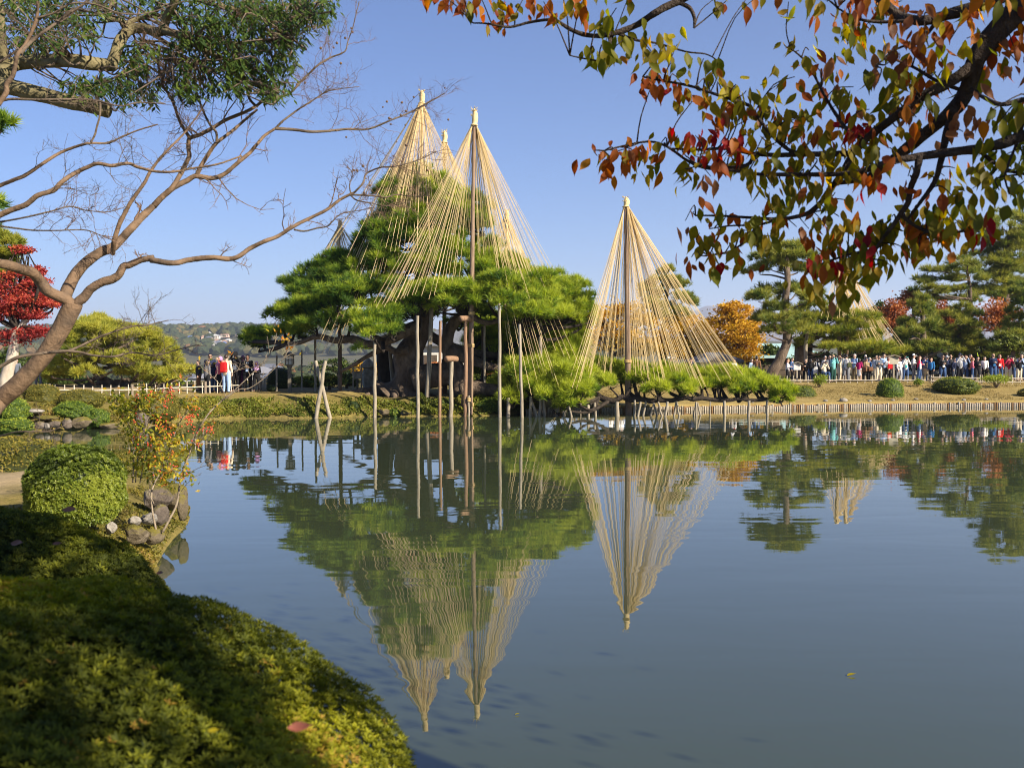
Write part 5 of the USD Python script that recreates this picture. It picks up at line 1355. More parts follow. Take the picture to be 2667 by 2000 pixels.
def person(label, foot, h=1.68, yaw=0.0, top='grey', bottom='jeans', hair='black', style='short', skin='light', pose='down', female=False, stout=1.0, hat=None, skirt=False, long_coat=False, hijab=None, glasses=False, inner=None, sit=False, stripe=None, group=None, lean=0.0):
    """yaw 0 faces the pond (towards -y); the figure is built upright at the origin"""
    k = h / 1.70
    t = thing('person', label, 'person', group, loc=foot, rz=yaw)
    sh = (0.158 if female else 0.185) * k * (0.9 + 0.1 * stout)
    hw = (0.105 if female else 0.10) * k
    w = stout * k
    hipz = 0.90 * k if not sit else 0.52
    dz = hipz - 0.90 * k
    fy = -1.0
    hip, chest, neck, head = [np.array([0, y * k, z * k + dz]) for y, z in ((0, 0.93), (-0.01, 1.25), (-0.005, 1.43), (-0.025, 1.575))]
    legs = []
    for s in (-1, 1):
        if sit:
            legs.append([(np.array([s * hw, 0.02, hipz]), 0.088 * w), (np.array([s * hw * 1.15, -0.42, hipz + 0.02]), 0.062 * k), (np.array([s * hw * 1.2, -0.47, 0.10]), 0.042 * k), (np.array([s * hw * 1.2, -0.62, 0.05]), 0.036 * k)])
        else:
            st = s * 0.05 * k * math.sin(len(label) * 1.7)
            legs.append([(np.array([s * hw, 0, hipz]), 0.095 * w), (np.array([s * (hw + 0.015), -0.03 * k + st, 0.48 * k]), 0.062 * w), (np.array([s * (hw + 0.025), 0.02 + st, 0.09 * k]), 0.043 * k), (np.array([s * (hw + 0.045), -0.14 * k + st, 0.045]), 0.036 * k)])
    arms = []
    for s in (-1, 1):
        S = np.array([s * sh, 0.0, 1.385 * k + dz])
        if pose == 'down' or (pose == 'one_up' and s < 0):
            E, Wp, d = S + [s * 0.055 * k, 0.02, -0.28 * k], S + [s * 0.06 * k, -0.07 * k, -0.52 * k], (0, -0.25, -1)
        elif pose in ('camera', 'one_up'):
            E, Wp, d = S + [s * 0.09 * k, -0.17 * k, -0.19 * k], np.array([s * 0.075 * k, -0.215 * k, 1.545 * k + dz]), (-s * 0.45, -0.25, 0.75)
        elif pose == 'crossed':
            E, Wp, d = S + [s * 0.05 * k, -0.06 * k, -0.27 * k], np.array([-s * 0.06 * k, -0.20 * k, 1.16 * k + dz + s * 0.02]), (-s, 0, 0.1)
        elif pose == 'hold':
            E, Wp, d = S + [s * 0.045 * k, 0.0, -0.27 * k], np.array([s * 0.07 * k, -0.25 * k, 1.15 * k + dz]), (-s * 0.5, -0.6, 0.25)
        else:                                            # push: arms forward at waist height
            E, Wp, d = S + [s * 0.05 * k, 0.03, -0.27 * k], S + [s * 0.02 * k, -0.26 * k, -0.40 * k], (0, -1, -0.1)
        arms.append((s, S, E, Wp, d))
    body = bones([(hip, 0.125 * w), (chest, 0.128 * w), (neck + [0, 0, 0.0], 0.052 * k), (head + [0, 0.012, -0.03], 0.070 * k)], 10)
    body += [m3.Manifold.batch_hull([ball([-sh * 0.92, 0, 1.37 * k + dz], 0.058 * k), ball([sh * 0.92, 0, 1.37 * k + dz], 0.058 * k), ball(chest, 0.11 * w)])]
    body += [m3.Manifold.batch_hull([ball(head + [0, 0.015, 0.035], 0.088 * k, 12), ball(head + [0, -0.02, -0.075 * k], 0.048 * k, 8), ball(head + [0, -0.028, 0.03], 0.078 * k, 10)])]
    body += [m3.Manifold.batch_hull([ball(head + [0, -0.098 * k, 0.012], 0.008, 6), ball(head + [0, -0.118 * k, -0.028], 0.013, 6)])]
    body += [ball(head + [s * 0.088 * k, 0.012, -0.005], 0.022, 6) for s in (-1, 1)]
    for L in legs:
        body += bones(L, 8)
    for s, S, E, Wp, d in arms:
        body += bones([(S, 0.055 * k), (E, 0.042 * k), (Wp, 0.030 * k)], 8) + finger_hand(Wp, d, (-s * 0.8, 0.1, -0.2) if pose == 'down' else (0, 0.5, -0.6), s, k)
    man_put('body', union(body), SKINS[skin], t)
    b = MB()
    for s in (-1, 1):
        q = icos(1)
        b.add(q.vertices * [0.014, 0.008, 0.009] * k + head + [s * 0.034 * k, -0.100 * k, 0.018 * k], q.faces)
    b.build('eyes', M_EYE, t)
    b = MB(); q = icos(1); b.add(q.vertices * [0.024, 0.008, 0.007] * k + head + [0, -0.094 * k, -0.062 * k], q.faces); b.build('mouth', M_LIP, t)
    if glasses:
        b = MB()
        for s in (-1, 1):
            b.box(head + [s * 0.036 * k, -0.110 * k, 0.02 * k], [0.058 * k, 0.012, 0.036 * k])
            b.box(head + [s * 0.088 * k, -0.05 * k, 0.022 * k], [0.008, 0.12 * k, 0.010])
        b.box(head + [0, -0.111 * k, 0.026 * k], [0.02 * k, 0.008, 0.008])
        b.build('glasses', M_EYE, t)
    # clothes
    o = 0.016 * k
    shirt = bones([(hip + [0, 0, -0.02 if not long_coat else -0.10], 0.128 * w + o), (chest, 0.136 * w + o), (neck + [0, 0.0, -0.035], 0.062 * k)], 12)
    shirt += [m3.Manifold.batch_hull([ball([-sh * 0.94, 0, 1.37 * k + dz], 0.066 * k), ball([sh * 0.94, 0, 1.37 * k + dz], 0.066 * k), ball(chest, 0.12 * w)])]
    for s, S, E, Wp, d in arms:
        shirt += bones([(S, 0.066 * k), (E, 0.055 * k), (E + (Wp - E) * 0.92, 0.043 * k)], 8)
    if long_coat:
        shirt += bones([(hip, 0.15 * w), (np.array([0, 0, 0.58 * k]), 0.17 * w)], 12)
    man_put('jacket' if long_coat or inner else 'shirt', union(shirt), cloth(CL[top]), t)
    if inner:
        b = MB()
        v = np.array([[-0.055, 0, 0], [0.055, 0, 0], [0.075, 0, -0.42], [-0.075, 0, -0.42]]) * k
        cy = -0.158 * w - 0.012
        v = np.vstack([v, v + [0, 0.02, 0]]) + [0, cy, 1.36 * k + dz]
        v[[0, 1, 4, 5], 1] += 0.055
        b.add(v, [[0, 3, 2, 1], [4, 5, 6, 7], [0, 4, 7, 3], [1, 2, 6, 5], [0, 1, 5, 4], [3, 7, 6, 2]])
        b.build('shirt', cloth(CL[inner]), t)
    if stripe:
        b = MB()
        for z in (1.30, 1.20, 1.10, 1.0):
            ring = lathe([(0.156 * w, -0.022), (0.156 * w, 0.022)], 14)
            b.add(ring[0] * [1, 1, 1] + [0, -0.005, z * k + dz], ring[1])
        b.build('stripes', cloth(CL[stripe]), t)
    pants = [m3.Manifold.batch_hull([ball(legs[0][0][0], 0.108 * w), ball(legs[1][0][0], 0.108 * w), ball(hip, 0.126 * w)])]
    if skirt:
        pants += bones([(hip, 0.13 * w), (np.array([0, -0.01, 0.52 * k]), 0.17 * w)], 12)
    else:
        for L in legs:
            pants += bones([(L[0][0], 0.108 * w), (L[1][0], 0.078 * w), (L[2][0] + [0, 0, 0.0], 0.060 * k)], 8)
    man_put('skirt' if skirt else 'trousers', union(pants), cloth(CL[bottom]), t)
    for L in legs:
        a, c = L[2][0], L[3][0]
        shoe = [m3.Manifold.batch_hull([ball([a[0], a[1] + 0.02, 0.055], 0.048 * k), ball([c[0], c[1], 0.04], 0.040 * k), ball([a[0], a[1] + 0.03, 0.03], 0.030 * k)])]
        man_put('shoe', union(shoe), M_SHOE, t)
    # hair, hats
    if hijab:
        hj = [m3.Manifold.batch_hull([ball(head + [0, 0.03, 0.04], 0.108 * k, 12), ball(head + [0, 0.03, -0.09 * k], 0.095 * k, 10)]), m3.Manifold.batch_hull([ball(head + [0, 0.02, -0.10 * k], 0.095 * k, 10), ball([-sh * 0.8, 0, 1.34 * k + dz], 0.075 * k), ball([sh * 0.8, 0, 1.34 * k + dz], 0.075 * k), ball(chest + [0, -0.03, 0], 0.13 * w)])]
        m_ = union(hj) - ball(head + [0, -0.13 * k, -0.01], 0.085 * k, 12)
        man_put('headscarf', m_, cloth(CL[hijab]), t)
    elif style != 'bald':
        hr = [m3.Manifold.batch_hull([ball(head + [0, 0.022, 0.048], 0.094 * k, 12), ball(head + [0, 0.045, 0.0], 0.080 * k, 10), ball(head + [0, -0.012, 0.072], 0.072 * k, 8)])]
        if style == 'bob':
            hr += bones([(head + [0, 0.04, 0.02], 0.095 * k), (head + [0, 0.05, -0.10 * k], 0.085 * k)], 10)
        if style == 'long':
            hr += bones([(head + [0, 0.04, 0.02], 0.095 * k), (head + [0, 0.06, -0.14 * k], 0.078 * k), (chest + [0, 0.12 * w, 0.06], 0.062 * k)], 10)
        if style == 'curly':
            rg = np.random.default_rng(len(label))
            hr += [ball(head + unit(q) * 0.085 * k * [1, 1, 1] + [0, 0.035, 0.02], 0.045 * k, 7) for q in rg.normal(size=(14, 3)) * [1, 1, 1] + [0, 0.9, 0.3]]
        m_ = union(hr) - ball(head + [0, -0.155 * k, -0.045 * k], 0.105 * k, 12)
        man_put('hair', m_, HAIRS[hair], t)
    if hat:
        col, brim = hat
        hh = [m3.Manifold.batch_hull([ball(head + [0, 0.02, 0.065], 0.098 * k, 12), ball(head + [0, 0.02, 0.09], 0.088 * k, 10)]) - m3.Manifold.cube([1, 1, 1], True).translate([0, 0, float(head[2] + 0.055 - 0.5)])]
        if brim == 'cap':
            hh += [m3.Manifold.batch_hull([m3.Manifold.cylinder(0.016, 0.075 * k, 0.075 * k, 14).translate([0, float(head[1] - 0.07), float(head[2] + 0.052)]), m3.Manifold.cylinder(0.012, 0.062 * k, 0.062 * k, 14).translate([0, float(head[1] - 0.13), float(head[2] + 0.040)])])]
        else:
            hh += [m3.Manifold.cylinder(0.035, 0.150 * k, 0.108 * k, 16).translate([0, float(head[1] + 0.02), float(head[2] + 0.035)])]
        man_put('hat', union(hh), cloth(CL[col]), t)
    R = np.array([[math.cos(yaw), -math.sin(yaw), 0], [math.sin(yaw), math.cos(yaw), 0], [0, 0, 1]])
    place = lambda q: R @ np.asarray(q, float) + np.asarray(foot, float)
    return place, dict(k=k, head=head, chest=chest, hands=[a[3] for a in arms], sh=sh, hip=hip, w=w, dz=dz)


def gadget(name, label, c, yaw, col='gear', size=(0.13, 0.05, 0.085), lens=True):
    t = thing(name, label, 'camera' if 'camera' in name else 'phone', loc=c, rz=yaw)
    mt = M_GEAR if col == 'gear' else cloth(CL[col])
    man_put('case', m3.Manifold.batch_hull([ball([sx * (size[0] / 2 - 0.012), sy * (size[1] / 2 - 0.01), sz * (size[2] / 2 - 0.01)], 0.012, 6) for sx in (-1, 1) for sy in (-1, 1) for sz in (-1, 1)]), mt, t)
    if lens:
        v, f = lathe([(0.032, 0), (0.034, 0.03), (0.030, 0.06)], 12)
        put('lens', np.stack([v[:, 0], -v[:, 2] - size[1] / 2, v[:, 1]], 1), f[:, ::-1] * 1, M_GEAR, t, 40)
    return t


def bag(name, label, c, yaw, col, size=(0.30, 0.12, 0.24), strap=0.35, cat='bag'):
    t = thing(name, label, cat, loc=c, rz=yaw)
    r = min(size) * 0.35
    man_put('body', m3.Manifold.batch_hull([ball([sx * (size[0] / 2 - r) * (1.0 if sz < 0 else 0.82), sy * (size[1] / 2 - r), sz * (size[2] / 2 - r)], r, 8) for sx in (-1, 1) for sy in (-1, 1) for sz in (-1, 1)]), cloth(CL[col]), t)
    a = np.linspace(0, np.pi, 11)
    v, f = tube(np.stack([np.cos(a) * size[0] * 0.32, 0 * a, size[2] * 0.42 + np.sin(a) * strap], 1), 0.012, 6)
    put('strap', v, f, cloth(CL[col]), t, True)
    return t


def stand(frm, x, y_head, D, s=5.978):
    """ground point under a head seen at (x, y_head), and the height that reaches it"""
    q = P(*frm(x, y_head), D)
    z = float(ground_z(q[0], D))
    return np.array([q[0], D, z]), q[2] - z


PR = 'visitors standing along the right-hand path'
back_, left_, right_ = math.pi, math.pi / 2 * -1, math.pi / 2   # yaw: turned away, facing left, facing right
crowd = [
    # frame, x, head top, D, label, options, carried
    (cH, 125, 255, 59.6, 'woman in a red top and white cardigan, alone left of the leaning pine', dict(top='white', inner='red', bottom='lightgrey', hair='dark', style='long', female=True, pose='hold'), None),
    (cR1, 45, 330, 60.2, 'woman in a light blue jacket half hidden behind the man in brown', dict(top='paleblue', bottom='navy', hair='dark', style='bob', female=True, yaw=0.5, pose='down'), None),
    (cR1, 125, 292, 59.4, 'man seen from behind in a brown sweater and jeans near the leaning pine', dict(top='brown', bottom='jeans', hair='black', yaw=2.7), ('shoulder_bag', 'dark shoulder bag on the man in brown', 'dark', (0.28, 0.10, 0.26), (-0.05, 0.2, 0.93))),
    (cR1, 605, 378, 59.2, 'red haired woman in a lilac grey cardigan walking right past the notice board', dict(top='lightgrey', inner='purple', bottom='black', hair='auburn', style='long', female=True, yaw=1.2, pose='hold'), None),
    (cR1, 675, 312, 60.4, 'man in a dark denim jacket beside the white notice board', dict(top='denim', bottom='black', hair='dark', yaw=0.9), None),
    (cR1, 890, 380, 60.0, 'woman in black with brown hair right of the notice board', dict(top='black', bottom='black', hair='dark', style='long', female=True, yaw=-0.6, pose='hold'), ('shoulder_bag', 'dark shoulder bag of the woman in black', 'brown', (0.26, 0.10, 0.22), (-0.2, -0.1, 0.95))),
    (cR1, 965, 345, 59.3, 'black haired person in a black jacket and jeans seen from behind', dict(top='black', bottom='jeans', hair='black', style='bob', yaw=2.8), ('carrier_bag', 'white plastic carrier bag of the person in black', 'white', (0.26, 0.08, 0.42), (-0.27, 0.0, 0.85))),
    (cR1, 1075, 335, 60.3, 'woman in a long grey coat left of the wheelchair', dict(top='grey', bottom='dark', hair='black', style='bob', female=True, yaw=-2.4, long_coat=True), None),
    (cR1, 1190, 285, 59.9, 'grey haired man in a grey cardigan standing behind the wheelchair', dict(top='greytop', inner='grey', bottom='dark', hair='grey', glasses=True, pose='push'), None),
    (cR1, 1312, 268, 58.9, 'blonde woman in a turquoise shirt and dark green trousers taking a picture', dict(top='turq', bottom='dgreen', hair='blonde', style='curly', female=True, yaw=0.5, pose='camera', stout=1.12), ('compact_camera', 'camera held up by the woman in turquoise')),
    (cR1, 1255, 272, 61.0, 'man in navy raising a phone behind the grey haired man', dict(top='navy', bottom='dark', hair='dark', pose='one_up', yaw=0.3), None),
    (cR1, 1412, 278, 59.4, 'bald man with beige vest and cream trousers taking a picture', dict(top='cream', bottom='cream', style='bald', skin='tan', yaw=0.7, pose='camera'), ('compact_camera', 'camera held up by the bald man in beige')),
    (cR1, 1520, 258, 58.9, 'dark haired man in a light grey sweater and grey trousers seen from behind', dict(top='lightgrey', bottom='grey', hair='black', yaw=2.9, stout=1.1), ('sling_bag', 'dark sling bag on the back of the man in light grey', 'olive', (0.24, 0.10, 0.28), (-0.16, 0.17, 1.05))),
    (cR1, 1652, 255, 60.0, 'grey haired man in a pale blue shirt and khaki trousers turned to the left', dict(top='paleblue', bottom='khaki', hair='grey', yaw=-1.0, pose='hold'), None),
    (cR1, 1722, 335, 59.0, 'black haired woman in a magenta jacket and pale grey skirt', dict(top='magenta', bottom='lightgrey', hair='black', style='bob', female=True, yaw=2.4, pose='hold', skirt=True, stout=1.12), ('handbag', 'brown leather bag of the woman in magenta', 'brown', (0.34, 0.14, 0.30), (-0.28, -0.05, 0.92))),
    (cR1, 1818, 270, 60.6, 'white haired man with dark glasses behind the woman in the bucket hat', dict(top='dark', bottom='dark', hair='white', glasses=True, pose='down'), None),
    (cR1, 1832, 345, 59.0, 'woman in a navy bucket hat and khaki coat with black trousers', dict(top='khaki', bottom='black', hair='black', style='bob', female=True, pose='hold', hat=('navy', 'brim')), ('handbag', 'brown handbag of the woman in the bucket hat', 'brown', (0.30, 0.13, 0.24), (0.2, -0.16, 0.92))),
    (cR1, 1880, 310, 60.2, 'grey haired man in a blue jacket behind the woman in the bucket hat', dict(top='blue', bottom='dark', hair='grey', yaw=0.8), None),
    (cR1, 2025, 278, 58.9, 'stout man in a slate grey sweater and cream trousers with folded arms', dict(top='slate', bottom='cream', hair='dark', skin='tan', pose='crossed', stout=1.2, yaw=0.3), None),
    (cR1, 1992, 276, 60.4, 'red faced man in light clothes just behind the man with folded arms', dict(top='white', bottom='cream', hair='grey', style='bald', yaw=-0.4), None),
    (cR1, 2105, 250, 59.6, 'young man in a pale blue patterned shirt right of the man with folded arms', dict(top='paleblue', bottom='dark', hair='black', pose='hold'), None),
    (cR1, 2175, 300, 59.0, 'woman in a white blouse with a red bag left of the tall notice board', dict(top='white', bottom='black', hair='black', style='bob', female=True, pose='hold'), ('handbag', 'bright red bag carried left of the tall notice board', 'red', (0.30, 0.12, 0.30), (0.0, -0.26, 1.05))),
    (cR2, 240, 350, 59.4, 'woman in white and black stripes behind the post of the tall notice board', dict(top='white', stripe='black', bottom='grey', hair='black', style='bob', female=True, yaw=1.2), None),
    (cR2, 275, 372, 60.4, 'person in a cap with red and white clothes right of the tall notice board', dict(top='white', bottom='lightgrey', hair='dark', hat=('maroon', 'cap'), yaw=0.4), None),
    (cR2, 368, 285, 58.8, 'auburn haired woman in an open white jacket raising a teal camera', dict(top='white', inner='teal', bottom='jeans', hair='auburn', style='long', female=True, pose='camera', stout=1.1), ('compact_camera', 'teal camera before the face of the woman in the white jacket', 'teal')),
    (cR2, 492, 258, 59.6, 'man in a white cap and black and white checked shirt facing right', dict(top='white', stripe='slate', bottom='grey', hair='black', hat=('white', 'cap'), yaw=1.2, pose='hold'), ('carrier_bag', 'pale blue carrier bag at the feet of the man in the checked shirt', 'paleblue', (0.34, 0.14, 0.40), (-0.05, -0.22, 0.22))),
    (cR2, 582, 288, 59.0, 'auburn haired woman in a crimson jacket and jeans turned right', dict(top='crimson', bottom='jeans', hair='auburn', style='long', female=True, yaw=1.1, pose='hold'), ('carrier_bag', 'white cloth bag at the side of the woman in crimson', 'white', (0.30, 0.10, 0.34), (-0.24, -0.08, 1.02))),
    (cR2, 672, 290, 59.2, 'man in a denim jacket and grey trousers aiming a camera', dict(top='denim', inner='grey', bottom='grey', hair='dark', pose='camera'), ('compact_camera', 'camera aimed by the man in the denim jacket')),
    (cR2, 770, 325, 58.9, 'auburn haired woman in a bright blue jacket and black trousers', dict(top='blue', bottom='black', hair='auburn', style='bob', female=True, yaw=-0.7, pose='down'), ('handbag', 'tan shopping bag hanging beside the woman in bright blue', 'khaki', (0.26, 0.10, 0.34), (-0.30, -0.08, 0.72))),
    (cR2, 948, 270, 58.9, 'man with sunglasses in a black and white windbreaker and jeans', dict(top='black', inner='white', bottom='jeans', hair='dark', skin='tan', glasses=True, pose='hold', stout=1.15), None),
    (cR2, 1012, 285, 60.4, 'person in a pale grey cap behind the man in the windbreaker', dict(top='navy', bottom='dark', hair='grey', hat=('lightgrey', 'cap'), yaw=0.3), None),
    (cR2, 1072, 265, 60.8, 'tanned bald man in dark clothes behind the man in the windbreaker', dict(top='dark', bottom='dark', style='bald', skin='tan', yaw=-0.2), None),
    (cR2, 1130, 350, 60.2, 'man in a navy coat left of the man in the pale grey jacket', dict(top='navy', bottom='slate', hair='dark', yaw=0.6), None),
    (cR2, 1215, 248, 59.0, 'man in a dark cap and pale grey jacket lifting a camera to his eye', dict(top='lightgrey', inner='grey', bottom='black', hair='black', hat=('navy', 'cap'), pose='camera', stout=1.1), ('compact_camera', 'black camera lifted by the man in the dark cap')),
    (cR2, 1298, 275, 60.2, 'woman in a light blue top and jeans behind the man with the lifted camera', dict(top='paleblue', bottom='jeans', hair='auburn', style='bob', female=True, pose='one_up'), None),
    (cR2, 1372, 258, 60.2, 'black haired woman in black with an orange bag', dict(top='black', bottom='black', hair='black', style='curly', female=True, yaw=0.6), ('handbag', 'orange brown bag of the black haired woman in black', 'orange', (0.34, 0.14, 0.36), (-0.12, -0.2, 1.0))),
    (cR2, 1412, 312, 59.3, 'curly auburn haired woman in a pink top and jeans turned right', dict(top='pink', bottom='jeans', hair='auburn', style='curly', female=True, yaw=1.2, pose='hold'), None),
    (cR2, 1492, 295, 58.6, 'heavy set woman in a black shirt with a grey jacket tied at her waist', dict(top='black', bottom='dark', hair='black', female=True, pose='hold', stout=1.38, stripe=None), ('phone', 'phone in the hands of the heavy set woman in black')),
    (cR2, 1600, 295, 59.6, 'young woman in a white long sleeved top and black trousers', dict(top='white', bottom='black', hair='dark', style='short', female=True, yaw=-0.4, pose='down'), None),
    (cR2, 1732, 248, 58.9, 'man with sunglasses in a navy sweater, blue lanyard and jeans', dict(top='navy', inner='blue', bottom='jeans', hair='blonde', glasses=True, pose='hold', stout=1.25), None),
    (cR2, 1835, 262, 59.8, 'woman with sunglasses in a bright red jacket and jeans', dict(top='red', inner='white', bottom='jeans', hair='auburn', style='bob', female=True, glasses=True, yaw=-0.3), None),
    (cR2, 1968, 278, 59.0, 'bald man in a red plaid shirt and cream trousers holding a camera to his face', dict(top='crimson', stripe='maroon', bottom='cream', style='bald', skin='tan', pose='camera', stout=1.15), ('compact_camera', 'camera held by the bald man in red plaid')),
    (cR2, 2040, 305, 60.4, 'dark haired person in dark clothes right of the bald man in red plaid', dict(top='dark', bottom='denim', hair='black', yaw=-0.5), None),
    (cR2, 2138, 342, 58.6, 'bald man in a black shirt and cream trousers crouching over a camera', dict(top='black', bottom='cream', style='bald', skin='tan', pose='camera', stout=1.15), ('compact_camera', 'camera of the bald man in black at the right edge')),
    (cR2, 2178, 255, 59.6, 'tall dark haired man in a light blue shirt at the right edge', dict(top='paleblue', bottom='jeans', hair='black', yaw=-0.6, pose='hold'), None),
    # beyond the rope curtain of the wide cone
    (cJ, 550, 395, 66, 'person in white half hidden by ropes left of the dark tree stump', dict(top='white', bottom='dark', hair='dark', yaw=0.8), None),
    (cJ, 668, 385, 65, 'white haired person in a white shirt seen through the ropes beside the cone pole', dict(top='white', bottom='grey', hair='white', yaw=0.6), None),
    (cJ, 1105, 375, 66, 'person in pale grey seen through the ropes right of the cone pole', dict(top='lightgrey', bottom='dark', hair='dark', yaw=-0.5), None),
    (cJ, 1240, 360, 65, 'person in navy under the pale sign behind the ropes', dict(top='navy', bottom='dark', hair='black', yaw=0.4), None),
    (cJ, 1475, 385, 66, 'person in dark blue by the garden hut behind the ropes', dict(top='navy', bottom='black', hair='auburn', style='bob', female=True, yaw=0.2), None)]
for frm, x, y, D, lab, opt, carry in crowd:
    yaw = opt.pop('yaw', 0.0)
    foot, hh = stand(frm, x, y, D)
    hh = float(np.clip(hh, 1.35, 1.86))
    place, q = person(lab, foot, hh, yaw, group=PR if D < 62 else 'visitors behind the rope curtain', **opt)
    if carry:
        if 'camera' in carry[0] or carry[0] == 'phone':
            c = (q['hands'][0] + q['hands'][1]) / 2 + np.array([0, -0.03, 0.075 if opt.get('pose') == 'camera' else 0.04])
            gadget(carry[0], carry[1], place(c), yaw, carry[2] if len(carry) > 2 else 'gear', (0.13, 0.05, 0.085) if carry[0] != 'phone' else (0.075, 0.012, 0.14), carry[0] != 'phone')
        else:
            bag(carry[0], carry[1], place(np.array(carry[4]) * [1, 1, q['k']]), yaw, carry[2], carry[3])

# the wheelchair and the woman sitting in it
D = 58.7
foot, hh = stand(cR1, 1172, 398, D)
place, q = person('white haired woman in a cream jacket sitting in the wheelchair', foot, 1.58, 0.15, top='cream', bottom='jeans', hair='white', style='curly', female=True, pose='camera', sit=True, group=PR)
gadget('compact_camera', 'camera held up by the seated white haired woman', place((q['hands'][0] + q['hands'][1]) / 2 + [0, -0.03, 0.07]), 0.15)
t = thing('wheelchair', 'wheelchair with spoked wheels carrying the white haired woman', 'wheelchair', loc=foot, rz=0.15)
b = MB(); b.box([0, 0.02, 0.40], [0.46, 0.46, 0.05]); b.build('seat', M_GEAR, t)
b = MB(); b.box([0, 0.27, 0.68], [0.44, 0.04, 0.46]); b.build('backrest', M_GEAR, t)
M_METAL = plain_mat('grey_metal', (0.38, 0.38, 0.40), 0.35, 0.5, 0.8)
for s in (-1, 1):
    a = np.linspace(0, 2 * np.pi, 25)
    c = np.array([s * 0.29, 0.16, 0.30])
    v, f = tube(c + np.stack([0 * a, np.cos(a) * 0.29, np.sin(a) * 0.29], 1), 0.016, 6, False)
    w_ = put('wheel', v, f, M_GEAR, t, True)
    b = MB()
    for k in range(8):
        th = k / 8 * 2 * np.pi
        b.tube([c, c + [0, math.cos(th) * 0.28, math.sin(th) * 0.28]], 0.005, 4)
    b.build('spokes', M_METAL, t)
    a = np.linspace(0, 2 * np.pi, 17)
    v, f = tube(np.array([s * 0.24, -0.42, 0.09]) + np.stack([0 * a, np.cos(a) * 0.08, np.sin(a) * 0.08], 1), 0.016, 6, False)
    put('wheel', v, f, M_GEAR, t, True)
    v, f = tube([[s * 0.25, 0.40, 0.93], [s * 0.25, 0.29, 0.90], [s * 0.25, 0.28, 0.40], [s * 0.25, -0.20, 0.38], [s * 0.24, -0.40, 0.16]], 0.014, 6)
    put('frame', v, f, M_METAL, t, True)
    b = MB(); b.box([s * 0.25, -0.02, 0.62], [0.06, 0.34, 0.035]); b.build('armrest', M_GEAR, t)
    b = MB(); b.box([s * 0.13, -0.58, 0.02], [0.16, 0.18, 0.02]); b.build('footrest', M_GEAR, t)
# raised stick
q = P(*cR2(1500, 330), 59.4)
t = thing('stick', 'bright yellow green stick with a red lower end held up above the crowd', 'stick')
e = P(*cR2(1487, 228), 59.4)
m_ = q + (e - q) * 0.4
v, f = tube([m_, e], 0.020, 7); put('upper_end', v, f, plain_mat('stick_green', (0.55, 0.70, 0.04), 0.4), t, True)
v, f = tube([q - [0, 0, 0.1], m_], 0.021, 7); put('lower_end', v, f, cloth(CL['red']), t, True)

GLF = 'group of visitors on the left path'
lead = [
    (650, 495, 47.6, 'person in brown trousers half hidden by the umbrella pine', dict(top='dark', bottom='brown', hair='dark', yaw=-1.2), None),
    (812, 395, 47.2, 'tall man with sunglasses in a dark navy jacket looking down at his hands', dict(top='navy', bottom='dark', hair='black', glasses=True, yaw=0.4, pose='hold', skin='tan'), None),
    (770, 485, 46.4, 'woman with tied hair in a dark grey padded jacket seen from behind', dict(top='greytop', bottom='black', hair='dark', style='bob', female=True, yaw=2.5), None),
    (868, 520, 46.9, 'person in navy with jeans beside the woman in padded grey', dict(top='navy', bottom='jeans', hair='black', style='bob', yaw=2.8), None),
    (960, 435, 46.6, 'woman in a pale pink headscarf and black skirt raising her hand', dict(top='pink', bottom='black', hijab='lilac', skin='tan', female=True, skirt=True, yaw=-0.5, pose='one_up'), None),
    (1045, 405, 46.2, 'person with beige sleeves and jeans seen from behind carrying a red backpack', dict(top='cream', bottom='paleblue', hair='dark', yaw=2.9), ('red_backpack', 'shiny red backpack on the back of the person with beige sleeves', 'red', (0.36, 0.19, 0.50), (0.0, 0.24, 1.14), 0.1)),
    (1180, 362, 47.0, 'tallest man of the left group, in black, holding up a video camera', dict(top='black', inner='slate', bottom='black', hair='black', skin='brown', pose='camera'), ('video_camera', 'black video camera held by the tallest man of the left group')),
    (1285, 425, 47.4, 'woman in a dark purple headscarf and sunglasses', dict(top='purple', bottom='purple', hijab='purple', skin='brown', female=True, glasses=True, skirt=True, pose='hold'), None),
    (1352, 412, 46.8, 'man in an open black jacket over a blue striped shirt', dict(top='black', inner='paleblue', bottom='black', hair='black', skin='brown', pose='hold', yaw=0.2), None),
    (1482, 512, 46.4, 'short woman in a lilac headscarf and black top at the right of the group', dict(top='black', bottom='black', hijab='lilac', skin='brown', female=True, pose='hold', stout=1.1), None)]
for x, y, D, lab, opt, carry in lead:
    yaw = opt.pop('yaw', 0.0)
    foot, hh = stand(cL, x, y, D)
    opt.setdefault('stout', 1.16)
    place, q = person(lab, foot, float(np.clip(hh, 1.35, 1.95)), yaw, group=GLF, **opt)
    if carry:
        if 'camera' in carry[0]:
            c = (q['hands'][0] + q['hands'][1]) / 2 + np.array([0, -0.05, 0.06])
            gadget(carry[0], carry[1], place(c), yaw - 0.5, 'gear', (0.16, 0.30, 0.14))
        else:
            bag(carry[0], carry[1], place(np.array(carry[4]) * [1, 1, q['k']]), yaw, carry[2], carry[3], carry[5])
for frm, s_, x, y, D, lab, opt in [(cD, 2.458, 245, 545, 52, 'person in pale grey glimpsed behind the trunk of the bare tree', dict(top='lightgrey', bottom='grey', hair='grey')), (cD, 2.458, 105, 540, 53, 'person with white hair glimpsed right of the pale maple trunk', dict(top='slate', bottom='dark', hair='white'))]:
    foot, hh = stand(frm, x, y, D)
    person(lab, foot, float(np.clip(hh, 1.5, 1.8)), 0.6, **opt)

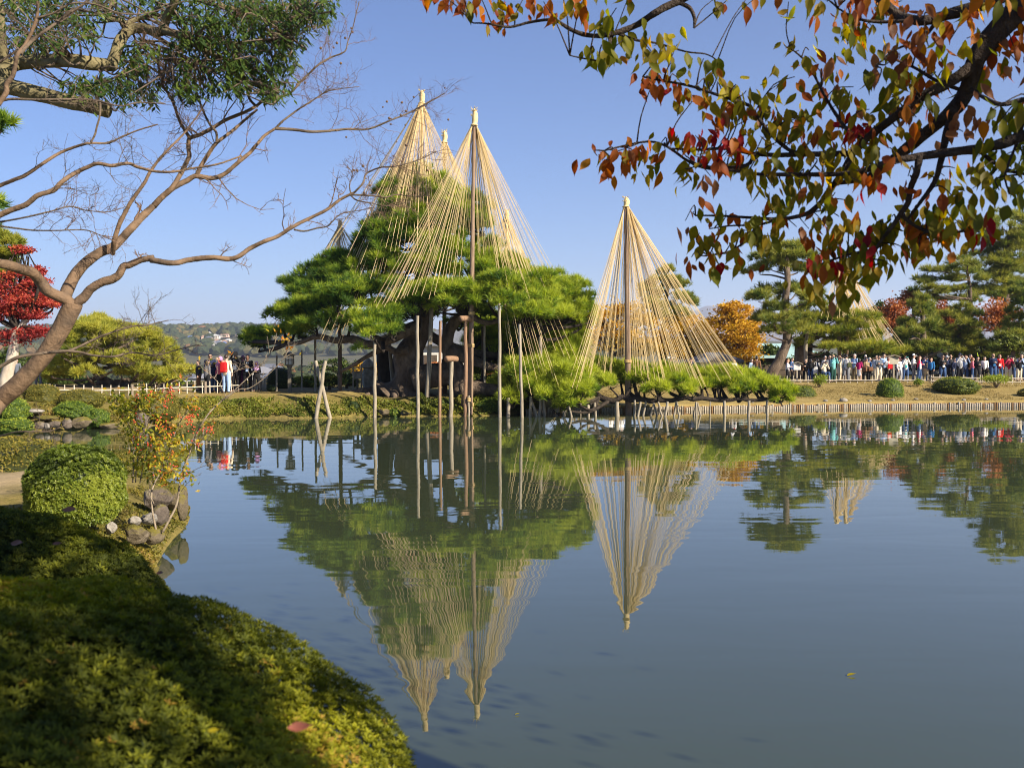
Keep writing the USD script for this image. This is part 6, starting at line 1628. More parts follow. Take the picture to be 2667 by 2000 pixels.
# ------------------------------------------------------------------ nearby: bare tree, evergreen oak, autumn cherry, berry shrub, azalea hedges
rng = np.random.default_rng(101)
M_MYRTLE = rough_mat('smooth_bark', (0.034, 0.025, 0.018), (0.165, 0.105, 0.062), 4.0, 0.8, 0.6, (1, 1, 1), dist=0.03, c3=(0.062, 0.047, 0.036))
M_OAK_BARK = rough_mat('oak_bark', (0.07, 0.058, 0.028), (0.21, 0.175, 0.09), 5.0, 0.9, 0.7, (1, 1, 1), dist=0.04)
M_TWIG_RED = rough_mat('reddish_twig', (0.095, 0.056, 0.036), (0.20, 0.125, 0.08), 12.0, 0.8, 0.3)
M_CHERRY_BARK = rough_mat('cherry_bark', (0.020, 0.014, 0.011), (0.075, 0.055, 0.042), 14.0, 0.9, 1.0, dist=0.03)
M_CHERRY = {
    'olive': foliage_mat('olive_leaves', [(0.0, (0.11, 0.10, 0.012)), (0.5, (0.24, 0.19, 0.020)), (1.0, (0.40, 0.24, 0.026))], 0.68, 0.5),
    'green': foliage_mat('green_leaves', [(0.0, (0.07, 0.085, 0.012)), (0.5, (0.16, 0.165, 0.018)), (1.0, (0.27, 0.24, 0.022))], 0.68, 0.5),
    'red': foliage_mat('red_leaves', [(0.0, (0.18, 0.040, 0.014)), (0.5, (0.34, 0.085, 0.022)), (1.0, (0.45, 0.17, 0.028))], 0.68, 0.5),
    'crimson': foliage_mat('crimson_leaves', [(0.0, (0.20, 0.016, 0.020)), (0.5, (0.34, 0.030, 0.03)), (1.0, (0.42, 0.06, 0.035))], 0.68, 0.5),
    'orange': foliage_mat('burnt_orange_leaves', [(0.0, (0.30, 0.07, 0.016)), (0.5, (0.46, 0.14, 0.02)), (1.0, (0.55, 0.26, 0.03))], 0.68, 0.5),
    'yellow': foliage_mat('yellow_leaves', [(0.0, (0.30, 0.24, 0.02)), (0.5, (0.48, 0.38, 0.022)), (1.0, (0.55, 0.46, 0.04))], 0.68, 0.5),
    'pink': foliage_mat('pink_brown_leaves', [(0.0, (0.18, 0.07, 0.03)), (0.5, (0.27, 0.11, 0.05)), (1.0, (0.36, 0.17, 0.08))], 0.68, 0.5)}
M_OAK_LEAF = foliage_mat('oak_leaves', [(0.0, (0.016, 0.038, 0.008)), (0.5, (0.055, 0.092, 0.014)), (1.0, (0.15, 0.19, 0.03))], 0.4, 0.35, 0.4)
M_AZALEA = foliage_mat('azalea_leaves', [(0.0, (0.026, 0.038, 0.005)), (0.4, (0.105, 0.118, 0.010)), (0.8, (0.32, 0.31, 0.016)), (1.0, (0.38, 0.22, 0.04))], 0.4, 0.6, 0.2)
M_ROUND = foliage_mat('round_bush_leaves', [(0.0, (0.030, 0.050, 0.008)), (0.5, (0.135, 0.180, 0.018)), (1.0, (0.32, 0.34, 0.045))], 0.38, 0.42, 0.35)
M_BERRY = plain_mat('red_berry', (0.50, 0.055, 0.015), 0.35, 0.5)
M_FIRE_LEAF = foliage_mat('berry_shrub_leaves', [(0.0, (0.07, 0.10, 0.012)), (0.4, (0.17, 0.19, 0.018)), (0.75, (0.40, 0.32, 0.025)), (1.0, (0.46, 0.16, 0.03))], 0.45, 0.45)


def fine_twigs(mb, path, r0, rg, n, L, level=0, up=0.0, spread=0.9, start=0.25, ends=None):
    """side shoots along a path, forking again"""
    p = np.asarray(path)
    for k in range(n):
        i = int((start + (1 - start) * rg.random()) * (len(p) - 2))
        base = p[i] + (p[i + 1] - p[i]) * rg.random()
        d = unit(p[min(i + 1, len(p) - 1)] - p[max(i - 1, 0)])
        side = unit(rg.normal(size=3) * [1, 0.8, 1])
        dirn = unit(d * 0.75 + side * spread + [0, 0, up])
        l = L * (0.5 + 0.8 * rg.random())
        m = 5
        q = [base]
        for j in range(m):
            dirn = unit(dirn + rg.normal(size=3) * 0.26 + [0, 0, up * 0.12])
            q.append(q[-1] + dirn * l / m)
        q = np.array(q)
        r = r0 * (0.75 + 0.3 * rg.random())
        mb.tube(q if level else q[::2], np.linspace(r, r * 0.35, len(q if level else q[::2])), 3, 0.5, False)
        if ends is not None:
            ends.append(q)
        if level > 0:
            fine_twigs(mb, q, r * 0.6, rg, 4, L * 0.45, level - 1, up, spread, 0.2, ends)


bare = thing('bare_tree', 'leafless crape myrtle with smooth forked limbs leaning in from the left', 'bare tree')
TD = 8.6
tp = trace(cI, [(-260, 1560, 8.2), (-120, 1420, 8.3), (-20, 1300), (90, 1210), (185, 1110), (265, 1020), (330, 920), (395, 810), (440, 720), (452, 685)], TD, 5)
tp[0][2] = 0.8
tp = np.vstack([[tp[0] + [-0.25, -0.1, -0.2]], tp])
v, f = tube(tp, np.interp(np.linspace(0, 1, len(tp)), [0, 0.1, 0.5, 1], [0.12, 0.085, 0.072, 0.078]), 16, True, 0.14, 2)
put('trunk', v, f, M_MYRTLE, bare, True)
bp = []
for fr_, pts, D, r0, r1, tw, L, up in [
        (cI, [(445, 700, 8.6), (405, 660, 8.55), (350, 640, 8.5), (290, 605, 8.45), (245, 545, 8.4), (200, 500, 8.3), (120, 472, 8.2), (50, 452, 8.1), (-60, 430, 8.0)], TD, 0.105, 0.075, 0, 0, 0),
        (cI, [(400, 660, 8.6), (425, 570, 8.65), (480, 490, 8.7), (545, 425, 8.75), (620, 372, 8.8), (690, 345, 8.9), (750, 290, 9), (800, 235, 9), (870, 160, 9.1), (948, 90, 9.2)], TD, 0.105, 0.06, 2, 0.3, 0.4),
        (cA, [(885, 1190, 9.2), (930, 1140, 9.2), (1000, 1082, 9.25), (1080, 1040, 9.3), (1130, 1015, 9.3), (1220, 1028, 9.35), (1300, 1000, 9.4), (1380, 930, 9.4), (1440, 880, 9.5), (1480, 835, 9.5), (1530, 780, 9.6), (1585, 742, 9.6)], TD, 0.058, 0.026, 6, 0.45, 0.2),
        (cA, [(1585, 742, 9.6), (1700, 748, 9.7), (1800, 760, 9.7), (1900, 755, 9.8), (2000, 745, 9.9), (2120, 745, 10), (2260, 690, 10), (2360, 650, 10.1), (2450, 600, 10.1), (2560, 540, 10.2)], TD, 0.026, 0.007, 26, 0.42, 0.12),
        (cA, [(1585, 742, 9.6), (1625, 700, 9.6), (1700, 645, 9.7), (1770, 600, 9.7), (1840, 555, 9.8), (1900, 522, 9.8), (2070, 500, 9.9)], TD, 0.020, 0.006, 18, 0.36, 0.15),
        (cA, [(930, 1140, 9.2), (985, 1090, 9.2), (1030, 1020, 9.25), (1060, 960, 9.3), (1092, 900, 9.3), (1083, 855, 9.35), (1090, 800, 9.4), (1150, 778, 9.4), (1220, 742, 9.45), (1300, 692, 9.5), (1400, 652, 9.55), (1472, 616, 9.6)], TD, 0.048, 0.030, 6, 0.4, 0.3),
        (cA, [(1472, 616, 9.6), (1500, 590, 9.6), (1560, 565, 9.7), (1640, 552, 9.7), (1690, 520, 9.7), (1760, 445, 9.8), (1830, 380, 9.8), (1900, 335, 9.9), (1985, 300, 9.9), (2005, 240, 10), (2040, 130, 10), (2070, 10, 10)], TD, 0.026, 0.006, 26, 0.42, 0.25),
        (cA, [(1090, 795, 9.4), (1062, 742, 9.4), (1040, 700, 9.4), (1020, 650, 9.4), (1000, 600, 9.4), (972, 545, 9.4), (940, 505, 9.4), (930, 440, 9.4), (905, 370, 9.4), (870, 300, 9.4), (820, 250, 9.4)], TD, 0.028, 0.008, 34, 0.45, 0.35),
        (cA, [(1130, 1015, 9.3), (1160, 950, 9.3), (1210, 870, 9.3), (1252, 820, 9.3), (1320, 768, 9.35), (1400, 700, 9.4), (1480, 632, 9.4)], TD, 0.036, 0.022, 5, 0.35, 0.3),
        (cA, [(1250, 820, 9.3), (1250, 765, 9.3), (1205, 712, 9.3), (1168, 640, 9.3), (1140, 580, 9.3), (1090, 530, 9.3), (1000, 482, 9.3), (900, 440, 9.3)], TD, 0.022, 0.007, 30, 0.45, 0.35),
        (cA, [(1472, 612, 9.5), (1440, 570, 9.5), (1418, 500, 9.5), (1402, 420, 9.5), (1380, 320, 9.5), (1420, 200, 9.5), (1440, 110, 9.5), (1370, 10, 9.5)], TD, 0.022, 0.006, 40, 0.45, 0.3),
        (cA, [(1540, 560, 9.6), (1530, 480, 9.6), (1560, 380, 9.6), (1600, 300, 9.6), (1680, 220, 9.6), (1760, 160, 9.6)], TD, 0.018, 0.006, 34, 0.42, 0.25),
        (cA, [(650, 1462, 8.8), (660, 1385, 8.7), (690, 1290, 8.7), (722, 1220, 8.7), (770, 1140, 8.7), (832, 1050, 8.7), (862, 992, 8.7), (905, 930, 8.7), (985, 850, 8.7), (1062, 770, 8.8), (1130, 682, 8.8), (1200, 560, 8.8)], TD, 0.045, 0.008, 12, 0.3, 0.25),
        (cI, [(462, 695, 8.6), (520, 648, 8.6), (560, 600, 8.6), (625, 560, 8.6), (690, 540, 8.6), (735, 512, 8.6), (762, 462, 8.6), (800, 450, 8.6), (870, 420, 8.6), (948, 407, 8.6)], TD, 0.085, 0.050, 2, 0.2, 0.3),
        (cA, [(870, 1497, 8.6), (1000, 1516, 8.6), (1100, 1496, 8.7), (1230, 1486, 8.7), (1310, 1495, 8.8), (1370, 1480, 8.8), (1440, 1432, 8.9), (1520, 1392, 8.9), (1600, 1362, 9), (1690, 1305, 9), (1780, 1260, 9.1), (1880, 1210, 9.1), (1960, 1152, 9.2), (2035, 1112, 9.2)], TD, 0.050, 0.024, 8, 0.28, 0.2),
        (cB, [(590, 850, 9.2), (625, 825, 9.2), (680, 765, 9.2), (702, 700, 9.3), (800, 655, 9.3), (900, 648, 9.3), (980, 630, 9.3), (1080, 600, 9.4), (1200, 540, 9.4)], TD, 0.018, 0.005, 26, 0.32, 0.15),
        (cB, [(590, 850, 9.2), (660, 852, 9.2), (750, 858, 9.2), (840, 870, 9.2), (920, 850, 9.3), (1040, 862, 9.3), (1160, 855, 9.3)], TD, 0.016, 0.005, 20, 0.26, 0.0),
        (cB, [(590, 850, 9.2), (640, 890, 9.2), (740, 910, 9.2), (860, 930, 9.2), (1020, 900, 9.3)], TD, 0.013, 0.004, 14, 0.22, 0.0),
        (cB, [(590, 850, 9.2), (580, 780, 9.2), (600, 700, 9.2), (560, 640, 9.2)], TD, 0.010, 0.004, 10, 0.2, 0.2),
        (cB, [(180, 1102, 9), (260, 1112, 9), (350, 1090, 9), (420, 1078, 9), (462, 1040, 9), (500, 1002, 9), (552, 978, 9), (650, 965, 9), (760, 940, 9)], TD, 0.014, 0.005, 12, 0.2, 0.1),
        (cA, [(-40, 1255, 7.6), (60, 1212, 7.6), (150, 1180, 7.6), (222, 1125, 7.6), (300, 1100, 7.6), (350, 1050, 7.6), (430, 1000, 7.7), (492, 968, 7.7), (560, 944, 7.7), (640, 956, 7.7), (740, 942, 7.8), (800, 965, 7.8), (900, 990, 7.8), (1000, 990, 7.8), (1100, 972, 7.9), (1250, 948, 7.9), (1390, 900, 8)], TD, 0.045, 0.010, 20, 0.34, 0.2),
        (cA, [(-40, 1085, 8), (100, 1030, 8), (150, 1008, 8), (250, 942, 8), (350, 880, 8.1), (450, 842, 8.1), (520, 826, 8.1), (620, 826, 8.2), (700, 790, 8.2), (800, 750, 8.2), (910, 718, 8.2)], TD, 0.028, 0.008, 10, 0.25, 0.1),
        (cA, [(522, 825, 8.1), (550, 770, 8.1), (568, 700, 8.1), (575, 620, 8.1), (572, 580, 8.1)], TD, 0.016, 0.012, 0, 0, 0),
        (cA, [(-40, 598, 7.2), (60, 572, 7.2), (200, 576, 7.2), (350, 574, 7.2), (500, 574, 7.3), (600, 590, 7.3), (700, 612, 7.3), (800, 592, 7.4), (950, 600, 7.4)], TD, 0.017, 0.006, 14, 0.3, -0.1),
        (cA, [(-30, 640, 6.8), (30, 540, 6.8), (30, 490, 6.8), (65, 440, 6.8), (85, 370, 6.8), (105, 310, 6.8), (150, 250, 6.9), (190, 160, 6.9), (212, 100, 6.9), (225, 10, 6.9)], TD, 0.030, 0.016, 8, 0.4, 0.2),
        (cA, [(110, 310, 6.8), (180, 240, 6.9), (260, 180, 6.9), (340, 120, 7), (420, 60, 7), (500, 10, 7)], TD, 0.022, 0.012, 8, 0.4, 0.2),
        (cA, [(-30, 380, 7), (60, 320, 7), (160, 250, 7), (280, 170, 7), (400, 90, 7.1), (520, -10, 7.1)], TD, 0.018, 0.010, 6, 0.3, 0.2),
        (cA, [(200, 110, 6.9), (300, 80, 6.9), (420, 20, 6.9), (560, 30, 7), (700, 80, 7), (860, 75, 7.1), (1060, 10, 7.1)], TD, 0.014, 0.006, 12, 0.32, 0.1),
        (cA, [(-30, 1285, 8.4), (150, 1252, 8.4), (300, 1216, 8.4), (400, 1190, 8.5), (500, 1212, 8.5), (620, 1222, 8.5), (730, 1190, 8.6)], TD, 0.014, 0.004, 22, 0.3, 0.1),
        (cA, [(-30, 1300, 8.4), (150, 1325, 8.4), (300, 1330, 8.4), (480, 1326, 8.5), (560, 1350, 8.5), (650, 1386, 8.6)], TD, 0.013, 0.004, 18, 0.26, 0.05),
        (cD, [(-40, 530, 7), (80, 460, 7), (150, 436, 7), (300, 415, 7.1), (450, 398, 7.2), (600, 330, 7.3), (700, 290, 7.3), (850, 246, 7.4), (930, 240, 7.4), (1080, 206, 7.5)], TD, 0.024, 0.005, 18, 0.24, 0.2),
        (cD, [(300, 415, 7.1), (420, 405, 7.1), (520, 412, 7.2), (620, 430, 7.2), (720, 440, 7.2), (850, 415, 7.3), (1000, 430, 7.3), (1150, 390, 7.4), (1280, 360, 7.4)], TD, 0.018, 0.004, 20, 0.22, 0.1),
        (cI, [(-20, 1512, 6.6), (100, 1482, 6.6), (200, 1480, 6.6), (300, 1480, 6.7), (400, 1440, 6.7), (520, 1390, 6.8)], TD, 0.009, 0.003, 8, 0.16, 0.1)]:
    p = trace(fr_, pts, D, 4)
    wob = (meshkit.fbm(p * 5, 2, len(bp)) - 0.5)[:, None] * 0.04
    p = p + wob * [0.3, 1, 0.3]
    r0, r1 = (r0 * 0.50 if r0 > 0.04 else r0 * 0.6), max(r1 * (0.50 if r1 > 0.02 else 0.65), 0.003)
    v, f = tube(p, np.linspace(r0, r1, len(p)), 10 if r0 > 0.015 else 6, True, 0.16, len(bp))
    put('branch', v, f, M_MYRTLE if r0 > 0.016 and fr_ is not cD else M_TWIG, bare, True)
    bp.append((p, r1, tw, L, up, p[:, 1].mean() < 8.2))
rg = np.random.default_rng(5)
tm, tl = MB(), MB()
for p, r, tw, L, up, near in bp:
    if tw:
        fine_twigs(tm if near else tl, p, max(r * 0.55, 0.0032), rg, int(tw * 0.98), L * 1.1, 2, up, 0.9)
tm.build('dark_twigs', M_TWIG, bare, True, kind='stuff')
tl.build('reddish_twigs', M_TWIG_RED, bare, True, kind='stuff')
b = MB()
for k in range(60):
    p = bp[int(rg.choice([3, 6, 10, 11, 15]))][0]
    q = p[int(rg.integers(len(p) // 3, len(p)))] + rg.normal(size=3) * [0.16, 0.1, 0.16]
    s = icos(1)
    b.add(s.vertices * 0.011 * (0.7 + 0.6 * rg.random()) + q, s.faces)
b.build('seed_heads', M_TWIG_RED, bare, kind='stuff')

# evergreen oak in the upper left corner
oak = thing('evergreen_oak', 'evergreen oak with olive limbs and drooping glossy leaves in the upper left corner', 'oak tree')
OD = 9.6
base = trace(cA, [(-520, 2900, 9.8), (-480, 2000, 9.8), (-380, 1300, 9.7), (-220, 800, 9.6), (-60, 520, 9.6), (30, 420, 9.6)], OD, 4)
base[0, 2] = float(ground_z(base[0, 0], base[0, 1])) - 0.3
v, f = tube(base, np.linspace(0.26, 0.11, len(base)), 16, True, 0.14, 1)
put('trunk', v, f, M_OAK_BARK, oak, True)
v, f = tube(trace(cA, [(-60, 480, 9.5), (20, 495), (100, 512), (250, 550), (400, 588), (500, 605), (630, 640)], 9.4), np.linspace(0.078, 0.066, 25), 14, True, 0.12, 3)
put('sawn_limb', v, f, M_OAK_BARK, oak, True)
limbs = []
for pts, r0, r1 in [([(-20, 440), (60, 385), (120, 365), (250, 355), (400, 350), (530, 368), (650, 378)], 0.15, 0.125), ([(640, 378), (668, 310), (690, 245), (725, 190), (770, 166), (835, 166), (900, 185), (945, 178)], 0.12, 0.095), ([(935, 180), (960, 105), (992, 45), (1030, -40)], 0.09, 0.07),
                    ([(940, 180), (1050, 210), (1130, 262), (1220, 315), (1330, 350), (1450, 400)], 0.065, 0.03), ([(740, 170), (690, 118), (612, 98), (640, 40), (660, -30)], 0.06, 0.045), ([(700, 150), (790, 112), (870, 85), (930, 40)], 0.05, 0.03), ([(960, 330), (1000, 315), (1100, 345), (1180, 370)], 0.03, 0.015), ([(30, 420), (20, 300), (10, 150), (0, -20)], 0.09, 0.06),
                    ([(1030, -40), (1200, 20), (1400, 60), (1600, 80), (1780, 90)], 0.05, 0.02), ([(1130, 262), (1300, 250), (1500, 240), (1680, 220)], 0.035, 0.012), ([(840, 170), (800, 300), (700, 420), (560, 500)], 0.03, 0.012), ([(1220, 315), (1350, 420), (1480, 500), (1600, 520)], 0.03, 0.012)]:
    p = trace(cA, [(x, y, OD + 0.25 * math.sin(x * 0.01)) for x, y in pts], OD, 4)
    r0, r1 = r0 * 0.48, r1 * 0.48
    v, f = tube(p, np.linspace(r0, r1, len(p)), 12, True, 0.14, len(limbs))
    put('limb', v, f, M_OAK_BARK, oak, True)
    limbs.append(p)
rg = np.random.default_rng(12)
pos, al, no, tn = [], [], [], []
for x0, y0, x1, y1, n in [(1000, -60, 1900, 110, 1100), (1450, 60, 1930, 160, 240), (1050, 90, 1760, 260, 900), (1150, 230, 1730, 400, 700), (1300, 380, 1690, 540, 420), (1500, 500, 1620, 600, 70), (700, 240, 1150, 420, 420), (420, 440, 900, 560, 380), (900, 400, 1250, 540, 320), (1020, 500, 1120, 590, 50), (1290, 460, 1400, 530, 70), (350, 470, 560, 540, 110), (20, -40, 560, 130, 620), (40, 120, 540, 250, 420),
                         (60, 240, 330, 310, 90), (560, -50, 1000, 70, 300), (700, 480, 900, 600, 110)]:
    n = int(n * 1.5)
    k = n // 9
    for c in range(k):
        cx, cy = x0 + (x1 - x0) * rg.random(), y0 + (y1 - y0) * rg.random()
        q = P(*cA(cx, cy), OD + rg.uniform(-0.9, 1.2))
        tint = 0.45 + 0.16 * rg.normal()
        for j in range(9):
            a = rg.random() * 6.283
            d = np.array([math.cos(a) * 0.8, math.sin(a) * 0.6, -0.35 - 0.6 * rg.random()])
            pos.append(q + rg.normal(size=3) * 0.035)
            al.append(d)
            no.append([rg.normal() * 0.3, -0.5, 1.0])
            tn.append(tint + 0.1 * rg.normal())
pos, al, no, tn = np.array(pos), np.array(al), np.array(no, float), np.clip(np.array(tn), 0, 1)
sz = 0.085 * (0.7 + 0.6 * rg.random(len(pos)))
order = np.argsort(pos[:, 1] / sz)
for i in order[:300]:
    v, f, t_ = leaves(pos[i:i + 1], al[i:i + 1], no[i:i + 1], sz[i], sz[i] * 0.30, rg, tn[i:i + 1])
    put('leaf', v, f, M_OAK_LEAF, oak, False, t_)
r_ = order[300:]
b = MB()
b.add(*leaves(pos[r_], al[r_], no[r_], sz[r_], sz[r_] * 0.30, rg, tn[r_]))
b.build('leaves', M_OAK_LEAF, oak, kind='stuff')
b = MB()
for i in range(0, len(pos), 9):
    j = min(range(len(limbs)), key=lambda m: np.min(np.linalg.norm(limbs[m] - pos[i], axis=1)))
    l = limbs[j]
    a = l[np.argmin(np.linalg.norm(l - pos[i], axis=1))]
    if i % 27 == 0:
        b.tube(catmull([a, (a + pos[i]) / 2 + rg.normal(size=3) * 0.08, pos[i]], 3), np.linspace(0.012, 0.004, 7), 4, 0.5, False)
b.build('twigs', M_TWIG, oak, kind='stuff')

# long-needled pine sprays at the left edge
pine_tree('long needled pine whose sprays poke in at the left edge below the oak', cA, 2.212, 13, [(-420, 2600), (-420, 1800), (-400, 1000), (-380, 200)],
          [(-10, 745, 170, 90, 0), (-80, 760, 160, 100, 0), (-10, 1230, 180, 80, 0.2), (-80, 1200, 200, 100, 0), (-240, 600, 250, 120, 0), (-240, 1000, 250, 120, 0)], m=M_NEEDLE, tuft=0.15, K=34, dens=0.55, tr=(0.2, 0.1), seed=30, bias=-0.05, jitter=0.2)

# autumn cherry hanging in from the upper right
cherry = thing('cherry_tree', 'autumn cherry tree with dark boughs and hanging red and olive leaves, upper right', 'cherry tree')
CDD = 4.7
cp = []
main = [([(2330, -60, 4.6), (2200, 40, 4.6), (2090, 145, 4.6), (2005, 240, 4.6), (1970, 310, 4.6), (1950, 385, 4.65), (1925, 455, 4.7), (1880, 530, 4.7), (1800, 600, 4.8), (1720, 662, 4.8), (1650, 720, 4.9), (1560, 790, 4.9), (1500, 830, 5), (1450, 872, 5), (1380, 892, 5.1), (1280, 905, 5.1)], 0.055, 0.012),
        ([(1975, 305, 4.6), (1900, 372, 4.6), (1800, 430, 4.65), (1700, 482, 4.7), (1600, 560, 4.7), (1520, 620, 4.8), (1430, 690, 4.8), (1370, 752, 4.9), (1300, 760, 4.9), (1150, 762, 5), (1000, 766, 5), (880, 760, 5.1), (740, 735, 5.1), (600, 740, 5.2), (470, 735, 5.2)], 0.028, 0.005),
        ([(880, 768, 5), (845, 815, 5), (750, 830, 5.1), (650, 832, 5.1), (560, 800, 5.2), (450, 725, 5.2), (360, 700, 5.3), (240, 720, 5.3), (140, 745, 5.3)], 0.012, 0.004),
        ([(2300, 650, 4.4), (2212, 670, 4.4), (2100, 710, 4.4), (2000, 736, 4.5), (1900, 746, 4.5), (1720, 770, 4.6), (1600, 790, 4.6), (1480, 822, 4.7), (1400, 850, 4.7), (1250, 862, 4.8), (1100, 862, 4.8), (900, 860, 4.9), (700, 830, 5), (600, 812, 5)], 0.026, 0.005),
        ([(1370, 752, 4.9), (1310, 860, 4.9), (1250, 940, 5), (1200, 1010, 5), (1130, 1060, 5), (1000, 1082, 5.1), (860, 1075, 5.1), (700, 1066, 5.2), (590, 1065, 5.2)], 0.018, 0.004),
        ([(1695, 775, 4.6), (1682, 850, 4.6), (1652, 930, 4.7), (1640, 1000, 4.7), (1600, 1060, 4.7), (1560, 1122, 4.7), (1500, 1200, 4.8), (1440, 1300, 4.8), (1380, 1345, 4.8)], 0.018, 0.005),
        ([(1845, 600, 4.75), (1822, 700, 4.7), (1800, 800, 4.7), (1770, 900, 4.7), (1700, 1000, 4.7), (1640, 1080, 4.7)], 0.020, 0.006),
        ([(2150, -40, 4.5), (2060, 5, 4.5), (1950, 42, 4.5), (1800, 84, 4.6), (1700, 102, 4.6), (1600, 82, 4.7), (1540, 30, 4.7), (1480, -20, 4.7)], 0.030, 0.018),
        ([(640, -60, 5.2), (520, 0, 5.2), (450, 32, 5.2), (380, 72, 5.2), (310, 120, 5.3), (240, 150, 5.3), (150, 175, 5.3), (60, 176, 5.4), (-20, 150, 5.4), (-110, 100, 5.4), (-220, 110, 5.5), (-330, 135, 5.5), (-440, 118, 5.5), (-510, 115, 5.5)], 0.022, 0.004),
        ([(500, 10, 5.2), (560, 40, 5.2), (585, 90, 5.2), (583, 140, 5.2)], 0.014, 0.006),
        ([(170, 172, 5.3), (165, 250, 5.3), (130, 300, 5.3), (40, 290, 5.3), (-30, 275, 5.3)], 0.008, 0.003),
        ([(200, 165, 5.3), (300, 200, 5.3), (400, 215, 5.3), (540, 256, 5.3), (640, 268, 5.3), (700, 300, 5.3)], 0.008, 0.003),
        ([(330, 380, 5.3), (430, 400, 5.2), (560, 425, 5.2), (700, 470, 5.1), (850, 520, 5.1), (905, 590, 5), (960, 660, 5), (1050, 740, 5), (1120, 760, 5)], 0.005, 0.011),
        ([(1060, 240, 5), (1130, 300, 5), (1180, 380, 5), (1220, 460, 4.9), (1280, 560, 4.9), (1340, 640, 4.8), (1420, 692, 4.8)], 0.004, 0.010),
        ([(2300, 480, 4.4), (2212, 492, 4.4), (2100, 516, 4.4), (2010, 480, 4.5), (1950, 440, 4.6)], 0.012, 0.008), ([(2260, 840, 4.5), (2212, 860, 4.5), (2090, 820, 4.5), (1990, 745, 4.5)], 0.005, 0.010),
        ([(1000, 1082, 5.1), (900, 1110, 5.1), (760, 1115, 5.1), (660, 1130, 5.2)], 0.007, 0.003), ([(900, 1090, 5.1), (850, 1180, 5.1), (760, 1240, 5.1), (660, 1260, 5.1)], 0.007, 0.003), ([(1600, 1060, 4.7), (1700, 1130, 4.7), (1820, 1150, 4.6), (1950, 1140, 4.6)], 0.010, 0.004), ([(1480, 1230, 4.8), (1340, 1260, 4.8), (1220, 1300, 4.9), (1140, 1340, 4.9)], 0.008, 0.003),
        ([(2212, 600, 4.4), (2180, 700, 4.4), (2120, 860, 4.4), (2140, 960, 4.4)], 0.008, 0.004), ([(1925, 455, 4.7), (1780, 400, 4.7), (1660, 330, 4.8), (1540, 290, 4.8), (1480, 330, 4.8)], 0.010, 0.004), ([(1800, 84, 4.6), (1720, 180, 4.6), (1640, 220, 4.6), (1540, 260, 4.6)], 0.010, 0.004), ([(1700, 102, 4.6), (1500, 110, 4.7), (1380, 90, 4.7), (1290, 40, 4.7)], 0.010, 0.004), ([(1400, 120, 4.7), (1340, 140, 4.7), (1320, 190, 4.7)], 0.006, 0.003)]
for pts, r0, r1 in main:
    p = trace(cC, pts, CDD, 4)
    v, f = tube(p, np.linspace(r0, r1, len(p)), 10 if r0 > 0.02 else 6, True, 0.25, len(cp))
    put('branch', v, f, M_CHERRY_BARK, cherry, True)
    cp.append(p)
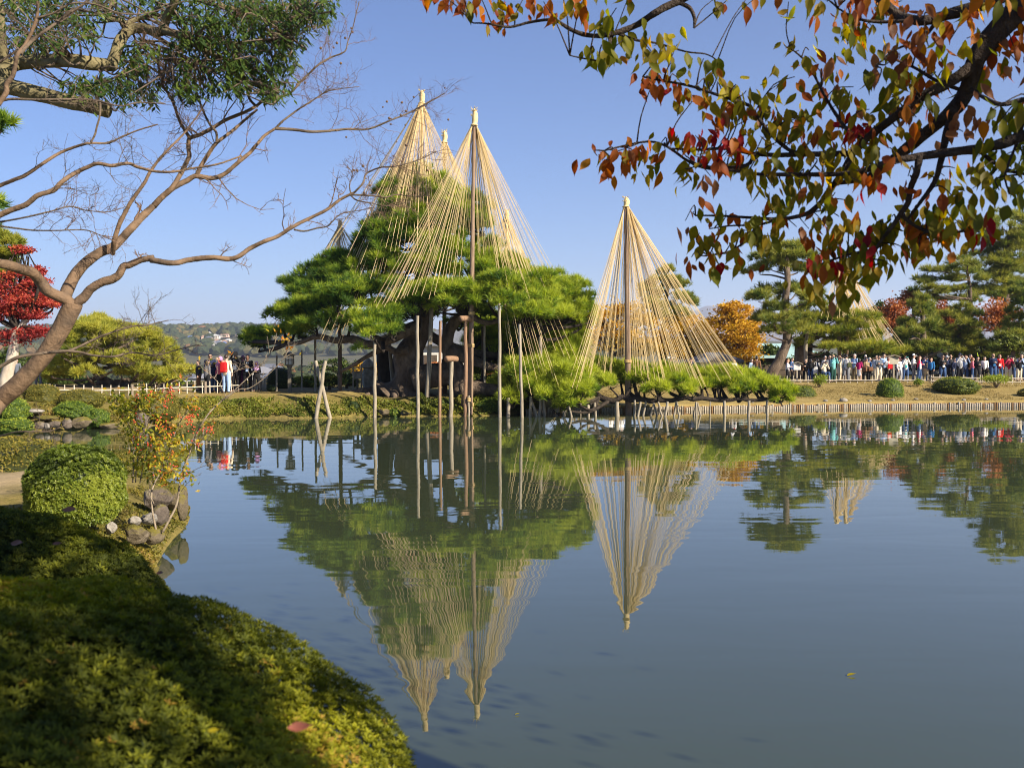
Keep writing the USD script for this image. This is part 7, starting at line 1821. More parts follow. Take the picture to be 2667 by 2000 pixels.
# trunk and crown of the same tree, to the right of the view
trunk = catmull([np.array([5.4, 1.2, float(ground_z(5.4, 1.2)) - 0.3]), [5.3, 1.4, 2.2], [5.0, 1.9, 3.6], [4.4, 2.8, 4.9], [3.4, 3.8, 5.1], cp[0][0]], 4)
v, f = tube(trunk, np.linspace(0.22, 0.058, len(trunk)), 14, True, 0.2, 3)
put('trunk', v, f, M_CHERRY_BARK, cherry, True)
cl = [  # x, y, leaves, colours
    (30, 30, 9, 'or'), (-60, 20, 8, 'ro'), (-160, 30, 8, 'r'), (-260, 15, 7, 'ro'), (-360, 60, 8, 'or'), (-380, 150, 5, 'r'), (-470, 10, 8, 'r'), (-560, 5, 8, 'rp'), (-660, -20, 6, 'r'), (-740, -30, 3, 'r'), (200, 60, 7, 'og'), (250, 30, 5, 'o'), (120, 120, 5, 'og'), (170, 240, 12, 'g'), (90, 270, 8, 'go'), (230, 220, 7, 'og'), (330, 220, 6, 'og'), (420, 240, 9, 'oy'), (500, 240, 4, 'y'), (380, 300, 8, 'o'), (480, 320, 5, 'og'), (630, 310, 7, 'g'), (700, 330, 3, 'o'), (690, 10, 4, 'o'), (760, 10, 4, 'rp'), (850, 5, 4, 'o'), (900, 0, 4, 'r'), (1050, 30, 5, 'g'), (1120, 5, 4, 'og'), (1180, 20, 5, 'og'), (1240, 30, 4, 'r'),
    (350, 400, 7, 'rp'), (370, 450, 4, 'r'), (440, 420, 9, 'r'), (520, 430, 6, 'rc'), (590, 450, 8, 'ro'), (575, 520, 5, 'o'), (680, 450, 11, 'o'), (730, 490, 8, 'o'), (790, 440, 4, 'y'), (840, 470, 9, 'oy'), (700, 570, 7, 'rp'), (760, 560, 7, 'r'), (850, 610, 9, 'rp'), (820, 550, 9, 'o'), (900, 550, 9, 'or'), (960, 550, 9, 'oy'), (1000, 600, 9, 'o'), (1070, 580, 9, 'og'), (1160, 590, 7, 'o'), (1010, 430, 6, 'o'), (1100, 270, 6, 'og'), (1035, 260, 3, 'o'), (1150, 270, 2, 'y'), (1080, 400, 4, 'r'), (1160, 470, 8, 'or'), (1190, 350, 5, 'op'), (1225, 380, 4, 'r'), (1260, 350, 2, 'n'), (1300, 450, 9, 'og'), (1370, 450, 3, 'y'), (1250, 570, 4, 'n'), (1330, 650, 9, 'pr'), (1370, 620, 7, 'c'), (1410, 640, 6, 'c'),
    (105, 790, 8, 'r'), (150, 810, 7, 'rp'), (200, 780, 9, 'ro'), (260, 750, 9, 'r'), (330, 720, 9, 'on'), (330, 820, 9, 'o'), (390, 780, 9, 'ro'), (440, 760, 5, 'r'), (540, 700, 9, 'cr'), (590, 690, 9, 'c'), (650, 720, 9, 'c'), (720, 730, 9, 'cr'), (780, 730, 7, 'c'), (520, 850, 9, 'og'), (560, 870, 7, 'o'), (590, 790, 5, 'oy'), (665, 890, 5, 'p'), (800, 790, 10, 'o'), (740, 800, 7, 'r'), (820, 870, 7, 'o'), (900, 820, 11, 'og'), (960, 880, 9, 'o'), (980, 950, 7, 'og'), (1040, 990, 7, 'g'), (1060, 820, 11, 'o'), (1120, 880, 9, 'or'), (1110, 960, 9, 'o'), (1170, 980, 5, 'og'), (1195, 1040, 2, 'o'), (1235, 1050, 2, 'g'), (1280, 970, 5, 'ro'), (1290, 900, 6, 'o'), (1360, 1010, 1, 'r'), (1440, 790, 10, 'og'), (1410, 920, 6, 'cr'), (1500, 900, 5, 'r'), (1560, 830, 6, 'r'), (1500, 710, 7, 'o'), (1600, 660, 7, 'or'), (1470, 640, 5, 'r'), (1000, 720, 7, 'o'), (1090, 700, 5, 'r'), (930, 700, 7, 'og'), (860, 690, 6, 'o'), (1180, 800, 8, 'og'), (1240, 790, 7, 'o'), (1330, 830, 8, 'og'),
    (580, 1065, 2, 'r'), (540, 1110, 2, 'p'), (700, 1080, 5, 'r'), (740, 1060, 2, 'r'), (610, 1170, 3, 'o'), (665, 1180, 6, 'o'), (710, 1150, 4, 'r'), (640, 1280, 9, 'ro'), (600, 1260, 3, 'r'), (690, 1260, 5, 'rc'), (570, 1290, 1, 'o'), (770, 1270, 9, 'ro'), (800, 1150, 9, 'or'), (850, 1160, 11, 'o'), (910, 1110, 9, 'og'), (920, 1160, 7, 'o'), (900, 1240, 2, 'r'), (990, 1190, 1, 'g'), (1010, 1080, 6, 'or'), (1090, 1140, 4, 'rp'), (1150, 1150, 8, 'r'), (1220, 1120, 3, 'p'), (1300, 1090, 4, 'p'),
    (1260, 1170, 9, 'or'), (1330, 1120, 10, 'o'), (1290, 1220, 8, 'r'), (1390, 1170, 9, 'c'), (1450, 1180, 9, 'o'), (1510, 1140, 11, 'og'), (1560, 1090, 12, 'og'), (1520, 1230, 12, 'o'), (1620, 1120, 12, 'o'), (1680, 1070, 12, 'or'), (1690, 1170, 14, 'rn'), (1750, 1110, 12, 'o'), (1750, 1210, 14, 'or'), (1830, 1070, 14, 'og'), (1820, 1170, 12, 'or'), (1880, 1010, 12, 'og'), (1900, 1090, 12, 'o'), (1930, 1170, 10, 'or'), (1990, 1170, 8, 'c'), (1960, 950, 7, 'ro'), (1820, 890, 8, 'og'), (1870, 850, 7, 'n'), (1700, 1240, 9, 'o'),
    (1180, 1320, 9, 'or'), (1130, 1380, 9, 'o'), (1220, 1300, 8, 'c'), (1250, 1270, 10, 'g'), (1290, 1360, 10, 'o'), (1340, 1320, 9, 'og'), (1380, 1290, 10, 'o'), (1300, 1460, 6, 'og'), (1370, 1450, 5, 'go'), (1240, 1420, 5, 'p'), (1400, 1340, 9, 'og'), (1480, 1330, 9, 'g'), (1550, 1330, 6, 'oy'), (1630, 1250, 6, 'og'), (1690, 1270, 4, 'o'),
    (1300, 30, 12, 'rp'), (1360, 70, 11, 'r'), (1330, 170, 9, 'g'), (1380, 200, 9, 'og'), (1460, 150, 7, 'o'), (1560, 50, 12, 'rp'), (1620, 110, 12, 'rp'), (1480, 60, 8, 'r'), (1650, 225, 4, 'p'), (1720, 160, 11, 'r'), (1740, 250, 9, 'rp'), (1810, 240, 6, 'y'), (1850, 215, 3, 'y'), (1930, 210, 5, 'y'), (1850, 70, 9, 'or'), (1950, 50, 10, 'n'), (2040, 30, 9, 'n'), (2020, 40, 4, 'y'), (1530, 240, 6, 'p'), (1550, 320, 7, 'p'), (1480, 340, 5, 'g'), (1540, 470, 7, 'g'), (1490, 430, 4, 'o'), (1660, 340, 9, 'o'), (1680, 410, 9, 'og'), (1740, 390, 9, 'r'), (1820, 370, 9, 'o'), (1570, 530, 4, 'p'), (1630, 590, 5, 'p'), (1720, 550, 3, 'n'), (1680, 600, 4, 'n'), (1780, 530, 5, 'r'), (1860, 640, 6, 'p'), (1910, 670, 5, 'p'), (1940, 550, 5, 'p'), (1990, 520, 5, 'p'), (2050, 240, 7, 'r'), (2090, 300, 7, 'rp'), (2160, 250, 9, 'r'), (2180, 330, 9, 'rp'), (2060, 330, 4, 'o'), (2000, 410, 2, 'g'), (2190, 160, 9, 'r'), (2150, 110, 9, 'rc'), (2060, 560, 3, 'g'), (2100, 610, 7, 'og'), (2170, 600, 11, 'g'), (2180, 720, 11, 'g'), (2050, 760, 8, 'og'), (2130, 780, 11, 'g'), (2010, 850, 7, 'og'), (2100, 880, 9, 'g'), (2160, 950, 11, 'g'), (2090, 960, 9, 'og'), (2200, 1000, 7, 'g'), (1670, 900, 3, 'r'), (1730, 880, 2, 'r'), (1640, 890, 2, 'r'),
    (1650, 440, 8, 'o'), (1700, 300, 6, 'r'), (1450, 560, 5, 'o'), (1520, 560, 6, 'og'), (1380, 720, 9, 'og'), (1450, 720, 8, 'o'), (1550, 750, 6, 'og'), (1200, 680, 7, 'o'), (1130, 640, 6, 'or')]
col = {'o': 'olive', 'g': 'green', 'r': 'red', 'c': 'crimson', 'n': 'orange', 'y': 'yellow', 'p': 'pink'}
rg = np.random.default_rng(44)
allb = np.vstack(cp)
LV = []
tw = MB()
for x, y, n, cs in cl:
    q0 = P(*cC(x, y - 18), CDD)
    d = np.linalg.norm((allb - q0) * [1, 0.35, 1], axis=1)
    a = allb[np.argmin(d)]
    D = float(np.clip(a[1] + rg.uniform(-0.25, 0.25), 4.2, 5.6))
    q = P(*cC(x, y - 20), D)
    tw.tube(catmull([a, (a + q) / 2 + [0, 0, 0.02] + rg.normal(size=3) * 0.02, q], 3), np.linspace(0.0045, 0.0022, 7), 4, 0.5, False)
    for j in range(max(1, int(round(n * (0.98 if x > 0 else 1.5))))):
        c = col[cs[int(rg.integers(len(cs)))]]
        if rg.random() < 0.16:
            c = str(rg.choice(['olive', 'olive', 'orange', 'green']))
        pos = q + np.array([rg.normal() * 0.047, rg.normal() * 0.07, rg.normal() * 0.040])
        ang = rg.random() * 6.283
        LV.append((pos, np.array([math.cos(ang), math.sin(ang), 0]) * abs(rg.normal()) * 0.55 + [0, 0, -1.0], unit(np.array([rg.normal() * 0.7, -1.0 + 0.6 * rg.normal(), 0.25])), 0.086 * (0.55 + 0.75 * rg.random()), c, float(np.clip(0.5 + 0.25 * rg.normal(), 0, 1))))
for k in range(0):                                   # the rest of the crown, beyond the right edge of the view
    q = np.array([4.9, 2.3, 5.6]) + rg.normal(size=3) * [0.95, 0.9, 0.62]
    s = (q[0] / max(q[1], 0.3))
    if q[1] > 1.0 and s < 0.56 and q[2] < 2.55 + 0.40 * q[1]:
        continue
    ang = rg.random() * 6.283
    LV.append((q, np.array([math.cos(ang) * 0.4, math.sin(ang) * 0.4, -1.0]), unit(np.array([rg.normal(), rg.normal(), 0.3])), 0.11, ['olive', 'red', 'green'][k % 3], 0.5))


def ovate(pos, along, nrm, L, W, bend, rg):
    """one cherry leaf: stalk, ovate blade folded along the midrib, drawn-out tip"""
    a = unit(along)
    s = unit(np.cross(a, nrm))
    u = np.cross(s, a)
    st = [(0.0, 0.012), (0.14, 0.28), (0.32, 0.48), (0.52, 0.46), (0.70, 0.27), (0.83, 0.09), (1.0, 0.0)]
    v = []
    for k, w in st:
        m_ = pos + a * L * k + u * (bend * L * k * k)
        v += [m_ + s * W * w + u * W * w * 0.35, m_, m_ - s * W * w + u * W * w * 0.35]
    f = []
    for i in range(len(st) - 1):
        o = i * 3
        f += [[o, o + 1, o + 4], [o, o + 4, o + 3], [o + 1, o + 2, o + 5], [o + 1, o + 5, o + 4]]
    return np.array(v), np.array(f)


def in_view(p):
    d = p - EYE
    y = d @ _f
    return y > 0.5 and abs((d @ CAM_R) / y) < 0.515 and abs((d @ CAM_U) / y) < 0.39


seen = sorted([i for i in range(len(LV)) if in_view(LV[i][0])], key=lambda i: LV[i][0][1] / LV[i][3])
single = set(seen[:300])
groups = {}
for i, (pos, al_, nr, L, c, ti) in enumerate(LV):
    v, f = ovate(pos, al_, nr, L, L * rg.uniform(0.40, 0.52), rg.uniform(-0.6, 0.7), rg)
    if i in single:
        put('leaf', v, f, M_CHERRY[c], cherry, True, np.full(len(v), ti))
    else:
        groups.setdefault(c, MB()).add(v, f, ti)
for c, b in groups.items():
    b.build(c + '_leaves', M_CHERRY[c], cherry, True, kind='stuff')
q = np.array([4.7, 2.5, 5.6]) + rg.normal(size=(1300, 3)) * [1.05, 0.95, 0.62]
q = q[~((q[:, 1] > 0.9) & (q[:, 0] < 0.57 * q[:, 1]) & (q[:, 2] < 2.55 + 0.42 * q[:, 1]))]
b = MB()
b.add(*leaves(q, rg.normal(size=q.shape) * 0.4 - [0, 0, 1], rg.normal(size=q.shape) + [0, 0, 0.6], 0.12, 0.062, rg, np.clip(0.5 + 0.3 * rg.normal(size=len(q)), 0, 1)))
b.build('crown', M_CHERRY['olive'], cherry, kind='stuff')
tw.build('twigs', M_CHERRY_BARK, cherry, True, kind='stuff')

# evergreen trees on the near bank outside the view, to the right, whose shade lies over the hedges and the hanging leaves
t = thing('evergreen_tree', 'broad evergreen tree on the near bank behind the viewpoint', 'tree')
z0 = float(ground_z(4.4, -1.6))
p = catmull([[4.4, -1.6, z0 - 0.3], [4.5, -1.6, z0 + 2.0], [4.4, -1.5, z0 + 5.6]], 5)
v, f = tube(p, np.linspace(0.24, 0.1, len(p)), 10, True, 0.2, 1)
put('trunk', v, f, M_BARK, t, True)
v, f, tt, q = leaf_cloud(np.array([4.4, -1.4, z0 + 5.7]), np.array([2.1, 2.7, 2.1]), 4300, 0.17, np.random.default_rng(4), 0.2, 50, 0.4, 0.15)
b = MB(); b.add(v, f, tt); b.build('crown', M_GREENLEAF, t)

# berry shrub on the shore
M_STEM = rough_mat('stem_bark', (0.13, 0.10, 0.07), (0.30, 0.24, 0.17), 10.0, 0.85, 0.4)
berry = thing('berry_shrub', 'leggy shrub with yellowing leaves and red berries on the near shore', 'shrub')
BD = 12.9
stems = []
for pts, r0, r1, tw_ in [
        ([(1040, 1562, 12.6), (1090, 1470, 12.6), (1132, 1380, 12.7), (1152, 1250, 12.7), (1178, 1150, 12.7), (1205, 1080, 12.7), (1250, 950, 12.7), (1330, 812, 12.7), (1400, 740, 12.8), (1450, 700, 12.8), (1560, 600, 12.8), (1680, 480, 12.8), (1750, 385, 12.8), (1772, 285, 12.8)], 0.026, 0.005, 10),
        ([(1450, 700, 12.8), (1530, 650, 12.8), (1600, 640, 12.8), (1700, 570, 12.8), (1800, 470, 12.8), (1842, 400, 12.8), (1850, 335, 12.8)], 0.013, 0.004, 8), ([(1450, 700, 12.8), (1400, 610, 12.8), (1330, 540, 12.8), (1310, 480, 12.8)], 0.008, 0.003, 6), ([(1500, 670, 12.8), (1480, 560, 12.8), (1550, 520, 12.8), (1690, 500, 12.8)], 0.007, 0.003, 5),
        ([(1000, 1552, 12.6), (975, 1420, 12.6), (975, 1285, 12.7), (1040, 1150, 12.8), (1100, 990, 12.8), (1140, 880, 12.8), (1210, 770, 12.8), (1240, 690, 12.8)], 0.022, 0.005, 8), ([(985, 1380, 12.6), (955, 1300, 12.7), (1000, 1180, 12.8), (1090, 1040, 12.9)], 0.011, 0.004, 6),
        ([(850, 1245, 13.4), (856, 1050, 13.4), (842, 930, 13.4), (800, 810, 13.4), (770, 700, 13.4), (730, 730, 13.4)], 0.016, 0.004, 14), ([(868, 1245, 13.3), (880, 1100, 13.3), (920, 960, 13.3), (950, 830, 13.3), (1010, 720, 13.3), (1080, 650, 13.3)], 0.012, 0.004, 12), ([(895, 1250, 13.2), (930, 1100, 13.2), (1000, 1000, 13.2), (1060, 880, 13.2)], 0.011, 0.004, 10),
        ([(850, 1000, 13.4), (880, 820, 13.4), (860, 730, 13.4), (900, 680, 13.4)], 0.009, 0.003, 8), ([(1152, 1222, 12.7), (1250, 1162, 12.6), (1330, 1130, 12.5), (1400, 1102, 12.5), (1500, 1022, 12.4)], 0.007, 0.002, 5), ([(1160, 1300, 12.7), (1200, 1250, 12.6), (1280, 1180, 12.6)], 0.006, 0.002, 3),
        ([(1150, 1215, 12.7), (1100, 1160, 12.8), (1060, 1130, 12.8)], 0.006, 0.003, 4), ([(1250, 950, 12.7), (1300, 940, 12.6), (1340, 910, 12.6), (1370, 880, 12.6)], 0.006, 0.002, 4), ([(1205, 1080, 12.7), (1260, 1000, 12.6), (1310, 960, 12.6)], 0.006, 0.002, 4)]:
    p = trace(cD, pts, BD, 4)
    v, f = tube(p, np.linspace(r0 * 0.62, r1 * 0.8, len(p)), 7, True, 0.15, len(stems))
    put('stem', v, f, M_STEM, berry, True)
    stems.append((p, r1, tw_))
rg = np.random.default_rng(9)
tw, ends = MB(), []
for p, r, n in stems:
    fine_twigs(tw, p, 0.0045, rg, n, 0.20, 1, 0.3, 0.9, 0.3, ends)
tw.build('twigs', M_STEM, berry, True, kind='stuff')
pos, al, tn = [], [], []
spots = [(760, 720, 34), (800, 790, 34), (830, 860, 36), (850, 760, 30), (900, 900, 34), (1000, 1000, 34), (1130, 1000, 22), (1000, 1130, 30), (930, 1080, 36), (1180, 1020, 18), (1130, 1200, 26), (1060, 1200, 34), (900, 700, 30), (940, 760, 24), (1000, 800, 24), (880, 980, 34), (950, 1190, 30), (870, 1130, 26), (1090, 900, 24), (1040, 950, 28), (1150, 1090, 22), (1220, 760, 14), (1240, 720, 10), (1040, 1060, 30), (820, 900, 20), (780, 760, 22), (1190, 1170, 16), (1000, 690, 20), (930, 660, 18), (1110, 620, 12), (1280, 980, 12), (1350, 890, 12), (1840, 340, 9), (1780, 300, 5), (1330, 480, 5), (1260, 500, 4), (1400, 760, 5), (1480, 420, 3), (800, 1150, 16), (1210, 1210, 12), (1160, 620, 8), (720, 740, 16), (860, 1030, 22)]
for x, y, n in spots:
    for j in range(int(n * 1.7)):
        pos.append(P(*cD(x + rg.normal() * 30, y + rg.normal() * 34), 12.7 + 0.5 * (x < 960) + rg.normal() * 0.14))
        al.append(rg.normal(size=3) + [0, 0, 0.25])
        tn.append(np.clip(0.42 + 0.22 * rg.normal() + (0.25 if x > 950 else 0.05) + (0.2 if y < 500 else 0), 0, 1))
pos, al, tn = np.array(pos), np.array(al), np.array(tn)
b = MB()
b.add(*leaves(pos, al, rg.normal(size=al.shape) + [0, 0, 1.0], 0.068 * (0.7 + 0.6 * rg.random(len(pos))), 0.036, rg, tn))
b.build('leaves', M_FIRE_LEAF, berry, kind='stuff')
b = MB()
s = icos(1)
for x, y, n, sx, sy in [(1080, 660, 46, 26, 18), (1070, 720, 24, 16, 22), (1060, 860, 30, 22, 26), (1060, 760, 14, 12, 26), (1205, 835, 40, 18, 26), (1230, 890, 18, 16, 20), (1245, 800, 18, 16, 16), (1320, 920, 26, 26, 20), (1340, 905, 14, 14, 12), (880, 960, 24, 22, 26), (880, 700, 14, 18, 16), (960, 1000, 12, 20, 20), (940, 700, 10, 16, 12), (1180, 1190, 12, 14, 14), (1110, 1140, 12, 18, 14), (1260, 985, 14, 18, 12), (870, 850, 10, 18, 20), (900, 1040, 10, 16, 20), (1090, 940, 14, 20, 18), (960, 660, 8, 10, 10), (1000, 1180, 8, 20, 20)]:
    for j in range(int(n * 0.6)):
        q = P(*cD(x + rg.normal() * sx, y + rg.normal() * sy), 12.6 + 0.5 * (x < 960) + rg.normal() * 0.06)
        b.add(s.vertices * 0.0095 * (0.8 + 0.4 * rg.random()) + q, s.faces)
b.build('berries', M_BERRY, berry, True, kind='stuff')


def leaves2(pos, along, normal, length, width, rng, tint, fold=0.25):
    """two-triangle folded leaves"""
    N = len(pos)
    along = unit(along)
    side = unit(np.cross(along, normal))
    up = np.cross(side, along)
    L = np.broadcast_to(np.asarray(length, float), (N,))[:, None]
    W = np.broadcast_to(np.asarray(width, float), (N,))[:, None] / 2
    m = pos + along * L * 0.5
    v = np.stack([pos, m + side * W + up * W * fold * 2, pos + along * L, m - side * W + up * W * fold * 2], 1).reshape(-1, 3)
    o = np.arange(N)[:, None] * 4
    return v, np.concatenate([o + [0, 1, 2], o + [0, 2, 3]], 0), np.repeat(tint, 4)


def leafy_hedge(name, label, c, r, e, n, leaf, m, seed, whorl=6, cut=0.0, lumps=0.10, keep=None, wr=0.34, tint0=0.38, core=0.90, patch=1.3):
    """clipped hedge of leafy shoots: every shoot a small rosette of folded leaves"""
    rg = np.random.default_rng(seed)
    t = thing(name, label, 'bush')
    s = icos(5)

    def shape(d):
        k = (np.abs(d) ** e).sum(1) ** (-1 / e)
        return d * k[:, None] * (1 + lumps * 2 * (meshkit.fbm(d * 2.6 + seed, 3, seed) - 0.5))[:, None]
    r, c = np.asarray(r, float), np.asarray(c, float)
    put('inner_foliage', shape(s.vertices) * r * core + c, s.faces, m, t, True, np.full(len(s.vertices), 0.02))  # solid body, its dark tint standing for shade between the shoots
    q = unit(rg.normal(size=(n * 5, 3)) * (1 / r) ** 0.3)
    q = q[q[:, 2] > cut]
    p = shape(q) * r
    p2 = shape(unit(q + 0.01)) * r
    nrm = unit(q / r)
    if keep == 'front':
        k_ = (unit(EYE - (p + c)) * nrm).sum(1) > -0.35
        p, nrm, q = p[k_], nrm[k_], q[k_]
    elif keep is not None:
        k_ = keep(p + c)
        p, nrm, q = p[k_], nrm[k_], q[k_]
    p, nrm, q = p[:n], nrm[:n], q[:n]
    N = len(p)
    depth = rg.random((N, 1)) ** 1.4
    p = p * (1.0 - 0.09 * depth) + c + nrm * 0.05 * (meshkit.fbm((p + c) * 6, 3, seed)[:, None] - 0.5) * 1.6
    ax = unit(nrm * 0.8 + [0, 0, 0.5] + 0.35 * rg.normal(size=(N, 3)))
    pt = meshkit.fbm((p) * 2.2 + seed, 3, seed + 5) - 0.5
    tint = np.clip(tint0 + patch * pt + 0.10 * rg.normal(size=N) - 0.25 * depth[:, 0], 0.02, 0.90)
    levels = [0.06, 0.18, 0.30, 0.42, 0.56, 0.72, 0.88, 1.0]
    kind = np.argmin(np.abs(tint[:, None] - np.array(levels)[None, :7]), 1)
    kind = np.where(rg.random(N) < 0.008, 7, kind)
    pi = UsdGeom.PointInstancer.Define(stage, f'{t.GetPath()}/leaves')
    targets = []
    for q_, lv in enumerate(levels):
        th = np.arange(whorl) / whorl * 2 * np.pi + 0.5 * rg.random(whorl)
        out = np.stack([np.cos(th), np.sin(th), 0 * th], 1)
        v, f, tt = leaves2(out * leaf * 0.08, out + np.array([0, 0, 1.0]) * (0.25 + 0.55 * rg.random((whorl, 1))), np.array([0, 0, 1.0]) - out * 0.3, leaf * (0.65 + 0.6 * rg.random(whorl)), leaf * wr, rg, np.clip(lv + 0.07 * rg.normal(size=whorl), 0, 1), 0.2)
        targets.append(put('rosette', v, f, m, pi.GetPrim(), False, tt).GetPath())
    pi.CreatePrototypesRel().SetTargets(targets)
    pi.CreateProtoIndicesAttr(Vt.IntArray.FromNumpy(kind.astype(np.int32)))
    pi.CreatePositionsAttr(Vt.Vec3fArray.FromNumpy(p.astype(np.float32)))
    # turn z to the shoot's axis after a random spin
    half = unit(ax + [0, 0, 1.0])
    tilt = np.c_[(half * [0, 0, 1.0]).sum(1), np.cross(np.tile([0, 0, 1.0], (N, 1)), half)]
    sp = rg.random(N) * np.pi
    w0, x0, y0, z0 = tilt.T
    cw, sw = np.cos(sp), np.sin(sp)
    quat = np.stack([w0 * cw - z0 * sw, x0 * cw + y0 * sw, y0 * cw - x0 * sw, z0 * cw + w0 * sw], 1)
    pi.CreateOrientationsAttr(Vt.QuathArray([Gf.Quath(*map(float, q_)) for q_ in quat]))
    sc = (0.75 + 0.5 * rg.random((N, 1))) * np.ones((1, 3))
    pi.CreateScalesAttr(Vt.Vec3fArray.FromNumpy(sc.astype(np.float32)))
    tag(pi.GetPrim(), kind='stuff')
    return t, shape, r, c


def view_keep(p):
    """what the pond side and the viewpoint can see of a hedge"""
    return p[:, 1] > 0.6


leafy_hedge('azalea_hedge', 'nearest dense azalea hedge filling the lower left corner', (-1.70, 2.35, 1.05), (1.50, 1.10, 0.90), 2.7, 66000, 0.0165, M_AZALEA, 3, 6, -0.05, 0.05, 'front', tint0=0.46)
leafy_hedge('azalea_hedge', 'second azalea hedge just behind the nearest one, in the shade', (-3.15, 5.35, 0.88), (1.36, 0.85, 0.86), 2.4, 38000, 0.020, M_AZALEA, 8, 6, -0.1, 0.06, 'front', tint0=0.24, patch=0.9)  # darker leaf tint than the nearest hedge stands in for shade
leafy_hedge('round_bush', 'round clipped bush with small glossy leaves in full sun on the near shore', (-5.12, 11.75, 1.03), (0.53, 0.53, 0.50), 2.4, 9000, 0.028, M_ROUND, 5, 5, -0.75, 0.06, None, 0.5, 0.5)

# fallen leaves on the hedges and on the water
M_FALLEN = plain_mat('fallen_leaf', (0.15, 0.065, 0.035), 0.6)
M_FALLEN_RED = plain_mat('fallen_red_leaf', (0.28, 0.085, 0.05), 0.6)
for lab, frm, x, y, D, L, m in [('reddish fallen leaf lying near the lower edge of the nearest hedge', cG, 1510, 1320, 1.78, 0.062, M_FALLEN_RED), ('brown fallen leaf on top of the nearest hedge', cG, 780, 765, 2.65, 0.06, M_FALLEN), ('small yellow leaf on the nearest hedge', cG, 1095, 1335, 1.80, 0.03, M_CHERRY['yellow']),
                                ('brown leaf caught on top of the second hedge', cG, 330, 165, 5.0, 0.12, M_FALLEN), ('brown leaf at the left end of the second hedge', cG, 62, 340, 4.5, 0.11, M_FALLEN), ('dark leaf at the right end of the second hedge', cG, 822, 495, 4.9, 0.07, M_FALLEN), ('small brown leaf low on the second hedge', cG, 278, 345, 4.4, 0.06, M_FALLEN)]:
    q = P(*frm(x, y), D)
    L *= 0.75
    v, f = ovate(q + [0, -0.01, 0.012], unit(np.array([1.0, 0.35 * math.sin(x), -0.15])), np.array([0.1, -0.75, 0.8]), L, L * 0.42, 0.35, rng)
    put('fallen_leaf', v, f, m, None, True, np.full(len(v), 0.5), lab, 'leaf')
for lab, x, y in [('yellow green fallen leaf floating on the open water', 2206, 1759), ('tiny speck of a leaf floating on the lower water', 1341, 1860)]:
    q = G(x, y, 0.006)
    L = 0.09 if x > 2000 else 0.04
    v, f = ovate(q, np.array([1.0, 0.3, 0.05]), np.array([0, 0, 1.0]), L, L * 0.5, 0.12, rng)
    put('fallen_leaf', v, f, M_CHERRY['yellow'], None, True, np.full(len(v), 0.5), lab, 'leaf')

# ------------------------------------------------------------------ far land: wooded hill with a town, mountains, haze
rng = np.random.default_rng(202)
M_HILL = rough_mat('hill_soil', (0.045, 0.05, 0.025), (0.11, 0.095, 0.045), 0.02, 0.95, 0.3, dist=2.0)
M_HILLWOOD = foliage_mat('hill_woods', [(0.0, (0.020, 0.032, 0.014)), (0.45, (0.050, 0.062, 0.020)), (0.75, (0.11, 0.095, 0.028)), (1.0, (0.19, 0.085, 0.035))], 0.2, 0.8)
M_MOUNT = mat('mountain_slopes', {
    'g': ('geometry', {}), 'n': ('noise_texture', {'scale': 0.0022, 'detail': 8.0, 'roughness': 0.65}),
    'r': ('rgb_ramp', {'ramp': [(0.3, (0.05, 0.045, 0.035)), (0.5, (0.10, 0.075, 0.055)), (0.7, (0.17, 0.13, 0.09))]}),
    'p': ('principled_bsdf', {'roughness': 0.95, 'specular_ior_level': 0.1})}, [('g.position', 'n.vector'), ('n.fac', 'r.fac'), ('r.color', 'p.base_color')], surface='p.BSDF')


def hill_h(x, y):
    """the wooded ridge across the valley, left of the pine"""
    cx = np.array([-2600, -1500, -1000, -800, -640, -560, -430, -300, 0, 400, 900])
    top = np.array([40, 46, 52, 60, 56, 60, 55, 52, 44, 38, 30.0])
    n = meshkit.fbm(np.stack([x / 160, y / 160, 0 * x], -1), 4, 2) - 0.5
    crest = np.interp(x * 2000 / np.maximum(y, 1), cx, top)
    t = np.clip((y - 1050) / 950, 0, 1)
    return -8 + (crest + 8) * (t * t * (3 - 2 * t)) + n * 14 * np.clip(t * 2, 0, 1) - 30 * np.clip((y - 2100) / 500, 0, 1)


X, Y = np.meshgrid(np.linspace(-2700, 1000, 150), np.linspace(900, 2700, 70))
Z = hill_h(X, Y)
n_, m_ = X.shape
i = np.arange(n_ * m_).reshape(n_, m_)
f = np.concatenate([np.stack([i[:-1, :-1], i[:-1, 1:], i[1:, 1:]], -1).reshape(-1, 3), np.stack([i[:-1, :-1], i[1:, 1:], i[1:, :-1]], -1).reshape(-1, 3)])
put('wooded_hill', np.stack([X, Y, Z - 2.5], -1).reshape(-1, 3), f, M_HILL, None, True, None, kind='structure')
# tree crowns on the hill: one wood nobody could count
b = MB()
s = icos(1)
k = 0
while k < 1800:
    y = rng.uniform(1350, 2120)
    x = rng.uniform(-0.56, 0.12) * y
    z = float(hill_h(np.array(x), np.array(y)))
    town = 1420 < y < 1640 and -0.30 * y < x < -0.10 * y and meshkit.noise(np.array([x / 60, y / 60, 0.5])) > 0.35
    if town and rng.random() < 0.85:
        continue
    r = rng.uniform(5.5, 9.5) * (1.15 if y > 1900 else 1.0)
    v = s.vertices * (1 + 0.5 * (meshkit.noise(s.vertices * 2.3 + k) - 0.5))[:, None] * [r, r, r * 0.85] + [x, y, z + r * 0.55]
    b.add(v, s.faces, np.clip(0.38 + 0.22 * rng.normal() + 0.3 * (meshkit.noise(np.array([x / 90, y / 90, 3.3])) - 0.5), 0, 1))
    k += 1
b.build('far_woods', M_HILLWOOD, None, False, 'autumn woods covering the hill across the valley on the left', 'woods', kind='stuff')
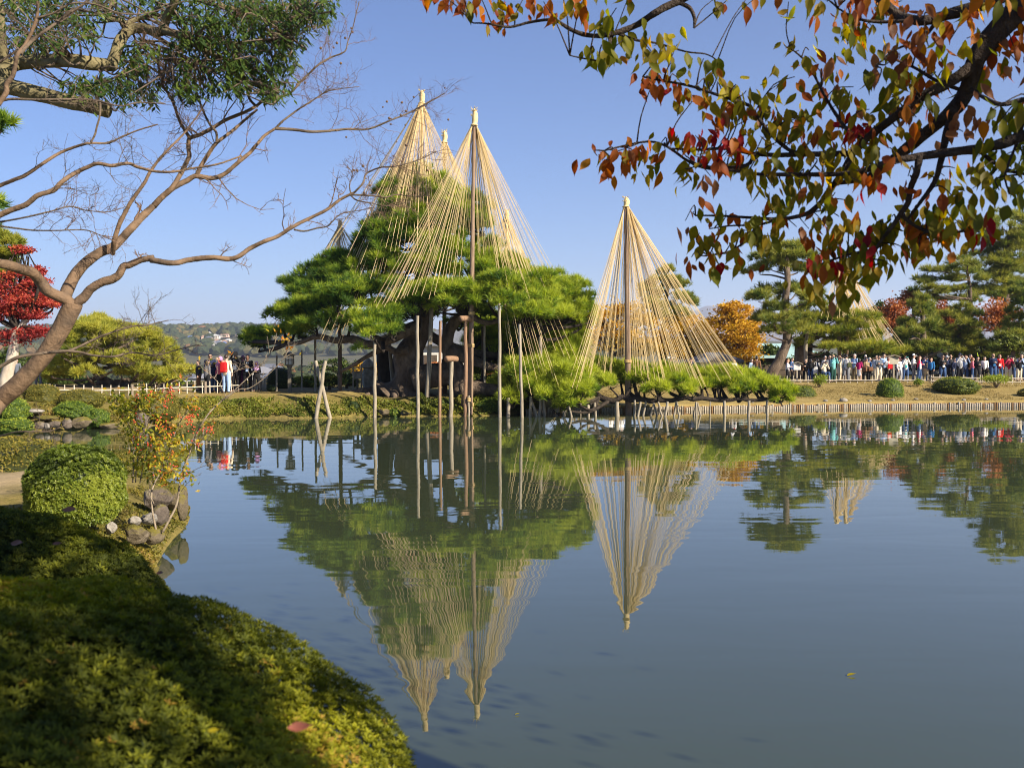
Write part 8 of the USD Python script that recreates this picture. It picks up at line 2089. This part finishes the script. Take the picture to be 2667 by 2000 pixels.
# lower woods in the valley, in front of the town
b = MB()
for k in range(560):
    y = rng.uniform(230, 700)
    x = rng.uniform(-0.56, 0.20) * y
    r = rng.uniform(2.6, 4.8) * (0.8 + y / 1500)
    z = float(land_height(np.array(x), np.array(y))) + r * 0.4
    pt = s.vertices * [r, r, r * 0.9] + [x, y, z]
    q = unit(rng.normal(size=(70, 3)))
    v, f, tt = rhombs(q * [r, r, r * 0.9] * (0.85 + 0.25 * rng.random((70, 1))) + [x, y, z], r * 0.55, rng, np.clip(0.55 + 0.3 * rng.normal() + 0.12 * rng.normal(size=70), 0, 1), 0.3, q)
    b.add(pt * 1.0, s.faces, 0.3)
    b.add(v, f, tt)
b.build('valley_woods', M_HILLWOOD, None, False, 'rust and green treetops in the valley between the garden and the hill town', 'woods', kind='stuff')
# town
WALLS = [plain_mat(f'town_wall_{i}', c, 0.8) for i, c in enumerate([(0.62, 0.60, 0.56), (0.50, 0.44, 0.36), (0.40, 0.36, 0.32), (0.55, 0.38, 0.30)])]
ROOFS = [plain_mat(f'town_roof_{i}', c, 0.6) for i, c in enumerate([(0.12, 0.13, 0.16), (0.22, 0.22, 0.24), (0.10, 0.15, 0.30), (0.26, 0.16, 0.11), (0.45, 0.44, 0.42)])]
spots = []
for px in range(492, 690, 5):
    for py in (898, 905, 913, 921):
        spots.append((px + rng.uniform(-3, 3), py + rng.uniform(-3, 3)))
rng.shuffle(spots)
wn = ['white', 'tan', 'grey brown', 'pinkish']
rn = ['slate', 'grey', 'blue', 'brown', 'pale']
cells = {}
chosen = []
for px, py in spots[:44]:
    y = np.interp(py, [896, 925], [1640, 1420])
    q = P(px, py, y)
    z = float(hill_h(np.array(q[0]), np.array(y)))
    chosen.append((px, py, q[0], y, z, int(rng.integers(4)), int(rng.integers(5)), rng.uniform(6, 10), rng.uniform(4, 6)))
chosen.sort()
chosen = [c for c in chosen if c[0] < 700][:60]
seen_l = {}
for c in chosen:
    seen_l.setdefault((c[5], c[6]), []).append(c)
for (w_, r_), cs in sorted(seen_l.items()):
    for k, (px, py, x, y, z, _, _, w, h) in enumerate(cs):
        o = 'only' if len(cs) == 1 else ords[k]
        lab = f'{wn[w_]} hill town house, {rn[r_]} roof, {o} of its kind from the left'
        hip_house('town_house', lab, [x, y, z - 0.5], w, w * 0.8, h, h * 0.5, WALLS[w_], ROOFS[r_], 3, 'houses of the far hill town', 0.6, rng.uniform(-0.5, 0.5))
for k, (px, py, D, w, h) in enumerate([(672, 966, 260, 6.5, 2.6), (704, 958, 275, 5, 2.4), (694, 972, 240, 5, 2.4), (520, 985, 230, 6, 2.4), (545, 985, 225, 5, 2.2), (712, 984, 215, 5, 2.2)]):
    q = P(px, py, D)
    hip_house('town_house', f'{["wide grey roofed", "white", "pale low", "white walled", "small tan", "low grey"][k]} house in the valley just beyond the left path, {ords[k]} of six', [q[0], D, q[2] - h], w, w * 0.7, h, h * 0.45, WALLS[k % 3], ROOFS[(k + 1) % 2], 3, 'houses in the valley', 0.5)
# two pylons over the town
for k, (px, pt, pb) in enumerate([(558, 898, 917), (572, 912, 926)]):
    D = 1400
    a, c = P(px, pb, D), P(px, pt, D)
    t = thing('pylon', f'thin white power pylon above the hill town, {["taller", "shorter"][k]} one', 'pylon')
    H = c[2] - a[2]
    b = MB()
    for sx in (-1, 1):
        b.tube([a + [sx * 1.4, 0, -3], c + [sx * 0.2, 0, 0]], 0.25, 4)
    b.build('mast', WALLS[0], t)
    for fz in (0.6, 0.8):
        b = MB(); b.box(a + [0, 0, H * fz], [4.0, 0.3, 0.3]); b.build('cross_arm', WALLS[0], t)

# mountains beyond the right-hand trees
ang = np.linspace(-0.10, 0.62, 150)
dist = np.linspace(6500, 11500, 46)
A, Dm = np.meshgrid(ang, dist)
X, Y = A * Dm, Dm
px = A * FPX + 1333.5
ridge = np.interp(px, [1100, 1500, 1700, 1790, 1838, 1885, 1935, 2000, 2100, 2200, 2318, 2400, 2600, 2900], [60, 140, 250, 400, 480, 465, 492, 440, 330, 380, 452, 380, 330, 300])
nz = meshkit.fbm(np.stack([X / 900, Y / 900, 0 * X], -1), 6, 4) - 0.5
t = np.clip(1 - np.abs(Dm - 9000) / 2400, 0, 1)
Z = ridge * (t ** 0.9) + nz * 260 * (t * (1 - t) * 2.2 + 0.10)
n_, m_ = X.shape
i = np.arange(n_ * m_).reshape(n_, m_)
f = np.concatenate([np.stack([i[:-1, :-1], i[:-1, 1:], i[1:, 1:]], -1).reshape(-1, 3), np.stack([i[:-1, :-1], i[1:, 1:], i[1:, :-1]], -1).reshape(-1, 3)])
put('mountain_range', np.stack([X, Y, Z - 12], -1).reshape(-1, 3), f, M_MOUNT, None, True, None, kind='structure')

# the air
HX, HY0, HY1, HZ0, HZ1 = 9000, -400, 14500, -16, 640
hb = trimesh.creation.box([2 * HX, HY1 - HY0, HZ1 - HZ0])
hb.apply_translation([0, (HY0 + HY1) / 2, (HZ0 + HZ1) / 2])
usdkit.material(stage, '/World/Looks/air', {'v': ('principled_volume', {'color': (0.80, 0.86, 1.0), 'density': 0.00011, 'anisotropy': 0.2})}, [], volume='v.volume')
usdkit.mesh(stage, '/World/haze', hb, '/World/Looks/air')
tag(stage.GetPrimAtPath('/World/haze'), kind='stuff')
